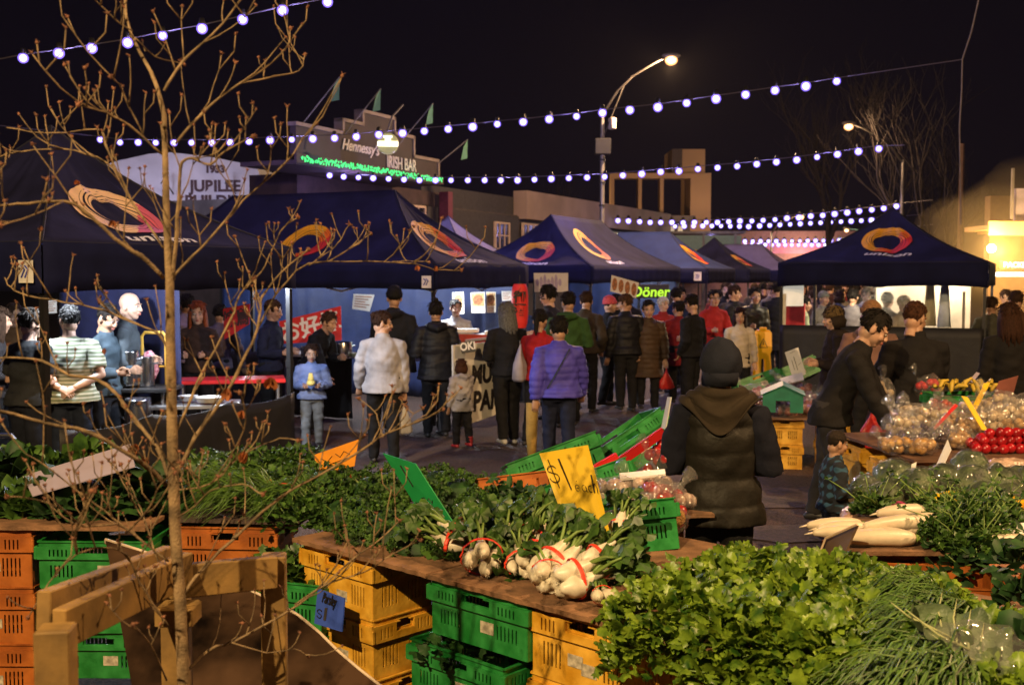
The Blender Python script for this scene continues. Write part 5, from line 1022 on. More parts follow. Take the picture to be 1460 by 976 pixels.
# stall lamps
def tube_lamp(E, x, y, z, L, label, p, col=COOL, rz=0):
    F = empty('stall_lamp', E.matrix_basis @ V((x, y, z)), E.rotation_euler.z+rz, label, 'lamp'); m = MB(); m.box((0, 0, .03), (L, .07, .04), bev=.008); m.build('housing', mt_white, F)
    m = MB(); m.tube([(-L/2+.03, 0, -.01), (L/2-.03, 0, -.01)], .018, 8); m.build('tube', glow('cool_tube', (.9, .95, 1), 9), F)
    light('lamp_light', (0, 0, -.06), col, p*1.8, F, .06)
for e in (GA, GB, GC, GD, GE, GR): e.matrix_basis = Matrix.Translation(e.location) @ Matrix.Rotation(e.rotation_euler.z, 4, 'Z')
tube_lamp(GA, -1.5, 1.6, 2.05, .8, 'fluorescent lamp inside the nearest left gazebo', 75)
tube_lamp(GA, -.35, 2.5, 2.04, .5, 'short lamp at the street corner of the nearest left gazebo', 75)
tube_lamp(GB, -4.6, 1.5, 1.98, .8, 'fluorescent lamp at the far left inside the wide gazebo', 55)
tube_lamp(GB, -2.4, 1.6, 1.98, .8, 'fluorescent lamp at the middle of the wide gazebo', 55)
tube_lamp(GB, -.7, 1.6, 1.98, .8, 'fluorescent lamp at the street end of the wide gazebo', 80)
tube_lamp(GC, -1.5, 1.5, 2.0, .8, 'fluorescent lamp inside the central gazebo', 80)
tube_lamp(GC, -1.2, 4.4, 2.0, .8, 'fluorescent lamp at the back of the central gazebo', 60)
tube_lamp(GD, -1.5, 1.0, 2.0, .8, 'fluorescent lamp inside the bright blue gazebo', 90)
tube_lamp(GE, -1.5, 1.0, 2.0, .8, 'fluorescent lamp inside the dark blue gazebo', 70, (1, .8, .55))
tube_lamp(GR, -1.9, 2.0, 2.0, .8, 'warm lamp at the left inside the right gazebo', 50, (1, .82, .55))
tube_lamp(GR, -.7, 1.9, 2.0, .8, 'warm lamp at the right inside the right gazebo', 60, (1, .78, .5))
def steam():
    m = MB(); m.ell((0, 0, 0), (.75, .45, .42), 20, 14, fn=lambda d: 1+.25*noise.noise(d*2)); mt = bpy.data.materials.new('steam'); mt.use_nodes = True; n = mt.node_tree; n.nodes.clear()
    o_ = n.nodes.new('ShaderNodeOutputMaterial'); v = n.nodes.new('ShaderNodeVolumePrincipled'); v.inputs['Color'].default_value = (.9, .88, .84, 1); v.inputs['Density'].default_value = .55; n.links.new(v.outputs[0], o_.inputs['Volume'])
    o = m.build('steam', mt, smooth=True); o.location = GR.matrix_basis @ V((-1.2, 1.2, 1.62)); tag(o, 'pale steam drifting inside the right gazebo', 'steam', kind='stuff')
steam()
m = MB(); m.ell((0, 0, 0), (2.2, 1.8, 1.7), 20, 14, fn=lambda d: 1+.3*noise.noise(d*2)); sm = bpy.data.materials['steam'].copy(); sm.name = 'cooking_smoke'
for n_ in sm.node_tree.nodes:
    if n_.type == 'PRINCIPLED_VOLUME': n_.inputs['Density'].default_value = .03
    if n_.type == 'PRINCIPLED_VOLUME': n_.inputs['Color'].default_value = (.95, .8, .5, 1)
o = m.build('cooking_smoke', sm, smooth=True); o.location = (10.6, 23.4, 2.5); tag(o, 'glowing cooking smoke round the takeaway lamp', 'smoke', kind='stuff')
# bare street trees behind the right gazebo and by the shops
def bare_tree(px, d, hgt, label, seed, mt_, spread=1.0, depth=6, group=None):
    r = random.Random(seed); p = P(px, 400, d); E = empty('bare_tree', (p.x, d, 0), 0, label, 'tree', group); m = MB(); tr = MB()
    def br(q, dr, L, rad, k):
        n = 4; pts = [q]; dd = dr.copy()
        for i in range(n):
            dd = (dd+V((r.uniform(-.16, .16), r.uniform(-.16, .16), r.uniform(-.02, .12)))).normalized(); q = q+dd*L/n; pts.append(q)
        (tr if k == 0 else m).tube(pts, [max(.006, rad*(1-.35*i/n)) for i in range(n+1)], 6 if k < 2 else 3, cap=False)
        if k >= depth: return
        for i in range(3 if k < 4 else 2):
            t = pts[-1] if i == 0 else pts[r.randint(2, n)]; a = r.uniform(0, 6.28); s = spread*r.uniform(.35, .75)
            br(t, (dd+V((math.cos(a)*s, math.sin(a)*s, .12))).normalized(), L*r.uniform(.62, .86), rad*.6, k+1)
    br(V((0, 0, 0)), V((0, 0, 1)), hgt*.26, hgt*.012, 0); tr.build('trunk', mt_, E, smooth=True); m.build('crown', mt_, E, smooth=True)
mt_bark = mat('dark_bark', (.011, .007, .006), .9, var=.3)
bare_tree(1200, 46, 12.5, 'large bare tree behind the second street lamp', 3, mt_bark); bare_tree(1290, 39, 12.0, 'large bare tree just left of the brown pole', 5, mt_bark); bare_tree(1345, 44, 9.5, 'smaller bare tree beside the takeaway shop', 8, mt_bark)
bare_tree(812, 52, 7.5, 'small bare tree beyond the shop roof left of the lamp post', 11, mt_bark, depth=5)
def vehicle():                                       # pale awning strip and distant glass canopy beyond the blue gazebos
    c = P(930, 333, 58); E = empty('glass_canopy', (c.x, 58, 0), 0, 'long glass roofed canopy behind the blue gazebos', 'canopy'); m = MB(); m.box((0, 0, 4.1), (9, 3, .12)); m.build('roof', mt_galv, E)
    for i in range(6): q = MB(); q.box((-4+i*1.6, -1.4, 2.05), (.12, .12, 4.04)); q.build('post', mt_galv, E)
    m = MB(); m.box((0, -1.42, 3.6), (8.6, .04, .7)); m.build('lit_panel', mat('canopy_panel', (.1, .14, .1), .4, emit=(.7, .9, .6), estr=.05), E)
    c = P(1130, 360, 75); E = empty('lit_storefront', (c.x, 75, 0), 0, 'pinkish lit storefront at the far end of the street', 'building'); m = MB(); m.box((0, 0, 2.4), (16, 4, 4.8)); m.build('wall', mat('pink_render', (.3, .17, .16), .8), E)
    m = MB(); m.box((-2, -2.05, 3.7), (9, .06, .7)); m.build('lit_fascia', mat('lit_pink', (.4, .15, .2), .6, emit=(1, .35, .5), estr=.2), E); light('shop_light', (0, -3.5, 3), (1, .6, .4), 300, E, .3)
vehicle()

def haze():
    m = MB(); m.box((0, 50, 13.5), (240, 150, 29)); mt = bpy.data.materials.new('halo_haze'); mt.use_nodes = True; n = mt.node_tree; n.nodes.clear()  # thin scattering volume added to give the lamps halos
    o_ = n.nodes.new('ShaderNodeOutputMaterial'); v = n.nodes.new('ShaderNodeVolumePrincipled'); v.inputs['Color'].default_value = (.95, .93, .95, 1); v.inputs['Density'].default_value = .00014; n.links.new(v.outputs[0], o_.inputs['Volume'])
    tag(m.build('haze', mt), kind='stuff')
haze()
# ------------------------------------------------------------------ crates
def make_crate(name, L, W, H, mtl, slotn=5):
    E = empty(name); b = MB(); rimz = H*.62; lw, ll = W-.03, L-.03
    def slots(wd, n, z0, z1, groups): 
        out = []
        for g in groups:
            for i in range(n): x = g*wd+(i-(n-1)/2)*.0195; out.append((x-.0038, x+.0038, z0, z1))
        return out
    for (wd, off, rz) in ((ll, lw/2, 0), (ll, lw/2, math.pi), (lw, ll/2, math.pi/2), (lw, ll/2, -math.pi/2)):
        T = Matrix.Rotation(rz, 4, 'Z') @ Matrix.Translation((0, -off, 0))
        b.panel(wd, H-.004, slots(wd, slotn, .05, rimz-.03, (-.3, .3) if wd > .4 else (-.22, .22))+([(-wd*.13, wd*.13, H-.062, H-.028)]), .005, M=T)
    b.panel(ll, lw, [(-ll/2+.05+i*.05, -ll/2+.075+i*.05, .05+j*.06, .09+j*.06) for i in range(int((ll-.08)/.05)) for j in range(int((lw-.08)/.06))], .005, M=Matrix.Translation((0, -lw/2, .008)) @ Matrix.Rotation(R(-90), 4, 'X') @ Matrix.Scale(-1, 4, (0, 0, 1)) if 0 else Matrix(((1, 0, 0, 0), (0, 0, 1, -lw/2), (0, 1, 0, .008), (0, 0, 0, 1))))
    b.build('basket', mtl, E)
    r = MB()
    for (wd, off, rz) in ((L, W/2, 0), (L, W/2, math.pi), (W-.006, L/2, math.pi/2), (W-.006, L/2, -math.pi/2)):
        T = Matrix.Rotation(rz, 4, 'Z') @ Matrix.Translation((0, -off, rimz)); hh = H-rimz; hw_ = wd*.14
        r.panel(wd, hh*.72, slots(wd, slotn-1, .014, hh*.72-.014, (-.3, .3) if wd > .4 else (-.29, .29))+[(-hw_, hw_, hh*.30, hh*.72)], .004, M=T)
        r.box((0, .0075, .001), (wd-.002, .014, .004), M=T)
        for s in (-1, 1): r.box((s*wd*.285, .0075, hh*.72-.003), (wd*.42, .014, .004), M=T); r.box((s*hw_, .007, hh*.36), (.005, .014, hh*.7), M=T)
        r.box((0, .007, hh*.3), (hw_*2, .013, .004), M=T)
        r.box((0, .012, H-rimz-.003), (wd-.02, .014, .006), M=T)
    for a in (-1, 1):
        for c in (-1, 1): r.box((a*(L/2-.004), c*(W/2-.004), rimz+.03), (.018, .018, .062), bev=.004)
    r.build('rim', mtl, E); return E
PROTO = {'yellow': make_crate('plastic_crate', .50, .37, .27, mt_yel), 'orange': make_crate('plastic_crate', .50, .37, .27, mt_org), 'green': make_crate('plastic_crate', .54, .38, .22, mt_grn, 6)}
USED = set()
def crate(kind, p, rz, label, tilt=None, group='plastic produce crates'):
    o = PROTO[kind] if kind not in USED else copy_tree(PROTO[kind]); USED.add(kind)
    o.location = p; o.rotation_euler = (0, 0, rz) if tilt is None else tilt
    if RND.random() < .55:
        s_ = MB(); s_.box((RND.uniform(-.08, .08), -{'green': .178}.get(kind, .173)-.0012, RND.uniform(.07, .10)), (.07, .002, .045)); s_.build('sticker', mat('worn_sticker', (.42, .38, .3), .7, var=.4, nscale=40), o)
    return tag(o, label, 'crate', group)
# ------------------------------------------------------------------ T1: the front stall
ZB = .815
e1 = V((.7317, -.6816, 0)); e2 = V((.6816, .7317, 0)); A1 = V((-.95, 5.0, 0))
def T1(t, s, z=ZB): return A1+e1*t+e2*s+V((0, 0, z))
RZ1 = math.atan2(e1.y, e1.x)
def board_mesh(name, cx, L, W, z, rz, label, mt_=mt_ply, th=.018):
    m = MB(); n = 24; pts = [(-L/2+L*i/n, -W/2+.004*math.sin(i*2.3)) for i in range(n+1)]+[(L/2-L*i/n, W/2) for i in range(n+1)]
    m.prism(pts, 0, th); o = m.build(name, mt_, None, loc=(cx.x, cx.y, z), rz=rz); return tag(o, label, 'board')
for k, (t0, t1) in enumerate(((-.03, .86), (.868, 2.02), (2.03, 3.2))):
    c = A1+e1*(t0+t1)/2+e2*.58; board_mesh('display_board', c, t1-t0, 1.22, ZB-.018-.002*k, RZ1, ['worn plywood board under the parsley', 'worn plywood board under the white bulbs', 'plywood board hidden under the celery heap'][k])
def stack(kind, t, s, zs, lab, rot=0, off=(0, 0)):
    for i, z in enumerate(zs):
        p = T1(t+rn(-.006, .006)+off[0]*i, s+rn(-.006, .006)+off[1]*i, z); crate(kind, p, RZ1+rot+R(rn(-1, 1)), lab % (['top', 'second from the top', 'third from the top', 'bottom'][i]))
stack('yellow', .24, .19, (.527, .262, .0), 'yellow crate, %s in the stack left of the green ones')
stack('green', 1.12, .17, (.575, ), 'green crate, %s directly under the plywood beside the yellow stack')
stack('green', 1.06, .12, (.33, .11), 'green crate filled with greens, %s of the lower pair under the bulbs')
stack('yellow', 1.62, .19, (.527, .262, .0), 'yellow crate, %s in the stack under the white bulbs right end')
stack('yellow', 2.55, .3, (.525, .260), 'yellow crate, %s in the stack beneath the celery')
stack('green', .5, .92, (.57, .345, .12), 'green crate, %s in the hidden back stack left')
stack('yellow', 1.7, .92, (.527, .262, .0), 'yellow crate, %s in the hidden back stack right')
stack('orange', 2.75, .95, (.523, .258), 'orange crate, %s in the stack at the back right of the celery')
# ------------------------------------------------------------------ leaves
GL_ = dict(parsley=mat('parsley_leaf', (.022, .08, .012), .6, var=.5, nscale=22, trans=.2, col2=(.07, .17, .018)),
           celery=mat('celery_leaf', (.045, .15, .014), .42, var=.45, nscale=15, trans=.25, col2=(.27, .40, .035)),
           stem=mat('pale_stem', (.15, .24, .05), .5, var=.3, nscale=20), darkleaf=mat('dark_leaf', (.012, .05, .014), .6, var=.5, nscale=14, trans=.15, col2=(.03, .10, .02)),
           mid=mat('mid_leaf', (.035, .10, .02), .45, var=.45, nscale=14, trans=.2, col2=(.09, .19, .03)), chive=mat('chive_blade', (.035, .09, .015), .45, var=.4, nscale=20, col2=(.10, .2, .03)), white=mat('white_bulb', (.62, .55, .42), .4, var=.1, nscale=30, col2=(.75, .7, .58)))
def leaf(m, p, d, up, L, w, mi=0, lobes=5, cup=.25, crink=.12, r=RND):
    d = d.normalized(); s = d.cross(up)
    if s.length < 1e-3: s = d.orthogonal()
    s.normalize(); n = s.cross(d); N = lobes*3 if lobes > 3 else lobes*2+2; vs = [p, p+d*L*.5+n*(L*cup*.3)]; cur = r.uniform(-.25, .3); nl = lobes
    for i in range(N+1):
        t = i/N; a = math.pi*(t*1.76-.88); rr = (1-.30*abs(math.cos(math.pi*nl*t))**1.5 if nl > 3 else 1)*(1+r.uniform(-crink, crink))
        x = math.sin(a)*w*rr; y = (.5+.5*math.cos(a)*rr)*L+L*.03
        vs.append(p+d*y+s*x+n*(-(abs(x)/max(w, 1e-4))*L*cup*.5-cur*(y/L)**2*L+r.uniform(-.09, .09)*L))
    fs = [(1, 2+i, 3+i) for i in range(N)]+[(0, 2, 1), (0, 1, 2+N)]
    m.add(vs, fs, mi)
def rdir(r, up=.6):
    a = r.uniform(0, 6.283); return V((math.cos(a), math.sin(a), r.uniform(-.3, up*2)))
def leaf_heap(name, c, rx, ry, rz_, n, L, label, mt_, cat, seed, lobes=5, stems=12, base=0, group=None, spread=.8, stemL=.12, cup=.25, rot=0, stemm=None):
    """a bunch of leaves: leaves through a low dome's volume, thin stems from its foot."""
    r = random.Random(seed); m = MB(); E = empty(name, c, rot, label, cat, group); st = MB()
    for i in range(n):
        a = r.uniform(0, 6.283); q = r.random()**.5; z = r.uniform(.15, 1)*math.sqrt(max(0, 1-q*q)); k = 1+.22*noise.noise(V((math.cos(a)*2+seed, math.sin(a)*2, q*2)))
        p = V((rx*q*math.cos(a)*k, ry*q*math.sin(a)*k, base+rz_*z*k)); o = V((p.x/rx, p.y/ry, (p.z-base)/rz_*1.1+.15))
        d = (o.normalized()*.8+V((r.uniform(-1, 1), r.uniform(-1, 1), r.uniform(-.5, .6)))*spread).normalized()
        leaf(m, p, d, (V((r.uniform(-.5, .5), r.uniform(-.5, .5), 1))), L*r.uniform(.6, 1.25), L*r.uniform(.4, .62), 0, lobes, cup, r=r)
    for i in range(stems):
        a = r.uniform(0, 6.283); p = V((rx*.75*math.cos(a)*r.random(), ry*.75*math.sin(a)*r.random(), base+rz_*.4)); q = p+V((r.uniform(-1, 1), r.uniform(-1, 1), r.uniform(.2, 1)))*stemL
        st.tube([p, p.lerp(q, .5)+V((0, 0, .01)), q], [.0035, .003, .002], 5)
        for _ in range(3): leaf(st if 0 else m, q, V((r.uniform(-1, 1), r.uniform(-1, 1), r.uniform(0, .8))), V((0, 0, 1)), L*.9, L*.4, 0, lobes, cup, r=r)
    m.build('leaves', mt_, E, smooth=True)
    if stems: st.build('stems', stemm or GL_['stem'], E, smooth=True)
    return E
def curly(name, c, r0, label, seed, mt_, n=1500, group='bunches of curly parsley', flat=.75):
    """curly parsley: frilly tufts packed over a dome."""
    r = random.Random(seed); E = empty(name, c, 0, label, 'parsley', group); m = MB()
    for t in range(int(n/26)):
        a = r.uniform(0, 6.283); z = r.uniform(-.1, 1); q = math.sqrt(max(0, 1-z*z)); k = r0*(1+.18*noise.noise(V((a*2, z*3, seed))))*r.uniform(.86, 1.03); o = V((q*math.cos(a), q*math.sin(a), z*flat)); cpt = o*k
        tr = r0*r.uniform(.13, .2)
        for i in range(26):
            d = (o+V((r.uniform(-1, 1), r.uniform(-1, 1), r.uniform(-1, 1)))*1.1).normalized(); p = cpt+d*tr*r.uniform(.3, 1); u = d.orthogonal().normalized(); u = Matrix.Rotation(r.uniform(0, 6.28), 3, d) @ u; v = d.cross(u); s = r0*r.uniform(.035, .06)
            e = d*s*r.uniform(-.6, .9)
            m.add([p-u*s, p-v*s*.7+e, p+u*s, p+v*s*.7-e*.5], [(0, 1, 2), (0, 2, 3)])
    m.build('leaves', mt_, E)
    st = MB()
    for i in range(14):
        a = r.uniform(0, 6.28); st.tube([(0, 0, -.01), (r0*.5*math.cos(a), r0*.5*math.sin(a), r0*.25), (r0*.8*math.cos(a), r0*.8*math.sin(a), r0*.5)], [.003, .003, .002], 4)
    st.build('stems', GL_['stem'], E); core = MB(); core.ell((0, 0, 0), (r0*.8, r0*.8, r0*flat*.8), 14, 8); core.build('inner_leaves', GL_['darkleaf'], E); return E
# parsley row on the left half of T1 and T0
PP = [(560, 770, 5.0, .19), (606, 745, 5.15, .16), (655, 705, 5.6, .17), (500, 735, 5.3, .18), (545, 700, 5.6, .19), (625, 690, 5.8, .15), (690, 720, 5.4, .14), (470, 690, 5.8, .17), (595, 790, 4.75, .12), (520, 775, 4.95, .12)]
PL = ['frontmost curly parsley bunch hanging over the yellow crates', 'curly parsley bunch in front of the green card', 'curly parsley bunch right of the green card', 'curly parsley bunch left above the yellow crates', 'curly parsley bunch left of the green card', 'small curly parsley bunch behind the green card', 'curly parsley bunch beside the white bulbs', 'rearmost curly parsley bunch near the orange card', 'small parsley tuft at the board edge left of the white bulbs', 'small parsley tuft above the yellow crate corner']
for k, (px, py, d, r0) in enumerate(PP):
    p = P(px, py, d); p.z = min(max(p.z, ZB+.03), 1.08)-.02; curly('parsley_bunch', p, r0, PL[k], k+20, GL_['parsley'], 2300)
m = MB()
# ------------------------------------------------------------------ bunches of white bulbs
mt_band = mat('rubber_band_red', (.75, .05, .02), .5, var=0)
def bulb_bunch(p, ang, s, label, seed, up=.25, nb=4, long=False):
    r = random.Random(seed); E = empty('vegetable_bunch', p, ang, label, 'vegetable bunch', 'bunches of white bulbs tied with red bands'); b = MB(); st = MB(); lf = MB()
    for i in range(nb):
        a = 6.283*i/nb+r.uniform(-.3, .3); y, z = .030*s*math.cos(a), .026*s*math.sin(a)+.034*s; x = r.uniform(-.012, .012)*s; w_ = r.uniform(.024, .032)*s*(.75 if long else 1)
        pts = [V((x-.036*s, y*1.3, z*1.05)), V((x-.022*s, y*1.25, z)), V((x, y*1.15, z)), V((x+.03*s, y*.85, z+.004*s)), V((x+.07*s, y*.8, z+.012*s))]
        b.tube(pts, [w_*.6, w_*1.0, w_*1.1, w_*.72, w_*.36], 10, rnd=True); [b.tube([V((x-.04*s, y*1.3, z)), V((x-.065*s, y*1.3+r.uniform(-.012, .012), z+r.uniform(-.012, .012)))], [.0012, .0005], 3) for _ in range(5)]
        if r.random() < .6: b.tube([pts[0], pts[0]+V((-.02*s, r.uniform(-.01, .01), -.008))], [.004, .001], 5)
        q = pts[-1]
        for k in range(3):
            e = q+V((r.uniform(.03, .08), r.uniform(-.06, .06), r.uniform(.0, .05)))*s; st.tube([q-V((.03*s, 0, 0)), q.lerp(e, .6)+V((0, 0, .01)), e], [.006*s, .0045*s, .003*s], 6)
            for j in range(3): leaf(lf, q.lerp(e, .5+.25*j), V((r.uniform(.4, 1), r.uniform(-.8, .8), r.uniform(-.3, .5))), V((0, 0, 1)), r.uniform(.05, .08)*s, r.uniform(.02, .032)*s, 0, 4, .4, r=r)
    g = MB(); n = 24; g.tube([(.008*s, .060*s*math.cos(6.283*i/n)*(1+.04*math.cos(i*3)), .036*s+.053*s*math.sin(6.283*i/n)) for i in range(n+1)], [(.006*s, .0022*s)]*(n+1), 6, side=(1, 0, 0), cap=False)
    b.build('bulbs', GL_['white'], E, smooth=True); st.build('stems', GL_['stem'], E, smooth=True); lf.build('leaves', GL_['mid'], E); g.build('rubber_band', mt_band, E)
    E.rotation_euler = (0, -up, ang); return E
BB = [(688, 812, 4.42, 95, 1.15, 'small long rooted bunch at the front left edge of the board', .1), (722, 788, 4.55, 70, 1.05, 'bulb bunch just below the tallest leafy one', .5), (757, 772, 4.6, 60, 1.0, 'bulb bunch under the foot of the yellow card', .45), (772, 800, 4.42, 40, 1.1, 'fat bulb bunch in the middle of the heap', .35),
      (794, 812, 4.3, 35, 1.15, 'bulb bunch with a steep red band right of the middle', .4), (742, 808, 4.38, 110, .9, 'long rooted bunch hanging between two bulb bunches', .3), (782, 832, 4.18, 80, .95, 'knobbly bulb bunch lowest in the heap', .1), (818, 840, 4.1, 20, 1.15, 'large bulb bunch at the front edge with a vertical band', .12),
      (853, 806, 4.2, 25, 1.0, 'bulb bunch at the right beside the celery', .3), (882, 758, 4.62, 70, .85, 'single bulb bunch beside the green box behind the card', .5), (648, 778, 4.7, 160, 1.15, 'long white rooted bunch pointing left', .2), (676, 768, 4.8, 80, .85, 'pale feathery bunch right of the parsley', .5), (858, 855, 3.98, 100, .55, 'two tiny loose bulbs at the board edge', .0)]
for k, (px, py, d, a, s, lb, up) in enumerate(BB):
    p = P(px, py, d); p.z = max(p.z-.03, ZB+.004); bulb_bunch(p+V((0, -.04, .015)), R(a), s*1.22, lb, 50+k, up, 2 if k == 12 else 4 if k != 6 else 5, long=k in (0, 5, 10))
for k, (px, py, d, rx, rz_, n) in enumerate(((720, 735, 4.95, .17, .14, 150), (775, 775, 4.7, .15, .04, 110), (862, 785, 4.4, .13, .07, 110), (700, 770, 4.7, .14, .08, 110), (740, 700, 5.15, .15, .12, 110), (660, 800, 4.55, .13, .05, 90), (745, 825, 4.28, .10, .04, 60), (880, 800, 4.25, .15, .13, 120))):
    p = P(px, py, d); p.y += .12; p.z = max(ZB, p.z-.12); leaf_heap('greens_bunch', p, rx, rx*.8, rz_*.9, int(n*1.25), .055, ['tall leafy tops behind the tied bulbs at left', 'leafy tops at the foot of the yellow card', 'leafy tops right of the yellow card', 'low leafy tops between parsley and bulbs', 'leafy tops highest behind the bulbs', 'sprawling leaves at the left board edge', 'leaves spilling over the board below the bulbs', 'leaves between the bulbs and the celery'][k], GL_['mid'] if k != 4 else GL_['darkleaf'], 'greens', 90+k, lobes=4, stems=8, cup=.35)
# ------------------------------------------------------------------ celery heap
CI = 0; PO = ['leftmost of the front row', 'second of the front row', 'third of the front row', 'fourth of the front row', 'right end of the front row', 'left in the middle row', 'second of the middle row', 'third of the middle row', 'right in the middle row', 'left in the back row', 'centre of the back row', 'right in the back row', 'far right in the back row']
for j, row in enumerate((((1.95, .14), (2.25, .12), (2.55, .14), (2.85, .16), (3.05, .05)), ((1.9, .46), (2.2, .48), (2.52, .46), (2.82, .5)), ((1.86, .80), (2.12, .88)  , (2.42, .84)))):
    for (t, s) in row:
        c = T1(t, s, ZB-.01); leaf_heap('celery_bunch', c, .23, .22, (.14, .13, .10)[j], 430, .062, 'bright green leafy celery bunch, '+PO[CI], GL_['celery'], 'celery', 200+CI, lobes=6, stems=10, group='celery bunches heaped at the front', spread=.75, stemL=.09, cup=.3); CI += 1
for k, (t, s) in enumerate(((1.98, -.04), (2.3, -.06), (2.62, -.06), (2.9, -.05))):   # leaves hanging over the front edge
    leaf_heap('celery_bunch', T1(t, s, ZB-.12), .17, .10, .15, 170, .062, 'celery leaves drooping over the board edge, '+['leftmost', 'second', 'third', 'fourth'][k], GL_['celery'], 'celery', 300+k, lobes=6, stems=4, group='celery bunches heaped at the front', cup=.3)
def blades(name, c, ang, label, seed, n=160, L=.5, mt_=None, cat='chives', fan=.35, lift=.1, w_=.0035):
    r = random.Random(seed); E = empty(name, c, ang, label, cat); m = MB()
    for i in range(n):
        a = r.gauss(0, fan); y = r.uniform(-.07, .07); z = r.uniform(0, .09); l = L*r.uniform(.6, 1.1); d = V((math.cos(a), math.sin(a), 0)); pts = [V((0, y, z))+d*(l*t)+V((0, 0, math.sin(t*math.pi)*lift*r.uniform(.4, 1.2)-.02*t)) for t in (0, .3, .6, .85, 1)]
        m.tube(pts, [(w_, w_*.6), (w_, w_*.6), (w_*.9, w_*.5), (w_*.6, w_*.4), (.0008, .0008)], 4)
    m.build('blades', mt_ or GL_['chive'], E); return E
for k, (px, py, d, a) in enumerate(((1375, 950, 3.25, 208), (1350, 985, 3.05, 214), (1350, 890, 3.65, 184), (1375, 1005, 2.95, 212), (1330, 1010, 2.95, 218), (1380, 910, 3.5, 198), (1355, 925, 3.4, 203))):
    p = P(px, py, d); p.z = max(ZB+.02, min(p.z, .90)); blades('chive_bunch', p, R(a), 'bundle of long green chives, '+['pointing left beside the big leaf', 'lower of the left pair', 'rearmost one above the others', 'nearest the bottom edge', 'leftmost against the celery', 'just left of the plastic covered leaf', 'in the middle of the heap'][k], 400+k, 170, .33)
def big_leaf(c, label, seed, L=.3, wd=.16, mt_=None, rz=0, pitch=.5, name='cabbage_leaf'):
    r = random.Random(seed); E = empty(name, c, rz, label, 'leaf'); m = MB(); n, k = 14, 12; vs = []
    for i in range(n+1):
        t = i/n; w_ = wd*math.sin(math.pi*min(1, t*.93+.07))**.6*(1+.06*math.sin(i*2.7))
        for j in range(k+1):
            s = -1+2*j/k; x = L*t; y = w_*s; z = .06*math.sin(t*3)+.05*s*s*(1+.5*math.sin(t*22))+.012*math.sin(x*60+y*40)
            vs.append((x, y, z))
    m.add(vs, [(i*(k+1)+j, i*(k+1)+j+1, (i+1)*(k+1)+j+1, (i+1)*(k+1)+j) for i in range(n) for j in range(k)])
    o = m.build('blade', mt_ or mat('cabbage_leaf', (.07, .13, .06), .5, var=.4, nscale=10, bump=.6, bscale=30, col2=(.16, .22, .11), trans=.2), E, smooth=True); o.modifiers.new('s', 'SUBSURF').levels = 1
    v = MB(); v.tube([(0, 0, .004), (L*.5, 0, .064), (L*.95, 0, .02)], [.009, .006, .002], 6)
    for q in (range(1, 6) if mt_ is None else ()):
        for s in (-1, 1): x = L*q/6.5; v.tube([(x*.85, 0, .06*math.sin(x/L*3)+.006), (x+.04, s*wd*.45, .06*math.sin(x/L*3)+.02), (x+.08, s*wd*.8, .06*math.sin(x/L*3)+.05)], [.004, .003, .001], 5)
    v.build('veins', mat('leaf_vein', (.35, .38, .18), .5), E, smooth=True); E.rotation_euler = (0, -pitch, rz); return E
p = P(1425, 968, 3.0); big_leaf(V((p.x-.02, p.y-.05, .86)), 'large veined cabbage leaf under plastic at the bottom right', 3, .34, .13, rz=R(118), pitch=.35)
p = P(1465, 945, 3.2); leaf_heap('leafy_greens', V((p.x, p.y, .86)), .1, .1, .08, 70, .07, 'dark cabbage leaves at the bottom right corner', GL_['darkleaf'], 'greens', 4, lobes=2, stems=2, cup=.4)
p = P(1470, 870, 3.7); leaf_heap('leafy_greens', V((p.x, p.y, .88)), .1, .1, .08, 70, .06, 'dark broad leaves rising at the right edge', GL_['darkleaf'], 'greens', 5, lobes=2, stems=2, cup=.4)
m = MB(); p = P(1385, 940, 3.1); m.ell((0, 0, 0), (.17, .15, .09), 26, 18, fn=lambda d: 1+.16*noise.noise(d*3)+.04*noise.noise(d*11)); o = m.build('plastic_wrap', film('clear_film', amt=.2), smooth=True, loc=(p.x, p.y, .93)); tag(o, 'clear plastic wrap over the large cabbage leaf', 'plastic wrap')
# ------------------------------------------------------------------ T0: left stall with greens
board_mesh('display_board', V((-2.35, 5.75, 0)), 1.35, 1.2, ZB, R(-2), 'rough plywood board under the dark greens at the left'); board_mesh('display_board', V((-1.26, 5.85, 0)), .62, 1.1, ZB-.004, R(-6), 'dark plywood board behind the tree trunk', mat('dark_ply', (.06, .04, .035), .8))
for i, z in enumerate((.54, .27, .0)): crate('orange', V((-2.48, 5.35, z)), R(rn(-1, 1)), 'orange crate at the left edge, %s of its stack' % ['top', 'middle', 'bottom'][i])
for i, z in enumerate((.55, .33, .11)): crate('green', V((-1.93, 5.30+.02*i, z)), R(rn(-2, 2)), 'green crate left of the trunk, %s of its stack' % ['top', 'middle', 'bottom'][i])
crate('green', V((-1.62, 5.75, .60)), R(4), 'green crate pushed back behind the trunk with an open handle'); 
for i, z in enumerate((.53, .26, .0)): crate('orange', V((-1.35, 5.45, z)), R(-4), 'orange crate right of the trunk, %s of its stack' % ['top', 'middle', 'bottom'][i])
for i, z in enumerate((.42, .2)): crate('green', V((-1.02, 5.1+.03*i, z)), R(-20), 'green crate of loose leaves beside the blue card, %s one' % ['upper', 'lower'][i])
leaf_heap('loose_greens', V((-1.02, 5.08, .6)), .2, .15, .1, 90, .07, 'loose pale leaves in the green crate by the blue card', GL_['mid'], 'greens', 77, stems=6)
leaf_heap('loose_greens', T1(1.04, .1, .5), .24, .15, .06, 120, .06, 'dim loose leaves inside the lower green crate', GL_['darkleaf'], 'greens', 78, stems=6)
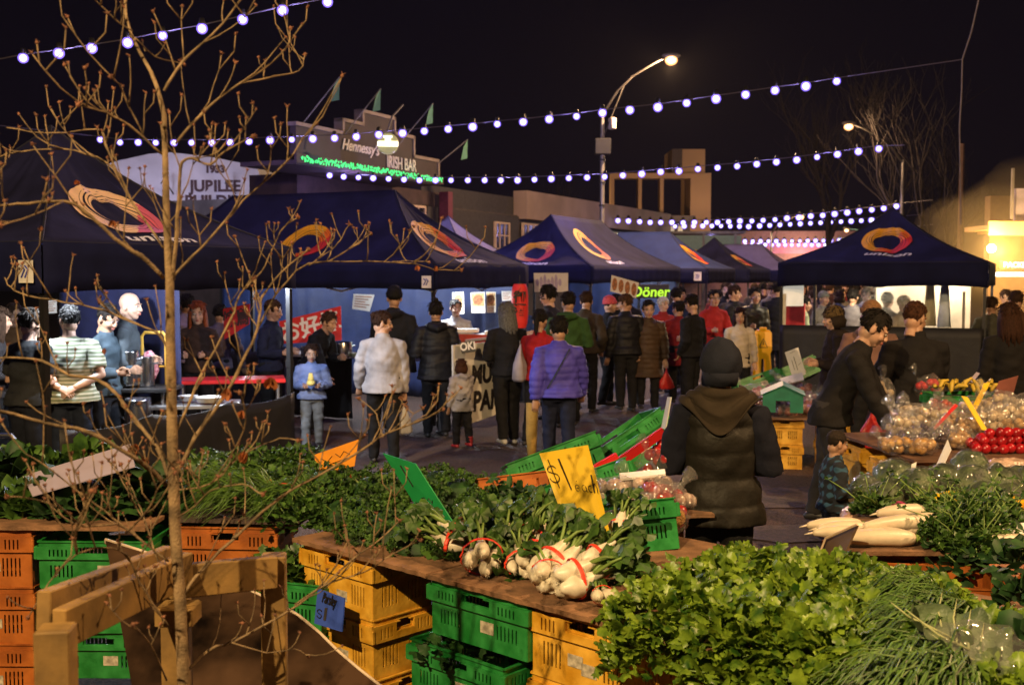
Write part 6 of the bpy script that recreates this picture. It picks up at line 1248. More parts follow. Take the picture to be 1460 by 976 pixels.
G0 = [(-10, 700, 5.9, .24, .2, 'darkleaf', 'dark spinach clump at the left edge'), (60, 735, 5.55, .2, .05, 'mid', 'pale chard stems in front of the lilac board'), (115, 728, 5.45, .18, .07, 'darkleaf', 'dark leaves spilling under the lilac board'), (185, 700, 5.45, .13, .15, 'darkleaf', 'broad dark leaves left of the trunk'), (205, 715, 5.5, .16, .14, 'darkleaf', 'dark leaf clump touching the trunk'), (120, 655, 6.3, .2, .14, 'mid', 'leaf clump behind the lilac board'), (30, 690, 6.1, .2, .14, 'mid', 'leaf clump at the left behind the lilac board')]
for k, (px, py, d, rx, rz_, kd, lb) in enumerate(G0):
    p = P(px, py, d); leaf_heap('leafy_greens', V((p.x, p.y, ZB+.02)), rx, rx, rz_, 110, .12, lb, GL_[kd], 'greens', 500+k, lobes=2, stems=8, cup=.4, stemL=.14)
G1 = [(320, 680, 6.2, .22, .16), (375, 665, 6.4, .22, .18), (420, 650, 6.5, .2, .18), (350, 720, 5.8, .2, .14), (410, 705, 5.9, .22, .18), (455, 720, 5.6, .2, .17), (300, 650, 6.6, .18, .12), (430, 750, 5.3, .18, .13), (480, 690, 6.0, .17, .15)]
for k, (px, py, d, rx, rz_) in enumerate(G1):
    p = P(px, py, d); z = max(ZB, min(p.z-.12, 1.05)); leaf_heap('herb_bunch', V((p.x, p.y, z)), rx, rx, rz_, 330, .042, ['coriander bunch right of the trunk', 'coriander bunch behind the spring onions', 'tall coriander bunch nearest the boy in blue', 'herb bunch in front of the trunk gap', 'herb bunch in the middle of the green heap', 'herb bunch left of the curly parsley', 'herb bunch farthest back by the trunk', 'low herb bunch over the yellow crate rim', 'herb bunch beside the orange card'][k], GL_['parsley'] if k % 3 else GL_['mid'], 'herbs', 600+k, lobes=5, stems=24, stemL=.1, cup=.2)
for k, (px, py, d, a) in enumerate(((345, 700, 5.6, 180), (400, 725, 5.4, 175), (330, 735, 5.4, 190), (300, 710, 5.7, 185))):
    p = P(px, py, d); blades('spring_onions', V((p.x+.15, p.y, max(ZB+.03, p.z-.05))), R(a), 'spring onion bundle, '+['upper left', 'right under the herbs', 'lowest near the crates', 'nearest the trunk'][k], 700+k, 90, .36, cat='spring onions')
mt_chil = mat('red_chilli', (.55, .03, .02), .35, var=.1)
for k, (px, py, d) in enumerate(((385, 690, 5.7), (372, 695, 5.7), (415, 695, 5.6), (515, 682, 5.7), (18, 712, 5.6), (178, 715, 5.45))):
    p = P(px, py, d); m = MB(); m.tube([(-.05, 0, 0), (0, .01, .012), (.05, 0, 0)], [.011, .013, .004], 8, rnd=True); o = m.build('chilli', mt_chil, smooth=True); o.location = (p.x, p.y, p.z); o.rotation_euler = (0, .3, rn(0, 3)); tag(o, ['red chilli in the herbs right of the trunk, right one', 'red chilli in the herbs right of the trunk, left one', 'red chilli in the middle of the herb heap', 'red chilli near the orange card', 'red stalk end at the far left', 'red rubber tied stalk left of the trunk'][k], 'chilli')
# leaning round tabletop
def disc():
    c = P(330, 950, 3.9); E = empty('curved_tabletop', c, 0, 'dark varnished curved tabletop with a pale rim leaning behind the tree guard', 'tabletop')
    rim = [(150, 768), (200, 783), (240, 797), (300, 816), (350, 836), (392, 856), (425, 876), (455, 902), (483, 932), (512, 958), (545, 985), (585, 1030), (610, 1090)]
    dd = lambda y: 4.25-.55*(y-770)/300
    top = [P(x, y, dd(y))-c for x, y in rim]; bot = [P(x, y, dd(y)-.12)-c for x, y in ((560, 1180), (300, 1190), (205, 1100), (185, 960), (165, 850))]
    L = top+bot; n = (L[6]-L[0]).cross(L[-2]-L[0]).normalized(); n = n if n.y > 0 else -n; k = len(L)
    L = [p-n*((p-L[0]).dot(n)) for p in L]                # one flat sheet
    m = MB(); m.add(L+[p+n*.025 for p in L], [tuple(range(k)), tuple(range(2*k-1, k-1, -1))]+[(i, (i+1) % k, k+(i+1) % k, k+i) for i in range(k)])
    m.build('top', mat('dark_varnish', (.006, .003, .002), .25, var=.6, nscale=3.4, col2=(.06, .034, .02)), E)
    q = MB(); q.tube([p+n*.012 for p in L[:13]], (.017, .008), 8, side=tuple(n)); q.build('rim', mat('pale_rim', (.5, .4, .3), .35), E, smooth=True)
disc()
# ------------------------------------------------------------------ T5: tilted crates and bags behind the front stall
T5r = R(8)
board_mesh('display_board', V((.38, 6.0, 0)), 1.15, 1.0, .78, T5r, 'board under the tilted green crates left of the vest wearer')
for i, (x, y, z) in enumerate(((.1, 5.9, .51), (.1, 5.9, .25), (.65, 6.0, .51), (.65, 6.0, .25), (.1, 5.9, -.01), (.65, 6.0, -.01))): crate('yellow', V((x, y, max(0, z))), T5r, 'yellow support crate under the back board, %s one' % ['left upper', 'left middle', 'right upper', 'right middle', 'left lowest', 'right lowest'][i])
def tilted(kind, px, py, d, yaw, roll, label):
    p = P(px, py, d); return crate(kind, p, 0, label, tilt=(R(-14), R(roll), R(yaw)))
tilted('green', 800, 694, 6.15, 10, -19, 'green crate tipped up behind the price card'); tilted('green', 905, 664, 6.45, 20, -30, 'green crate tipped up highest beside the vest wearer'); tilted('green', 835, 735, 5.75, 14, -17, 'green crate tipped in front of the other two'); tilted('green', 872, 790, 4.9, 12, -3, 'green crate of pink bags right of the price card')
tilted('orange', 745, 752, 5.7, 15, -4, 'orange crate peeping out left of the price card')
mt_pinkb = mat('garlic_skin', (.5, .3, .26), .35, var=.3, nscale=40, col2=(.62, .5, .42), coat=.6)
def bagged(px, py, d, r0, col, label, seed, sq=.7, n=12, br=.035, amt=.22, zmin=None, cat='bag of produce', group=None, nm='produce_bag', filler=None):
    r = random.Random(seed); p = P(px, py, d)
    if zmin: p.z = max(p.z, zmin)
    E = empty(nm, p, r.uniform(0, 6), label, cat, group); m = MB()
    for i in range(n):
        a = r.uniform(0, 6.28); q = r.random()**.5*.75; m.ell((r0*q*math.cos(a), r0*q*.8*math.sin(a), r.uniform(-.4, .5)*r0*sq), br*r.uniform(.8, 1.15), 10, 7)
    m.build('contents', col, E, smooth=True); b = MB()
    b.ell((0, 0, 0), (r0, r0*.85, r0*sq), 24, 16, fn=lambda d_: 1+.2*noise.noise(d_*3+V((seed, 0, 0)))+.08*noise.noise(d_*9)); b.tube([(r0*.7, 0, r0*sq*.5), (r0*.95, 0, r0*sq*.8), (r0*1.1, 0, r0*sq*1.3), (r0*1.3, .01, r0*sq*1.5)], [.03, .012, .03, .04], 9, side=(0, 1, 0))
    b.build('plastic_bag', film('bag_film', amt=amt), E, smooth=True); return E
for k, (px, py, d, r0) in enumerate(((883, 698, 5.2, .12), (940, 705, 5.15, .12), (905, 722, 4.95, .12), (925, 690, 5.4, .12), (890, 735, 4.85, .1), (950, 740, 5.0, .11), (938, 660, 5.9, .13), (968, 715, 5.2, .09))):
    bagged(px, py, d, r0, [mt_pinkb, mat('red_bagged', (.4, .03, .03), .3, var=.3), mt_pinkb, mt_pinkb][k % 4 if k != 6 else 1], 'bag of pinkish garlic and shallots, '+['behind the white strip', 'right of the white strip', 'in the green crate', 'behind the strip near the vest', 'lowest beside the card', 'touching the vest wearer', 'red one beside the tipped crate', 'smallest at the vest hem'][k], 30+k, .55, 12, .032)
m = MB(); m.ell((0, 0, 0), (.08, .06, .05), 20, 14, fn=lambda d: 1+.08*noise.noise(d*4)); o = m.build('net_bag', mat('straw_net', (.45, .25, .08), .8, var=.5, nscale=60, bump=.8, bscale=90), smooth=True); p = P(952, 738, 4.95); o.location = p; tag(o, 'straw coloured net bag at the right of the pink bags', 'net bag')
m = MB(); m.box((0, 0, 0), (.5, .02, .05)); o = m.build('red_strip', mt_red); o.location = P(895, 650, 6.0); o.rotation_euler = (0, R(-30), R(20)); tag(o, 'red plastic edging under the tipped green crate', 'strip')
m = MB(); m.box((0, 0, 0), (.28, .02, .04)); o = m.build('red_strip', mt_red); o.location = P(848, 668, 5.75); o.rotation_euler = (0, R(-25), R(20)); tag(o, 'short red strip between the tipped crates', 'strip')
for k in range(12):
    p = P(935+rn(0, 25), 625+rn(0, 40), 6.1); m = MB(); m.ell((0, 0, 0), .035, 12, 8); o = m.build('red_apple', mat('apple_red', (.4, .015, .02), .25, var=.4, nscale=15, coat=.5), smooth=True); o.location = p; tag(o, 'dark red apple piled against the vest wearer', 'apple', 'dark red apples beside the vest wearer')
# ------------------------------------------------------------------ T2: radish stall on the right
m = MB(); m.prism([(1.40, 4.68), (2.75, 4.66), (3.2, 6.35), (2.0, 6.35)], ZB, ZB+.018); tag(m.build('display_board', mt_ply), 'board under the white radishes and bagged cabbages', 'board')
for i, (x, y) in enumerate(((1.68, 4.92), (2.62, 4.92), (2.35, 6.1), (2.95, 6.1))):
    for j, z in enumerate((.54, .27, .0)): crate('orange', V((x, y, z)), R(rn(-2, 2)), 'orange crate under the radish board, %s, %s' % (['front left', 'front right', 'back left', 'back right'][i], ['top', 'middle', 'bottom'][j]))
crate('orange', P(1330, 872, 4.45)-V((0, 0, .12)), R(-8), 'open orange crate half hidden behind the celery'); crate('orange', V((1.98, 4.5, .30)), R(-10), 'orange crate below the open one behind the celery')
m = MB(); m.add([P(1410, 806, 4.5), P(1462, 806, 4.5), P(1452, 850, 4.35), P(1436, 879, 4.3), P(1428, 860, 4.35)], [(0, 1, 2, 3, 4)]); o = m.build('crate_flap', mt_org); o.modifiers.new('t', 'SOLIDIFY').thickness = .01; tag(o, 'orange pointed crate end hanging below the board at right', 'crate end')
mt_daik = mat('daikon_skin', (.66, .56, .42), .4, var=.16, nscale=7, bump=.1, bscale=40)
for k, (px, py, d, a, L, r0, lb) in enumerate(((1250, 790, 4.76, 2, .28, .036, 'white radish lying frontmost on the board'), (1243, 780, 4.86, 4, .22, .028, 'white radish just behind the frontmost one'), (1265, 765, 4.95, 8, .28, .03, 'white radish in the second layer beside the dark card'), (1288, 746, 4.95, 18, .38, .038, 'fat white radish raised over the others'), (1200, 772, 4.98, 3, .2, .03, 'white radish tip left of the dark card, middle'), (1188, 762, 5.05, 6, .22, .03, 'white radish tip left of the dark card, upper'), (1192, 782, 4.9, 0, .18, .028, 'white radish tip left of the dark card, lower'), (1285, 730, 5.2, 12, .22, .035, 'white radish behind the raised one'), (1430, 792, 4.72, 8, .26, .03, 'white radish at the right under the greens'), (1275, 776, 4.85, 150, .14, .03, 'stub of white radish under the leaves'))):
    p = P(px, py, d); p.z = max(p.z, ZB+.018+r0); E = empty('white_radish', p, R(a), lb, 'radish', 'white radishes on the right stall'); m = MB(); q = L/2
    m.tube([(-q, 0, 0), (-q*.6, 0, .003), (0, .005, .004), (q*.7, 0, .002), (q, 0, 0)], [r0*.55, r0*.85, r0, r0*1.05, r0*.85], 16, rnd=True); m.tube([(-q-r0*.5, 0, 0), (-q-.05, .004, -.008)], [.006, .0015], 6); m.build('root', mt_daik, E, smooth=True)
    m = MB(); m.lathe([(r0*.2, 0), (r0*.5, .006), (r0*.3, .02)], 10, M=Matrix.Translation((q+r0*.7, 0, 0)) @ Matrix.Rotation(R(90), 4, 'Y')); m.build('crown', GL_['stem'], E)
for k, (px, py, d, rx, rz_) in enumerate(((1358, 805, 4.8, .15, .11), (1390, 790, 4.85, .17, .14), (1370, 760, 5.15, .18, .13), (1405, 750, 5.2, .17, .14), (1385, 818, 4.68, .14, .06), (1247, 738, 5.4, .11, .07), (1330, 725, 5.45, .12, .07), (1425, 775, 5.0, .13, .1))):
    p = P(px, py, d); leaf_heap('radish_greens', V((p.x, p.y, ZB+.03)), rx, rx*.8, rz_, 330, .034, ['radish greens right of the frontmost radish', 'radish greens in the centre of the heap', 'radish greens behind the fat radish', 'radish greens under the white card', 'radish greens drooping over the board edge', 'feathery greens behind the dark card', 'curly greens in front of the cabbages', 'radish greens over the rightmost radish'][k], GL_['mid'] if k % 3 else GL_['parsley'], 'greens', 800+k, lobes=5, stems=16, stemL=.16, cup=.3)
leaf_heap('radish_greens', P(1375, 825, 4.6), .14, .06, .12, 90, .05, 'radish greens hanging in front of the orange crate', GL_['darkleaf'], 'greens', 830, lobes=3, stems=5)
p = P(1452, 812, 4.3); leaf_heap('leafy_greens', V((p.x, p.y, .86)), .11, .1, .08, 70, .07, 'dark rounded leaves at the right edge before the radishes', GL_['darkleaf'], 'greens', 831, lobes=2, stems=3)
mt_cab = mat('wrapped_cabbage', (.022, .045, .014), .5, var=.6, nscale=14, col2=(.09, .13, .045), bump=.8, bscale=26)
CB = [(1275, 680, 5.95, .11), (1310, 690, 5.8, .1), (1262, 708, 5.7, .09), (1345, 688, 5.9, .115), (1385, 690, 5.85, .12), (1425, 690, 5.85, .12), (1458, 690, 5.9, .115), (1383, 664, 6.2, .10), (1405, 707, 5.7, .09), (1440, 710, 5.7, .09), (1235, 695, 5.9, .08)]
for k, (px, py, d, r0) in enumerate(CB):
    p = P(px, py, d); E = empty('wrapped_cabbage', p, rn(0, 6), 'dark green cabbage in clear wrap, '+['at the left of the pile', 'beside the small white stake card', 'lowest at the left', 'right of the white stake cards', 'in the middle of the pile', 'right of the middle', 'cut by the right edge', 'perched on top of the pile', 'small one in front of the middle', 'small one in front at the right', 'small one at the far left end'][k], 'cabbage', 'cabbages in clear wrap'); m = MB()
    m.ell((0, 0, 0), (r0, r0, r0*.85), 22, 16, fn=lambda d_: 1+.12*noise.noise(d_*2.5+V((k, 0, 0)))+.05*math.sin(d_.x*9+d_.z*7)); m.build('head', mt_cab, E, smooth=True)
    m = MB(); m.ell((0, 0, 0), (r0*1.1, r0*1.08, r0*.95), 22, 16, fn=lambda d_: 1+.16*noise.noise(d_*4+V((k, 3, 0)))+.07*noise.noise(d_*11)); m.build('clear_wrap', film('cabbage_film', (.8, .85, .85), .12, .08), E, smooth=True)
for k, (px, py, d, s, c_, lb) in enumerate(((1352, 712, 5.45, (.2, .1, .08), (.75, .5, .02), 'yellow and clear packet beside the greens'), (1440, 722, 5.4, (.26, .12, .09), (.75, .42, .02), 'yellow packet at the right edge by the cabbages'), (1280, 722, 5.4, (.14, .08, .05), (.6, .06, .2), 'pink packet behind the fat white radish'), (1215, 735, 5.5, (.25, .12, .08), (.5, .3, .22), 'pinkish bag at the left end of the radish board'), (1245, 715, 5.7, (.24, .12, .06), (.5, .45, .4), 'pale crumpled bag left of the cabbages'), (1330, 710, 5.6, (.22, .1, .06), (.55, .4, .25), 'cream packet left of the yellow one'), (1400, 665, 6.4, (.3, .2, .05), (.42, .36, .5), 'lilac sheet under the topmost cabbage'), (1440, 665, 6.3, (.28, .16, .1), (.55, .38, .3), 'pink mushroom bag behind the cabbages'))):
    m = MB(); m.ell((0, 0, 0), (s[0]/2, s[1]/2, s[2]/2), 20, 14, fn=lambda d_: 1+.2*noise.noise(d_*3+V((k, 0, 0)))+.07*noise.noise(d_*10)); o = m.build('produce_packet', mat('packet%d' % k, c_, .22, var=.35, nscale=20, coat=.7, bump=.5, bscale=30), smooth=True); o.location = P(px, py, d); o.rotation_euler = (0, 0, R(15+20*k)); tag(o, lb, 'packet')
# ------------------------------------------------------------------ T3: tomatoes and onions
board_mesh('display_board', V((3.34, 7.5, 0)), 1.9, 1.2, .85, R(6), 'brown board under the tomatoes and onions', mat('brown_board', (.12, .06, .035), .7, var=.3)) 
for i, (x, y) in enumerate(((2.6, 7.15), (3.2, 7.2), (3.8, 7.3), (2.6, 7.8), (3.6, 7.9))):
    for j, z in enumerate((.575, .305, .035)): crate('yellow', V((x, y, z-.03)), R(6), 'yellow crate under the tomato board, %s, %s' % (['front left', 'front centre', 'front right', 'back left', 'back right'][i], ['top', 'middle', 'bottom'][j]))
mt_tom = mat('tomato_skin', (.30, .006, .01), .25, var=.4, nscale=5, coat=.4)
tm_ = MB(); tm_.ell((0, 0, 0), (.034, .034, .03), 14, 10); tm_me = tm_.mesh('tomato', mt_tom); cx_ = MB()
for i in range(5): a = i*1.257; cx_.tube([(0, 0, .03), (.012*math.cos(a), .012*math.sin(a), .031)], [.003, .001], 4)
k = 0
for lay in range(3):
    for i in range(22-lay*2):
        for j in range(3-lay if lay else 3):
            x = 2.93+.058*(i+lay)+rn(-.008, .008); y = 7.02+.06*j+.03*lay+(x-2.93)*.10+rn(-.008, .008); z = .868+.03+.045*lay+.012*j
            o = put('tomato', tm_me, None, (x, y, z+rn(0, .008)), (rn(0, 6), rn(0, 1), rn(0, 6)), rn(.9, 1.12)); tag(o, 'shiny red tomato in the long pile on the brown board', 'tomato', 'red tomatoes in a long pile')
ON = [mat('onion_skin', (.5, .25, .07), .4, var=.4, nscale=18, coat=.3, col2=(.6, .36, .14)), mat('pale_garlic', (.55, .4, .25), .5, var=.25, nscale=30, col2=(.68, .56, .4)), mat('purple_grape', (.05, .025, .06), .3, var=.4, nscale=20), mat('red_onion', (.35, .05, .03), .3, var=.3, nscale=20)]
OB = [(1290, 606, 7.7, .17, 1), (1330, 596, 7.8, .17, 1), (1295, 630, 7.2, .15, 2), (1335, 618, 7.3, .15, 2), (1275, 643, 7.05, .1, 0), (1370, 608, 7.6, .17, 0), (1405, 600, 7.7, .18, 1), (1440, 592, 7.8, .18, 1), (1390, 585, 8.1, .17, 1), (1345, 582, 8.1, .14, 3), (1455, 610, 7.6, .15, 0), (1425, 575, 8.3, .16, 1), (1315, 645, 7.0, .1, 0), (1365, 625, 7.25, .13, 0), (1465, 580, 8.2, .17, 1), (1300, 590, 8.0, .13, 1), (1365, 598, 7.95, .15, 0)]
OL = ['pale garlic at the left back', 'pale garlic behind the dark grapes', 'dark grapes at the left', 'dark grapes in the middle', 'small onions at the left corner', 'onions behind the tomatoes', 'pale garlic below the crossed yellow stakes', 'pale garlic near the maroon card', 'pale garlic at the top of the heap', 'red onions at the top left', 'onions at the right edge', 'pale garlic behind the maroon card foot', 'few onions next to the grapes', 'onions just left of the tomatoes', 'pale garlic at the far right top', 'pale garlic at the top left slope', 'onions in the centre under the red strip']
for k, (px, py, d, r0, c_) in enumerate(OB): bagged(px, py, d, r0, ON[c_], 'clear bag of '+OL[k], 60+k, .62, 34 if c_ != 2 else 50, .028 if c_ != 2 else .018, .2, zmin=.92)
crate('green', P(1373, 582, 8.9)+V((0, 0, -.1)), R(4), 'small green crate of yellow fruit behind the onions')
for k in range(16):
    p = P(1335+k*5.6, 552-abs(k % 3)*3, 8.9+.1*(k % 2)); m = MB(); m.tube([(-.05, 0, 0), (0, 0, .02), (.05, 0, 0)], [.014, .02, .01], 8, rnd=True); o = m.build('banana', mat('yellow_fruit', (.6, .42, .05), .5, var=.2), smooth=True); o.location = p; o.rotation_euler = (rn(-1, 1), rn(-1, .3), rn(0, 3)); tag(o, 'yellow banana sticking out of the small green crate', 'banana', 'bananas in the small green crate')
board_mesh('display_board', V((3.6, 8.95, 0)), .9, .45, .82, R(4), 'narrow board under the small green crate'); 
for j, z in enumerate((.55, .28, .01)): crate('orange', V((3.6, 8.95, z)), R(4), 'orange crate under the small green crate, '+['top', 'middle', 'bottom'][j])
for k, (px, py, d, r0) in enumerate(((1258, 560, 9.2, .12), (1268, 600, 8.6, .1), (1326, 556, 9.2, .12))): bagged(px, py, d, r0, [ON[1], ON[3], mt_red][k], ['crumpled clear bag between the two dark jackets', 'brown bag below the crumpled one by the hand', 'red bag left of the small green crate'][k], 90+k, 1.1, 14, .03)
# ------------------------------------------------------------------ T4: apple stall in the middle of the street
ZT = .52
board_mesh('display_board', V((3.05, 12.3, 0)), 1.05, 1.9, ZT, R(-6), 'board under the bagged red apples')
for i, (x, y) in enumerate(((2.86, 11.7), (3.36, 11.65), (3.0, 12.9))):
    for j, z in enumerate((.26, .0)): crate('yellow', V((x, y, z-.01*j)), R(-6+84*(i < 2)), 'yellow crate under the apple board, %s, %s' % (['front left', 'front right', 'back'][i], ['upper', 'lower'][j]))
mt_app = mat('bagged_apple', (.34, .02, .04), .25, var=.5, nscale=10, col2=(.5, .2, .15), coat=.5)
for k, (px, py, d, r0) in enumerate(((1082, 562, 12.9, .22), (1110, 560, 13.0, .2), (1142, 560, 12.9, .22), (1095, 580, 12.2, .22), (1135, 585, 12.0, .22), (1158, 575, 12.4, .18), (1118, 600, 11.6, .2), (1092, 598, 11.8, .18), (1148, 602, 11.7, .18), (1125, 550, 13.3, .2))):
    bagged(px, py, d, r0, mt_app, 'bag of red apples, '+['left at the back', 'behind the green box, left', 'behind the green box, right', 'left of the green box', 'right of the green box', 'at the right edge', 'front centre', 'front left', 'front right', 'farthest back'][k], 120+k, .6, 26, .042, .2, zmin=ZT+.08)
p = P(1116, 588, 11.3); E = empty('small_green_box', p, R(-12), 'teal green box with an open notch standing on the apple bags', 'box'); m = MB()
m.add([(-.2, 0, 0), (-.07, 0, 0), (-.07, 0, .12), (.07, 0, .12), (.07, 0, 0), (.2, 0, 0), (.2, 0, .19), (.0, 0, .27), (-.2, 0, .19)], [(0, 1, 2, 8), (2, 7, 8), (2, 3, 7), (3, 6, 7), (3, 4, 5, 6)]); tc_ = mat('teal_card', (.01, .16, .10), .5); o = m.build('front', tc_, E); o.modifiers.new('t', 'SOLIDIFY').thickness = .01
m = MB(); m.add([(-.22, -.02, .18), (0, -.02, .28), (0, .26, .30), (-.22, .26, .2)], [(0, 1, 2, 3)]); m.add([(0, -.02, .28), (.22, -.02, .18), (.22, .26, .2), (0, .26, .3)], [(0, 1, 2, 3)]); o = m.build('lid', tc_, E); o.modifiers.new('t', 'SOLIDIFY').thickness = .008
crate('green', P(1138, 545, 13.6), 0, 'green crate tipped up behind the apple bags', tilt=(R(-20), R(-22), R(10))); crate('green', P(1085, 562, 13.5), 0, 'green crate tipped low left of the apples behind the vest wearer', tilt=(R(-20), R(-18), R(5)))
# ------------------------------------------------------------------ young tree with timber guard in the foreground
mt_tb = mat('twig_bark', (.17, .115, .06), .8, var=.5, nscale=22, bump=.3, bscale=160); mt_bud = mat('bud', (.16, .065, .035), .85, var=.5, nscale=60)
def young_tree():
    r = random.Random(12); D0 = 2.8; base = P(258, 976, D0); E = empty('young_tree', (base.x, D0, 0), 0, 'leafless young tree with knobbly budded branches in the left foreground', 'tree'); O = V((base.x, D0, 0))
    tr = [(256, 1290, 2.8), (262, 980, 2.8), (257, 860, 2.8), (250, 760, 2.8), (246, 640, 2.8), (243, 500, 2.8), (242, 400, 2.8), (237, 300, 2.8), (236, 240, 2.8), (234, 164, 2.8), (225, 127, 2.8), (215, 102, 2.82), (199, 74, 2.84), (187, 49, 2.85), (180, 25, 2.86), (177, -12, 2.87)]
    rad = [q*.74 for q in [.024, .0215, .020, .0195, .0185, .0165, .0145, .012, .0105, .0085, .0072, .0062, .0055, .005, .0045, .004]]
    m = MB(); m.tube([P(*a)-O for a in tr], rad, 12); m.build('trunk', mt_tb, E, smooth=True)
    B = [(.0072, [(234, 130), (262, 86), (303, 49), (344, 0), (352, -15)], .1), (.004, [(189, 45), (164, 27), (135, 0), (120, -12)], -.1), (.004, [(193, 55), (220, 80), (262, 92)], .15), (.007, [(250, 205), (285, 165), (328, 127), (371, 102), (410, 66), (414, 41)], .2), (.005, [(345, 118), (390, 109), (426, 102), (435, 78)], .25), (.006, [(234, 223), (185, 180), (150, 160), (131, 154), (111, 150)], -.2), (.005, [(205, 195), (176, 135), (170, 120), (158, 109)], -.1),
         (.011, [(234, 396), (200, 365), (164, 340), (120, 300), (90, 287), (40, 290), (0, 293), (-20, 300)], -.25), (.004, [(90, 287), (50, 305), (0, 322)], -.3), (.006, [(234, 353), (190, 290), (168, 246), (139, 225), (90, 213), (30, 216), (0, 223), (-15, 230)], .2), (.005, [(168, 246), (150, 205), (140, 185), (70, 190), (10, 182)], .1), (.007, [(246, 396), (270, 370), (295, 344), (330, 305), (357, 275), (410, 230), (430, 200), (451, 176)], .1),
         (.010, [(246, 400), (252, 330), (256, 270), (260, 232), (275, 225), (300, 235), (322, 215), (360, 195)], -.05), (.013, [(236, 690), (210, 665), (184, 649), (128, 616), (66, 603), (0, 586), (-20, 583)], -.3), (.011, [(244, 690), (225, 640), (197, 603), (151, 547), (98, 534), (59, 514), (20, 509), (-10, 512)], .15), (.006, [(246, 520), (230, 480), (190, 460), (148, 442), (95, 431), (39, 421), (15, 410), (7, 396)], .2),
         (.010, [(250, 680), (279, 623), (312, 577), (338, 531), (358, 490), (367, 468), (372, 440), (374, 423), (400, 390), (440, 355)], .15), (.007, [(250, 620), (275, 560), (295, 518), (328, 459), (341, 423), (360, 400), (377, 380), (400, 330), (425, 310)], .3), (.006, [(367, 468), (385, 435), (400, 413), (440, 376), (523, 373), (590, 376), (620, 384), (658, 385)], .4), (.0045, [(440, 378), (458, 365), (480, 350), (498, 320)], .35), (.004, [(470, 372), (505, 350), (515, 343), (529, 333)], .45), (.004, [(560, 374), (590, 372), (612, 374)], .45),
         (.009, [(258, 850), (290, 810), (330, 770), (395, 712), (454, 678), (512, 644), (552, 617), (595, 601), (632, 583)], .25), (.0035, [(545, 622), (540, 600), (534, 586), (512, 568)], .2), (.0035, [(555, 615), (568, 590), (577, 577)], .35), (.0035, [(530, 632), (545, 600), (560, 560)], .15), (.0035, [(575, 608), (590, 590), (603, 582)], .3), (.0035, [(590, 602), (608, 590), (620, 575)], .4), (.008, [(262, 960), (300, 925), (330, 915), (395, 880), (440, 850), (500, 800), (545, 765), (570, 742)], .2), (.005, [(420, 862), (470, 830), (520, 815), (560, 790), (600, 770)], .1), (.004, [(330, 915), (380, 930), (420, 925), (440, 935)], .1),
         (.006, [(240, 800), (200, 770), (170, 745), (140, 720), (110, 700), (60, 660), (30, 640), (0, 600)], -.15), (.005, [(170, 745), (120, 750), (95, 730), (50, 712), (10, 708)], -.25), (.005, [(180, 760), (215, 720), (230, 690), (260, 660)], -.2), (.005, [(225, 800), (205, 740), (190, 700), (172, 662)], .1), (.006, [(245, 900), (225, 870), (200, 830), (180, 790), (150, 780), (110, 790), (70, 830), (40, 880)], -.3), (.005, [(110, 790), (108, 760), (112, 745), (130, 700)], -.35), (.005, [(238, 970), (215, 920), (190, 890)], -.3), (.004, [(246, 700), (300, 690), (330, 660), (360, 640), (400, 625), (425, 628)], -.1), (.004, [(300, 690), (335, 640), (350, 600), (342, 560)], -.15), (.004, [(248, 740), (280, 720), (300, 700), (345, 690), (375, 705)], -.2)]
    tw = MB(); bd = MB(); KN = []
    def bud(p, s): bd.ell(p, (s*.8, s*.75, s*.95), 7, 5, fn=lambda d: 1+.5*noise.noise(d*2+p*30)); [bd.tube([p, p+V((r.uniform(-1, 1), r.uniform(-1, 1), r.uniform(-.1, 1)))*s*r.uniform(1.3, 2.2)], [s*.5, s*.12], 4) for _ in range(4)]
    for i, (r0, pl, dz) in enumerate(B):
        d0 = 2.8 if pl[0][0] < 262 and pl[0][0] > 180 else 2.8+dz*.6; n = len(pl); m = MB(); pts = []
        for j, (x, y) in enumerate(pl): pts.append(P(x, y, d0+(dz)*(j/(n-1)))-O)
        # smooth path
        sp = []
        for j in range(n-1):
            p0, p1, p2, p3 = pts[max(0, j-1)], pts[j], pts[j+1], pts[min(n-1, j+2)]
            for t in (0, .34, .67): sp.append(.5*((2*p1)+(p2-p0)*t+(2*p0-5*p1+4*p2-p3)*t*t+(3*p1-p0-3*p2+p3)*t*t*t)+V((r.uniform(-1, 1), r.uniform(-1, 1), r.uniform(-1, 1)))*.0018)
        sp.append(pts[-1]); N = len(sp); rs = [max(.0016, r0*.52*(1-.62*j/(N-1))*(1+(.22 if j % 6 == 3 else 0))) for j in range(N)]
        m.tube(sp, rs, 7); m.build('branch', mt_tb, E, smooth=True)
        if pts[-1].x+O.x > P(0, 0, 2.8).x: bud(sp[-1], .0062)
        side = 1 if pl[-1][0] > pl[0][0] else -1
        for j in (j_ for j_ in range(2, N-1) if j_ % (3 if r0 < .004 else 5) in ((0,) if r0 < .004 else (0, 2, 3))):      # side twigs curving upward, each with a knobbly bud
            if r.random() < .2: continue
            q = sp[j]; L = r.uniform(.05, .2)*(1 if r0 > .0045 else .6); t = (sp[j+1]-sp[j-1]).normalized(); s_ = r.choice((-1, 1))
            dv = (t*.7+V((s_*.6, r.uniform(-.5, .5), r.uniform(-.2, .9)))).normalized(); p = q; tp = [q]
            for k in range(4): dv = (dv+V((r.uniform(-.18, .18), r.uniform(-.1, .1), .22+r.uniform(-.12, .18)))).normalized(); p = p+dv*L/4; tp.append(p)
            tw.tube(tp, [.0022, .0018, .0015, .0013, .0014], 5); bud(tp[-1], r.uniform(.003, .0052)); KN.append(0)
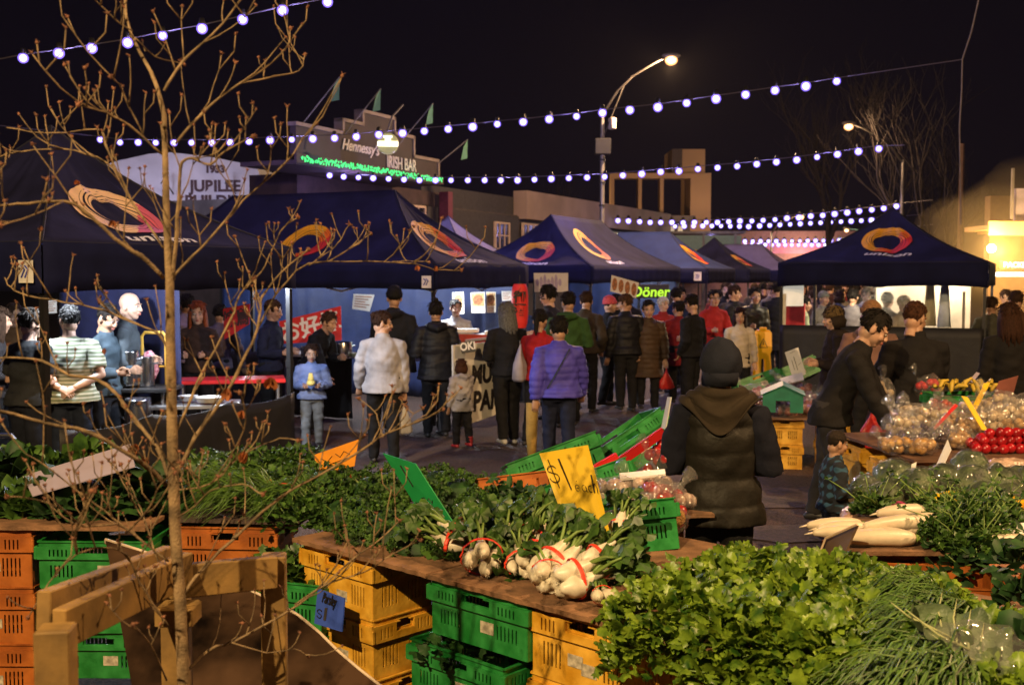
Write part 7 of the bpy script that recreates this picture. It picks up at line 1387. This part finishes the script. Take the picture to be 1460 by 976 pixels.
            for _q in range(r.choice((0, 1, 1, 2))):
                s_ = -s_; p = tp[r.choice((1, 2, 3))]; dv = V((-s_*.6, r.uniform(-.4, .4), .8)).normalized(); p2 = p+dv*L*.35; p3 = p2+V((-s_*.1, 0, 1)).normalized()*L*.25; tw.tube([p, p2, p3], [.0018, .0015, .0014], 4); bud(p3, .0042)
    tw.build('twigs', mt_tb, E, smooth=True)['kind'] = 'stuff'; bd.build('buds', mt_bud, E, smooth=True)['kind'] = 'stuff'
    dl = mat('dead_leaf', (.25, .075, .02), .7, var=.4, nscale=15, trans=.2)
    for (px, py, s) in ((160, 318, .016), (325, 560, .03), (385, 545, .03), (195, 640, .03), (350, 650, .028), (205, 655, .02), (110, 260, .012), (60, 325, .012), (595, 382, .012), (622, 382, .012), (150, 500, .015), (345, 590, .02)):
        m = MB(); p = P(px, py, 2.75)-O
        for q in range(3): s_ = s*.42; leaf(m, p+V((0, 0, s_)), V((r.uniform(-.5, .5), r.uniform(-.4, .4), -1)), V((r.uniform(-1, 1), 1, 0)), s_*2.4, s_*.7, 0, 3, .6, r=r)
        m.build('dead_leaf', dl, E)
young_tree()
def guard():
    E = empty('timber_tree_guard', (-.9, 2.9, 0), 0, 'timber stake frame of square posts and rails around the young tree', 'tree guard'); O = V((-.9, 2.9, 0))
    def post(px, py, d, w_=.075):
        p = P(px, py, d); m = MB(); m.box((0, 0, p.z/2), (w_, w_, p.z), bev=.004); o = m.build('post', mt_wood, E, loc=(p.x-O.x, p.y-O.y, 0), rz=R(8)); return V((p.x, p.y, p.z))
    a = post(79, 893, 2.40); b = post(250, 812, 3.12); c = post(390, 790, 3.18, .07)
    def rail(p, q, lab, w_=.035, h_=.09, ext=.03):
        dr = (q-p); L = dr.length; m = MB(); m.box((0, 0, 0), (L+ext*2, w_, h_), bev=.003); o = m.build('rail', mt_wood, E); o.matrix_local = Matrix.Translation((p+q)/2-O) @ dr.to_track_quat('X', 'Z').to_matrix().to_4x4()
    n = V((.04, -.04, 0)); rail(a+V((-.02, .06, -.02))+V((.015, 0, 0)), P(262, 812, 2.98), '', ext=.02); rail(a+V((-.06, .08, .01)), P(240, 800, 3.15), '', ext=.0); rail(P(252, 828, 2.99), c+V((0, -.06, -.035)), '', ext=.02)
    m = MB(); m.box((0, 0, -.03), (.1, .09, .05), bev=.004); o = m.build('block', mt_wood, E); o.location = P(254, 858, 2.92)-O
guard()
m = MB(); m.ell((0, 0, 0), (.5, .45, .16), 30, 16, fn=lambda d: 1+.2*noise.noise(d*4)+.05*noise.noise(d*15)); o = m.build('soil_mound', mat('soil', (.05, .035, .025), .95, var=.5, nscale=20, bump=.8, bscale=60), smooth=True, loc=(-1.25, 3.1, .45)); tag(o, kind='structure')
m = MB(); m.lathe([(.0, 0), (.62, 0), (.66, .5), (.62, .5), (.6, .42), (0, .42)], 32); o = m.build('tree_planter', mat('planter', (.04, .035, .03), .7), smooth=False, loc=(-1.2, 3.0, 0)); tag(o, 'dark round planter holding the young tree and its soil', 'planter')
